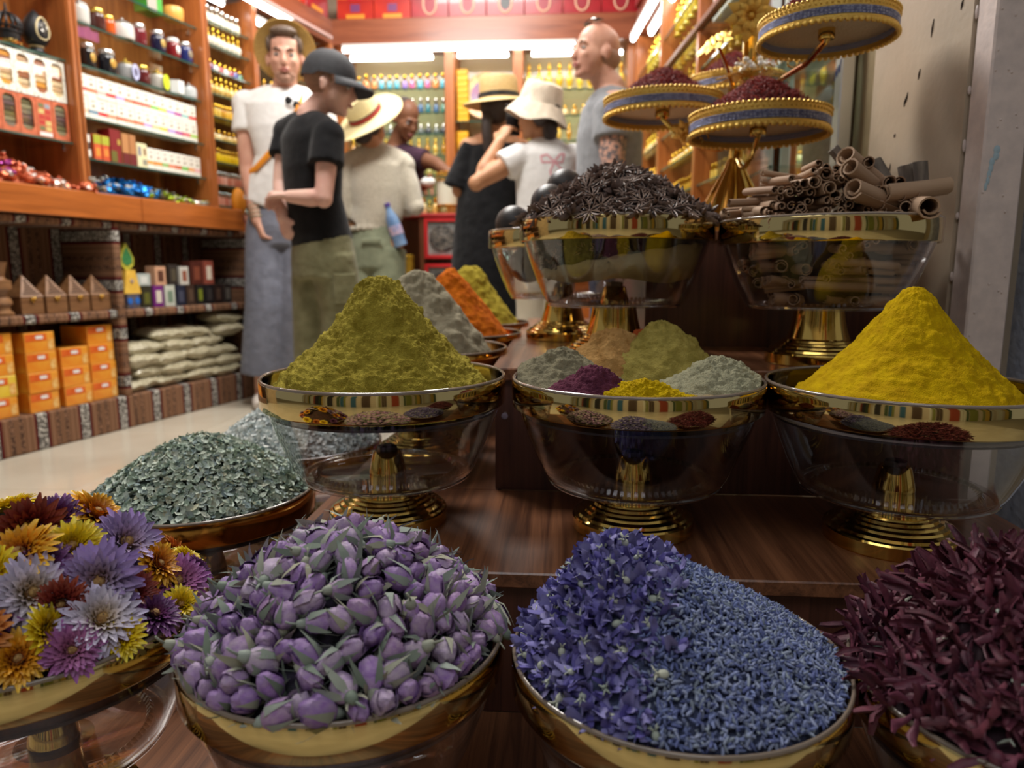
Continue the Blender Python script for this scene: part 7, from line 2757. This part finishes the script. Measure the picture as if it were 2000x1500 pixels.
# ---------------------------------------------------------------- shopkeeper behind the counter
hc = at(793, 232, 4.48)
FH = V3((.62, -.60, -.42)).normalized()
F, R = V3((.45, -.89, 0)).normalized(), V3((-.89, -.45, 0)).normalized()
an = [at(760, 700, 4.52), at(812, 700, 4.52)]
for a in an:
    a.z = .085
L = g0((an[0] + an[1]) / 2)
sk = thing('person', 'shopkeeper in a dark purple shirt reaching out over the counter', 'person', L, 0, 'shopkeepers')
nb, pv = at(775, 292, 4.54), at(786, 430, 4.54)
nb = nb + Zu * .020
shR, shL = at(742, 318, 4.54), at(812, 308, 4.50)
elL, wrL = at(848, 318, 4.44), at(878, 338, 4.36)
elR, wrR = at(772, 400, 4.46), at(812, 372, 4.34)
b = MB()
T = head(b, hc, frame(FH, Zu), 1.0, nb, .054)
loft(b, [nb, nb - Zu * .05, nb - Zu * .17, nb - Zu * .36, pv + Zu * .05, pv - Zu * .06], R, [.06, .145, .155, .14, .145, .15], [.055, .09, .11, .105, .105, .11])
for sh, el, wr in ((shR, elR, wrR), (shL, elL, wrL)):
    b.tube([nb + Zu * .018, nb.lerp(sh, .55) - Zu * .006, sh], [.022, .034, .040], 12)
    limb(b, [nb - Zu * .06, sh, sh.lerp(el, .5), el, el.lerp(wr, .35), wr], [.05, .052, .048, .042, .040, .028])
hand(b, wrL, V3((.4, -.3, -.85)), V3((-.6, -.6, 0)), 1, .5)
hand(b, wrR, V3((.85, -.3, .25)), V3((0, .1, 1)), 1, .55)
kn = [at(760, 570, 4.52), at(812, 570, 4.52)]
hp = [pv - Zu * .05 + R * .08, pv - Zu * .05 - R * .08]
for h_, k_, a_ in zip(hp, kn, an):
    limb(b, [h_, k_, k_.lerp(a_, .4), a_], [.085, .058, .055, .042])
feet(b, an, F)
grow(b, 'body', SKIN_D, sk, L)
face(sk, L, T, HAIRB)
b = MB()
b.ball((0, -.030, .038), (.079, .086, .082), 18, 12, 0, T)
b.obj('hair', HAIRB, sk, -L)
MAR = cloth('purple_shirt_cloth', (66, 44, 60), (54, 36, 50))
b = MB()
loft(b, [nb - Zu * .008, nb - Zu * .035, nb - Zu * .09, nb - Zu * .20, nb - Zu * .36, pv - Zu * .06], R, [.072, .125, .176, .172, .158, .165], [.062, .09, .115, .122, .118, .125], 28)
for sh, el in ((shR, elR), (shL, elL)):
    b.tube([nb - Zu * .018, nb.lerp(sh, .5) - Zu * .014, sh - Zu * .004], [.050, .066, .064], 16)
    b.tube([nb - Zu * .085 + (sh - nb) * .3, sh, sh.lerp(el, .55)], [.075, .070, .068], 18)
    b.ball(sh, .069, 14, 10)
grow(b, 'shirt', MAR, sk, L, .008, 8)
b = MB()
loft(b, [pv + Zu * .02, pv - Zu * .06, pv - Zu * .16], R, [.155, .17, .17], [.115, .125, .12], 28)
for h_, k_, a_ in zip(hp, kn, an):
    b.tube([h_ - Zu * .02, h_.lerp(k_, .5), k_, a_ + Zu * .02], [.095, .09, .08, .075], 22)
grow(b, 'trousers', BLACKC, sk, L, .009, 3)
shoes(an, F, sk, L, BLACK)
o = MB().ball((0, 0, 0), (.045, .035, .03), 16, 10).obj('paper_wad', mat('white_paper', (.8, .8, .78), .8, bmp=.8, bscale=40, bdist=.01), None, at(836, 356, 4.30))
tag(o, 'white paper held in the hand of the shopkeeper', 'paper')

# ---------------------------------------------------------------- woman in the black dress
hc = at(975, 218, 3.86)
F, R = V3((.30, .95, 0)).normalized(), V3((.95, -.30, 0)).normalized()
an = [at(940, 690, 3.86), at(990, 690, 3.86)]
for a in an:
    a.z = .08
L = g0((an[0] + an[1]) / 2)
bd = thing('person', 'woman from behind in a long black dress and flat straw hat', 'person', L, 0, 'shoppers in the spice shop')
nb, pv = at(968, 262, 3.88), at(958, 440, 3.88)
nb = nb + Zu * .020
shR, shL = at(1020, 290, 3.86), at(914, 288, 3.88)
elR, wrR = at(1035, 380, 3.82), at(1020, 330, 3.98)
elL, wrL = at(896, 372, 3.86), at(915, 350, 3.99)
b = MB()
T = head(b, hc, frame(F + V3((.25, 0, 0)), Zu), 1.0, nb, .048)
loft(b, [nb, nb - Zu * .05, nb - Zu * .16, nb - Zu * .32, pv + Zu * .05, pv - Zu * .06], R, [.055, .135, .14, .12, .135, .155], [.05, .08, .095, .09, .095, .11])
for sh, el, wr in ((shR, elR, wrR), (shL, elL, wrL)):
    b.tube([nb + Zu * .018, nb.lerp(sh, .55) - Zu * .006, sh], [.022, .034, .040], 12)
    limb(b, [nb - Zu * .06, sh, sh.lerp(el, .5), el, el.lerp(wr, .35), wr], [.048, .050, .045, .038, .036, .026])
hand(b, wrR, V3((.1, .7, .6)), V3((0, -.6, .6)), -1, .7, .9)
hand(b, wrL, V3((.3, .9, .2)), Zu * -1, 1, .7, .9)
hp = [pv - Zu * .05 - R * .075, pv - Zu * .05 + R * .075]
for h_, a_ in zip(hp, an):
    k_ = h_.lerp(a_, .5)
    limb(b, [h_, k_, k_.lerp(a_, .4), a_], [.085, .055, .05, .038])
feet(b, an, F, .92)
grow(b, 'body', SKIN_C, bd, L)
b = MB()
b.ball((0, -.028, .020), (.080, .088, .092), 18, 12, 0, T)
b.tube([T @ V3((-.01, -.09, -.03)), T @ V3((-.005, -.105, -.10)), T @ V3((0, -.105, -.19)), T @ V3((.005, -.10, -.27))], [.030, .028, .024, .014], 10)
b.obj('braided_hair', HAIRB, bd, -L)
b = MB()
M = brimmed_hat(b, hc + V3((0, 0, .050)), V3((-.04, -.05, 1)), .104, .190, .118, F, .020, 0, True, dip=.008)
b.obj('straw_hat', mat('natural_straw', lin(206, 178, 122), .7, col2=lin(180, 150, 96), scale=160, bmp=.7, bscale=200), bd, -L)
hat_band(M, .104, .012, .036, bd, L, BLACK)
BDR = cloth('black_dress_cloth', (28, 28, 30), (20, 20, 22), 20, .9)
b = MB()
loft(b, [nb - Zu * .075, nb - Zu * .11, nb - Zu * .22, pv + Zu * .10, pv - Zu * .10, pv - Zu * .45, V3((L.x, L.y, .16))], R, [.140, .172, .178, .19, .215, .245, .27], [.095, .115, .13, .14, .155, .175, .19], 30)
for sh, el in ((shR, elR), (shL, elL)):
    b.tube([nb - Zu * .11 + (sh - nb) * .3, sh - Zu * .015, sh.lerp(el, .5), el + Zu * .01 - R * (.01 if el is elL else -.01)], [.06, .062, .066, .078], 18)
dr = grow(b, 'dress', BDR, bd, L, .009, 8)

# ---------------------------------------------------------------- woman in the bucket hat
hc = at(1052, 222, 3.50)
FH = V3((-.82, .50, .05)).normalized()
F, R = V3((-.45, .89, 0)).normalized(), V3((.89, .45, 0)).normalized()
an = [at(1040, 740, 3.5), at(1090, 740, 3.5)]
for a in an:
    a.z = .08
L = g0((an[0] + an[1]) / 2)
bk = thing('person', 'woman in a cream bucket hat and white T-shirt raising a phone', 'person', L, 0, 'shoppers in the spice shop')
nb, pv = at(1068, 280, 3.52), at(1062, 440, 3.52)
nb = nb + Zu * .020
shL, shR = at(1014, 308, 3.46), at(1118, 306, 3.58)
elL, wrL = at(930, 358, 3.40), at(975, 278, 3.52)
elR, wrR = at(1128, 392, 3.60), at(1085, 350, 3.80)
b = MB()
T = head(b, hc, frame(FH, Zu), .98, nb, .046)
loft(b, [nb, nb - Zu * .05, nb - Zu * .16, nb - Zu * .30, pv + Zu * .05, pv - Zu * .06], R, [.055, .125, .13, .11, .125, .145], [.05, .08, .092, .088, .092, .105])
for sh, el, wr in ((shR, elR, wrR), (shL, elL, wrL)):
    b.tube([nb + Zu * .018, nb.lerp(sh, .55) - Zu * .006, sh], [.022, .034, .040], 12)
    limb(b, [nb - Zu * .06, sh, sh.lerp(el, .5), el, el.lerp(wr, .35), wr], [.045, .048, .045, .039, .037, .026])
hand(b, wrL, at(996, 240, 3.56) - wrL, V3((.5, .8, 0)), 1, .55, .95)
hand(b, wrR, V3((-.5, .6, .5)), V3((-.5, -.5, 0)), -1, .6, .9)
kn = [at(1040, 600, 3.5), at(1090, 600, 3.5)]
hp = [pv - Zu * .05 - R * .07, pv - Zu * .05 + R * .07]
for h_, k_, a_ in zip(hp, kn, an):
    limb(b, [h_, k_, k_.lerp(a_, .4), a_], [.082, .055, .05, .038])
feet(b, an, F, .92)
grow(b, 'body', SKIN_C, bk, L)
face(bk, L, T, HAIRB)
b = MB()
b.ball((0, -.030, .018), (.078, .084, .092), 18, 12, 0, T)
b.ball((0, -.072, -.075), (.050, .032, .060), 14, 10, 0, T)
b.obj('hair', HAIRB, bk, -L)
BUCK = mat('cream_canvas', lin(216, 202, 182), .85, col2=lin(198, 184, 164), scale=30, bmp=.6, bscale=28, bdist=.008)
b = MB()
ax = V3((.26, -.12, .95))
M = Matrix.Translation(hc + V3((.004, 0, .030))) @ frame_u(FH, ax).to_4x4()
vs, fs = [], []
prof = [(.150, -.058), (.128, -.022), (.104, .012), (.100, .016), (.094, .06), (.086, .095), (.074, .106), (.04, .110), (.001, .111)]
inner = [(.001, .105), (.07, .10), (.094, .02), (.124, -.022), (.146, -.058)]
n = 44
for k, (r, z) in enumerate(prof + inner):
    for i in range(n):
        a = 2 * PI * i / n
        wob = (.010 * math.sin(3 * a + 1) + .006 * math.sin(5 * a)) * (max(0, (r - .1) / .05) if k < 3 or k > 11 else .2 * (k in (5, 6, 7)))
        vs.append((r * math.cos(a), r * 1.06 * math.sin(a), z + wob))
kk = len(prof) + len(inner)
for q in range(kk):
    for i in range(n):
        fs.append((q * n + i, q * n + (i + 1) % n, ((q + 1) % kk) * n + (i + 1) % n, ((q + 1) % kk) * n + i))
b.add(vs, fs, 0, M)
b.obj('bucket_hat', BUCK, bk, -L)
b = MB()
loft(b, [nb + Zu * .0, nb - Zu * .03, nb - Zu * .085, nb - Zu * .19, nb - Zu * .32, pv - Zu * .06], R, [.064, .110, .158, .156, .150, .158], [.058, .080, .106, .114, .114, .122], 28)
b.tube([nb - Zu * .08 + (shL - nb) * .3, shL, shL.lerp(elL, .36)], [.068, .068, .074], 18)
b.ball(shL, .066, 14, 10)
b.tube([nb - Zu * .08 + (shR - nb) * .3, shR, shR.lerp(elR, .5)], [.068, .066, .072], 18)
b.ball(shR, .064, 14, 10)
tee2 = grow(b, 'tshirt', TEE, bk, L, .008, 8)
PINKP = mat('pink_print', lin(226, 150, 160), .8)
for pth in ([(1082, 312), (1068, 298), (1056, 302), (1058, 314), (1082, 313)], [(1082, 312), (1094, 296), (1102, 294), (1098, 312), (1084, 313)], [(1082, 313), (1074, 332), (1078, 346), (1068, 366), (1070, 385)], [(1084, 313), (1098, 328), (1096, 345), (1110, 340), (1118, 330)]):
    b = MB()
    P = []
    for i in range(len(pth) - 1):
        for j in range(6):
            f = j / 6
            P.append(at(pth[i][0] * (1 - f) + pth[i + 1][0] * f, pth[i][1] * (1 - f) + pth[i + 1][1] * f, 3.36))
    b.tube(P, .0042, 6, 0, None, True, None, .0042)
    o = b.obj('bow_print', PINKP, bk, -L)
    sw = o.modifiers.new('on_cloth', 'SHRINKWRAP')
    sw.target = tee2
    sw.wrap_method = 'PROJECT'
    sw.use_project_y = True
    sw.use_positive_direction = True
    sw.use_negative_direction = True
    sw.offset = .0015
b = MB()
loft(b, [pv + Zu * .02, pv - Zu * .06, pv - Zu * .16], R, [.140, .155, .155], [.105, .118, .115], 28)
for h_, k_, a_ in zip(hp, kn, an):
    b.tube([h_ - Zu * .02, h_.lerp(k_, .5), k_, a_ + Zu * .02], [.092, .088, .08, .08], 22)
grow(b, 'trousers', cloth('beige_cotton', (190, 180, 160)), bk, L, .009, 3)
shoes(an, F, bk, L, WHITE)
o = thing('phone', 'dark phone held up by the woman in the bucket hat', 'phone', at(1002, 240, 3.62), .5)
MB().box(-.037, .037, -.004, .004, -.06, .085, c=.003).obj('phone_body', BLACK, o)
MB().box(-.034, .034, .0035, .0048, -.056, .08).obj('phone_screen', mat('screen_glass', (.02, .02, .025), .08), o)

# ---------------------------------------------------------------- bald man in the grey T-shirt
hc = at(1163, 104, 3.28)
FH = V3((-.80, -.52, .10)).normalized()
F, R = V3((-.95, -.12, 0)).normalized(), V3((-.12, .95, 0)).normalized()
an = [at(1180, 760, 3.22), at(1195, 760, 3.40)]
for a in an:
    a.z = .085
L = g0((an[0] + an[1]) / 2)
ba = thing('person', 'bald man in a grey T-shirt with a tattooed arm, looking up to the left', 'person', L, 0, 'shoppers in the spice shop')
nb, pv = at(1192, 182, 3.30), at(1192, 420, 3.32)
nb = nb + Zu * .020
shL, shR = at(1196, 222, 3.14), at(1172, 226, 3.50)
elL, wrL = at(1196, 335, 3.10), at(1168, 420, 3.06)
elR, wrR = at(1160, 335, 3.54), at(1140, 410, 3.5)
b = MB()
T = head(b, hc, frame(FH, Zu), 1.06, nb, .058)
loft(b, [nb, nb - Zu * .05, nb - Zu * .17, nb - Zu * .36, pv + Zu * .05, pv - Zu * .06], R, [.06, .155, .165, .145, .150, .155], [.055, .09, .115, .11, .11, .115])
for sh, el, wr in ((shR, elR, wrR), (shL, elL, wrL)):
    b.tube([nb + Zu * .018, nb.lerp(sh, .55) - Zu * .006, sh], [.022, .034, .040], 12)
    limb(b, [nb - Zu * .06, sh, sh.lerp(el, .5), el, el.lerp(wr, .35), wr], [.05, .060, .056, .046, .044, .030])
hand(b, wrL, V3((-.3, 0, -1)), R, 1, .45, 1.05)
hand(b, wrR, V3((-.3, 0, -1)), -R, -1, .45, 1.05)
hp = [pv - Zu * .05 - R * .08, pv - Zu * .05 + R * .08]
for h_, a_ in zip(hp, an):
    k_ = h_.lerp(a_, .5)
    limb(b, [h_, k_, k_.lerp(a_, .4), a_], [.085, .058, .055, .042])
feet(b, an, F)
grow(b, 'body', SKIN_A, ba, L)
face(ba, L, T, mat('pale_brow', lin(150, 116, 92), .8))
b = MB()
b.ball((0, -.034, -.012), (.0735, .0795, .060), 18, 12, 0, T)
b.obj('cropped_hair', mat('shaved_hair', lin(150, 116, 98), .8, col2=lin(170, 134, 114), scale=80), ba, -L)
b = MB()
for sx in (-1, 1):
    b.ball((sx * .030, .030, .114), (.024, .016, .005), 12, 8, 0, T)
b.tube([(-.06, .02, .110), (-.03, .045, .116), (0, .047, .118), (.03, .045, .116), (.06, .02, .110)], .0028, 6, 0, T)
b.tube([(.062, .02, .110), (.074, -.05, .080)], .0025, 6, 0, T)
b.obj('sunglasses', mat('dark_lens', (.02, .02, .02), .05, coat=1.0), ba, -L)
GREYT = cloth('grey_jersey', (136, 138, 142), (122, 124, 128))
b = MB()
loft(b, [nb - Zu * .008, nb - Zu * .035, nb - Zu * .09, nb - Zu * .20, nb - Zu * .36, pv - Zu * .06], R, [.078, .130, .190, .192, .178, .180], [.068, .09, .125, .145, .145, .145], 28)
for sh, el in ((shR, elR), (shL, elL)):
    b.tube([nb - Zu * .018, nb.lerp(sh, .5) - Zu * .014, sh - Zu * .004], [.050, .066, .064], 16)
    b.tube([nb - Zu * .085 + (sh - nb) * .3, sh + Zu * .005, sh.lerp(el, .45)], [.082, .080, .082], 18)
    b.ball(sh, .078, 14, 10)
grow(b, 'tshirt', GREYT, ba, L, .008, 8)
TAT = mat('tattooed_skin', lin(200, 154, 134), .5, col2=lin(96, 92, 96), scale=60, detail=5, ramp=(.46, .54))
b = MB()
b.tube([shL.lerp(elL, .42), shL.lerp(elL, .65), shL.lerp(elL, .92)], [.0585, .0555, .0495], 18)
b.obj('tattoo', TAT, ba, -L)
b = MB()
loft(b, [pv + Zu * .02, pv - Zu * .06, pv - Zu * .16], R, [.16, .175, .175], [.125, .135, .13], 28)
for h_, a_ in zip(hp, an):
    b.tube([h_ - Zu * .02, h_.lerp(a_, .25), h_.lerp(a_, .5), a_ + Zu * .02], [.10, .095, .085, .08], 22)
grow(b, 'trousers', cloth('navy_cotton', (60, 66, 84)), ba, L, .009, 3)
shoes(an, F, ba, L, WHITE)
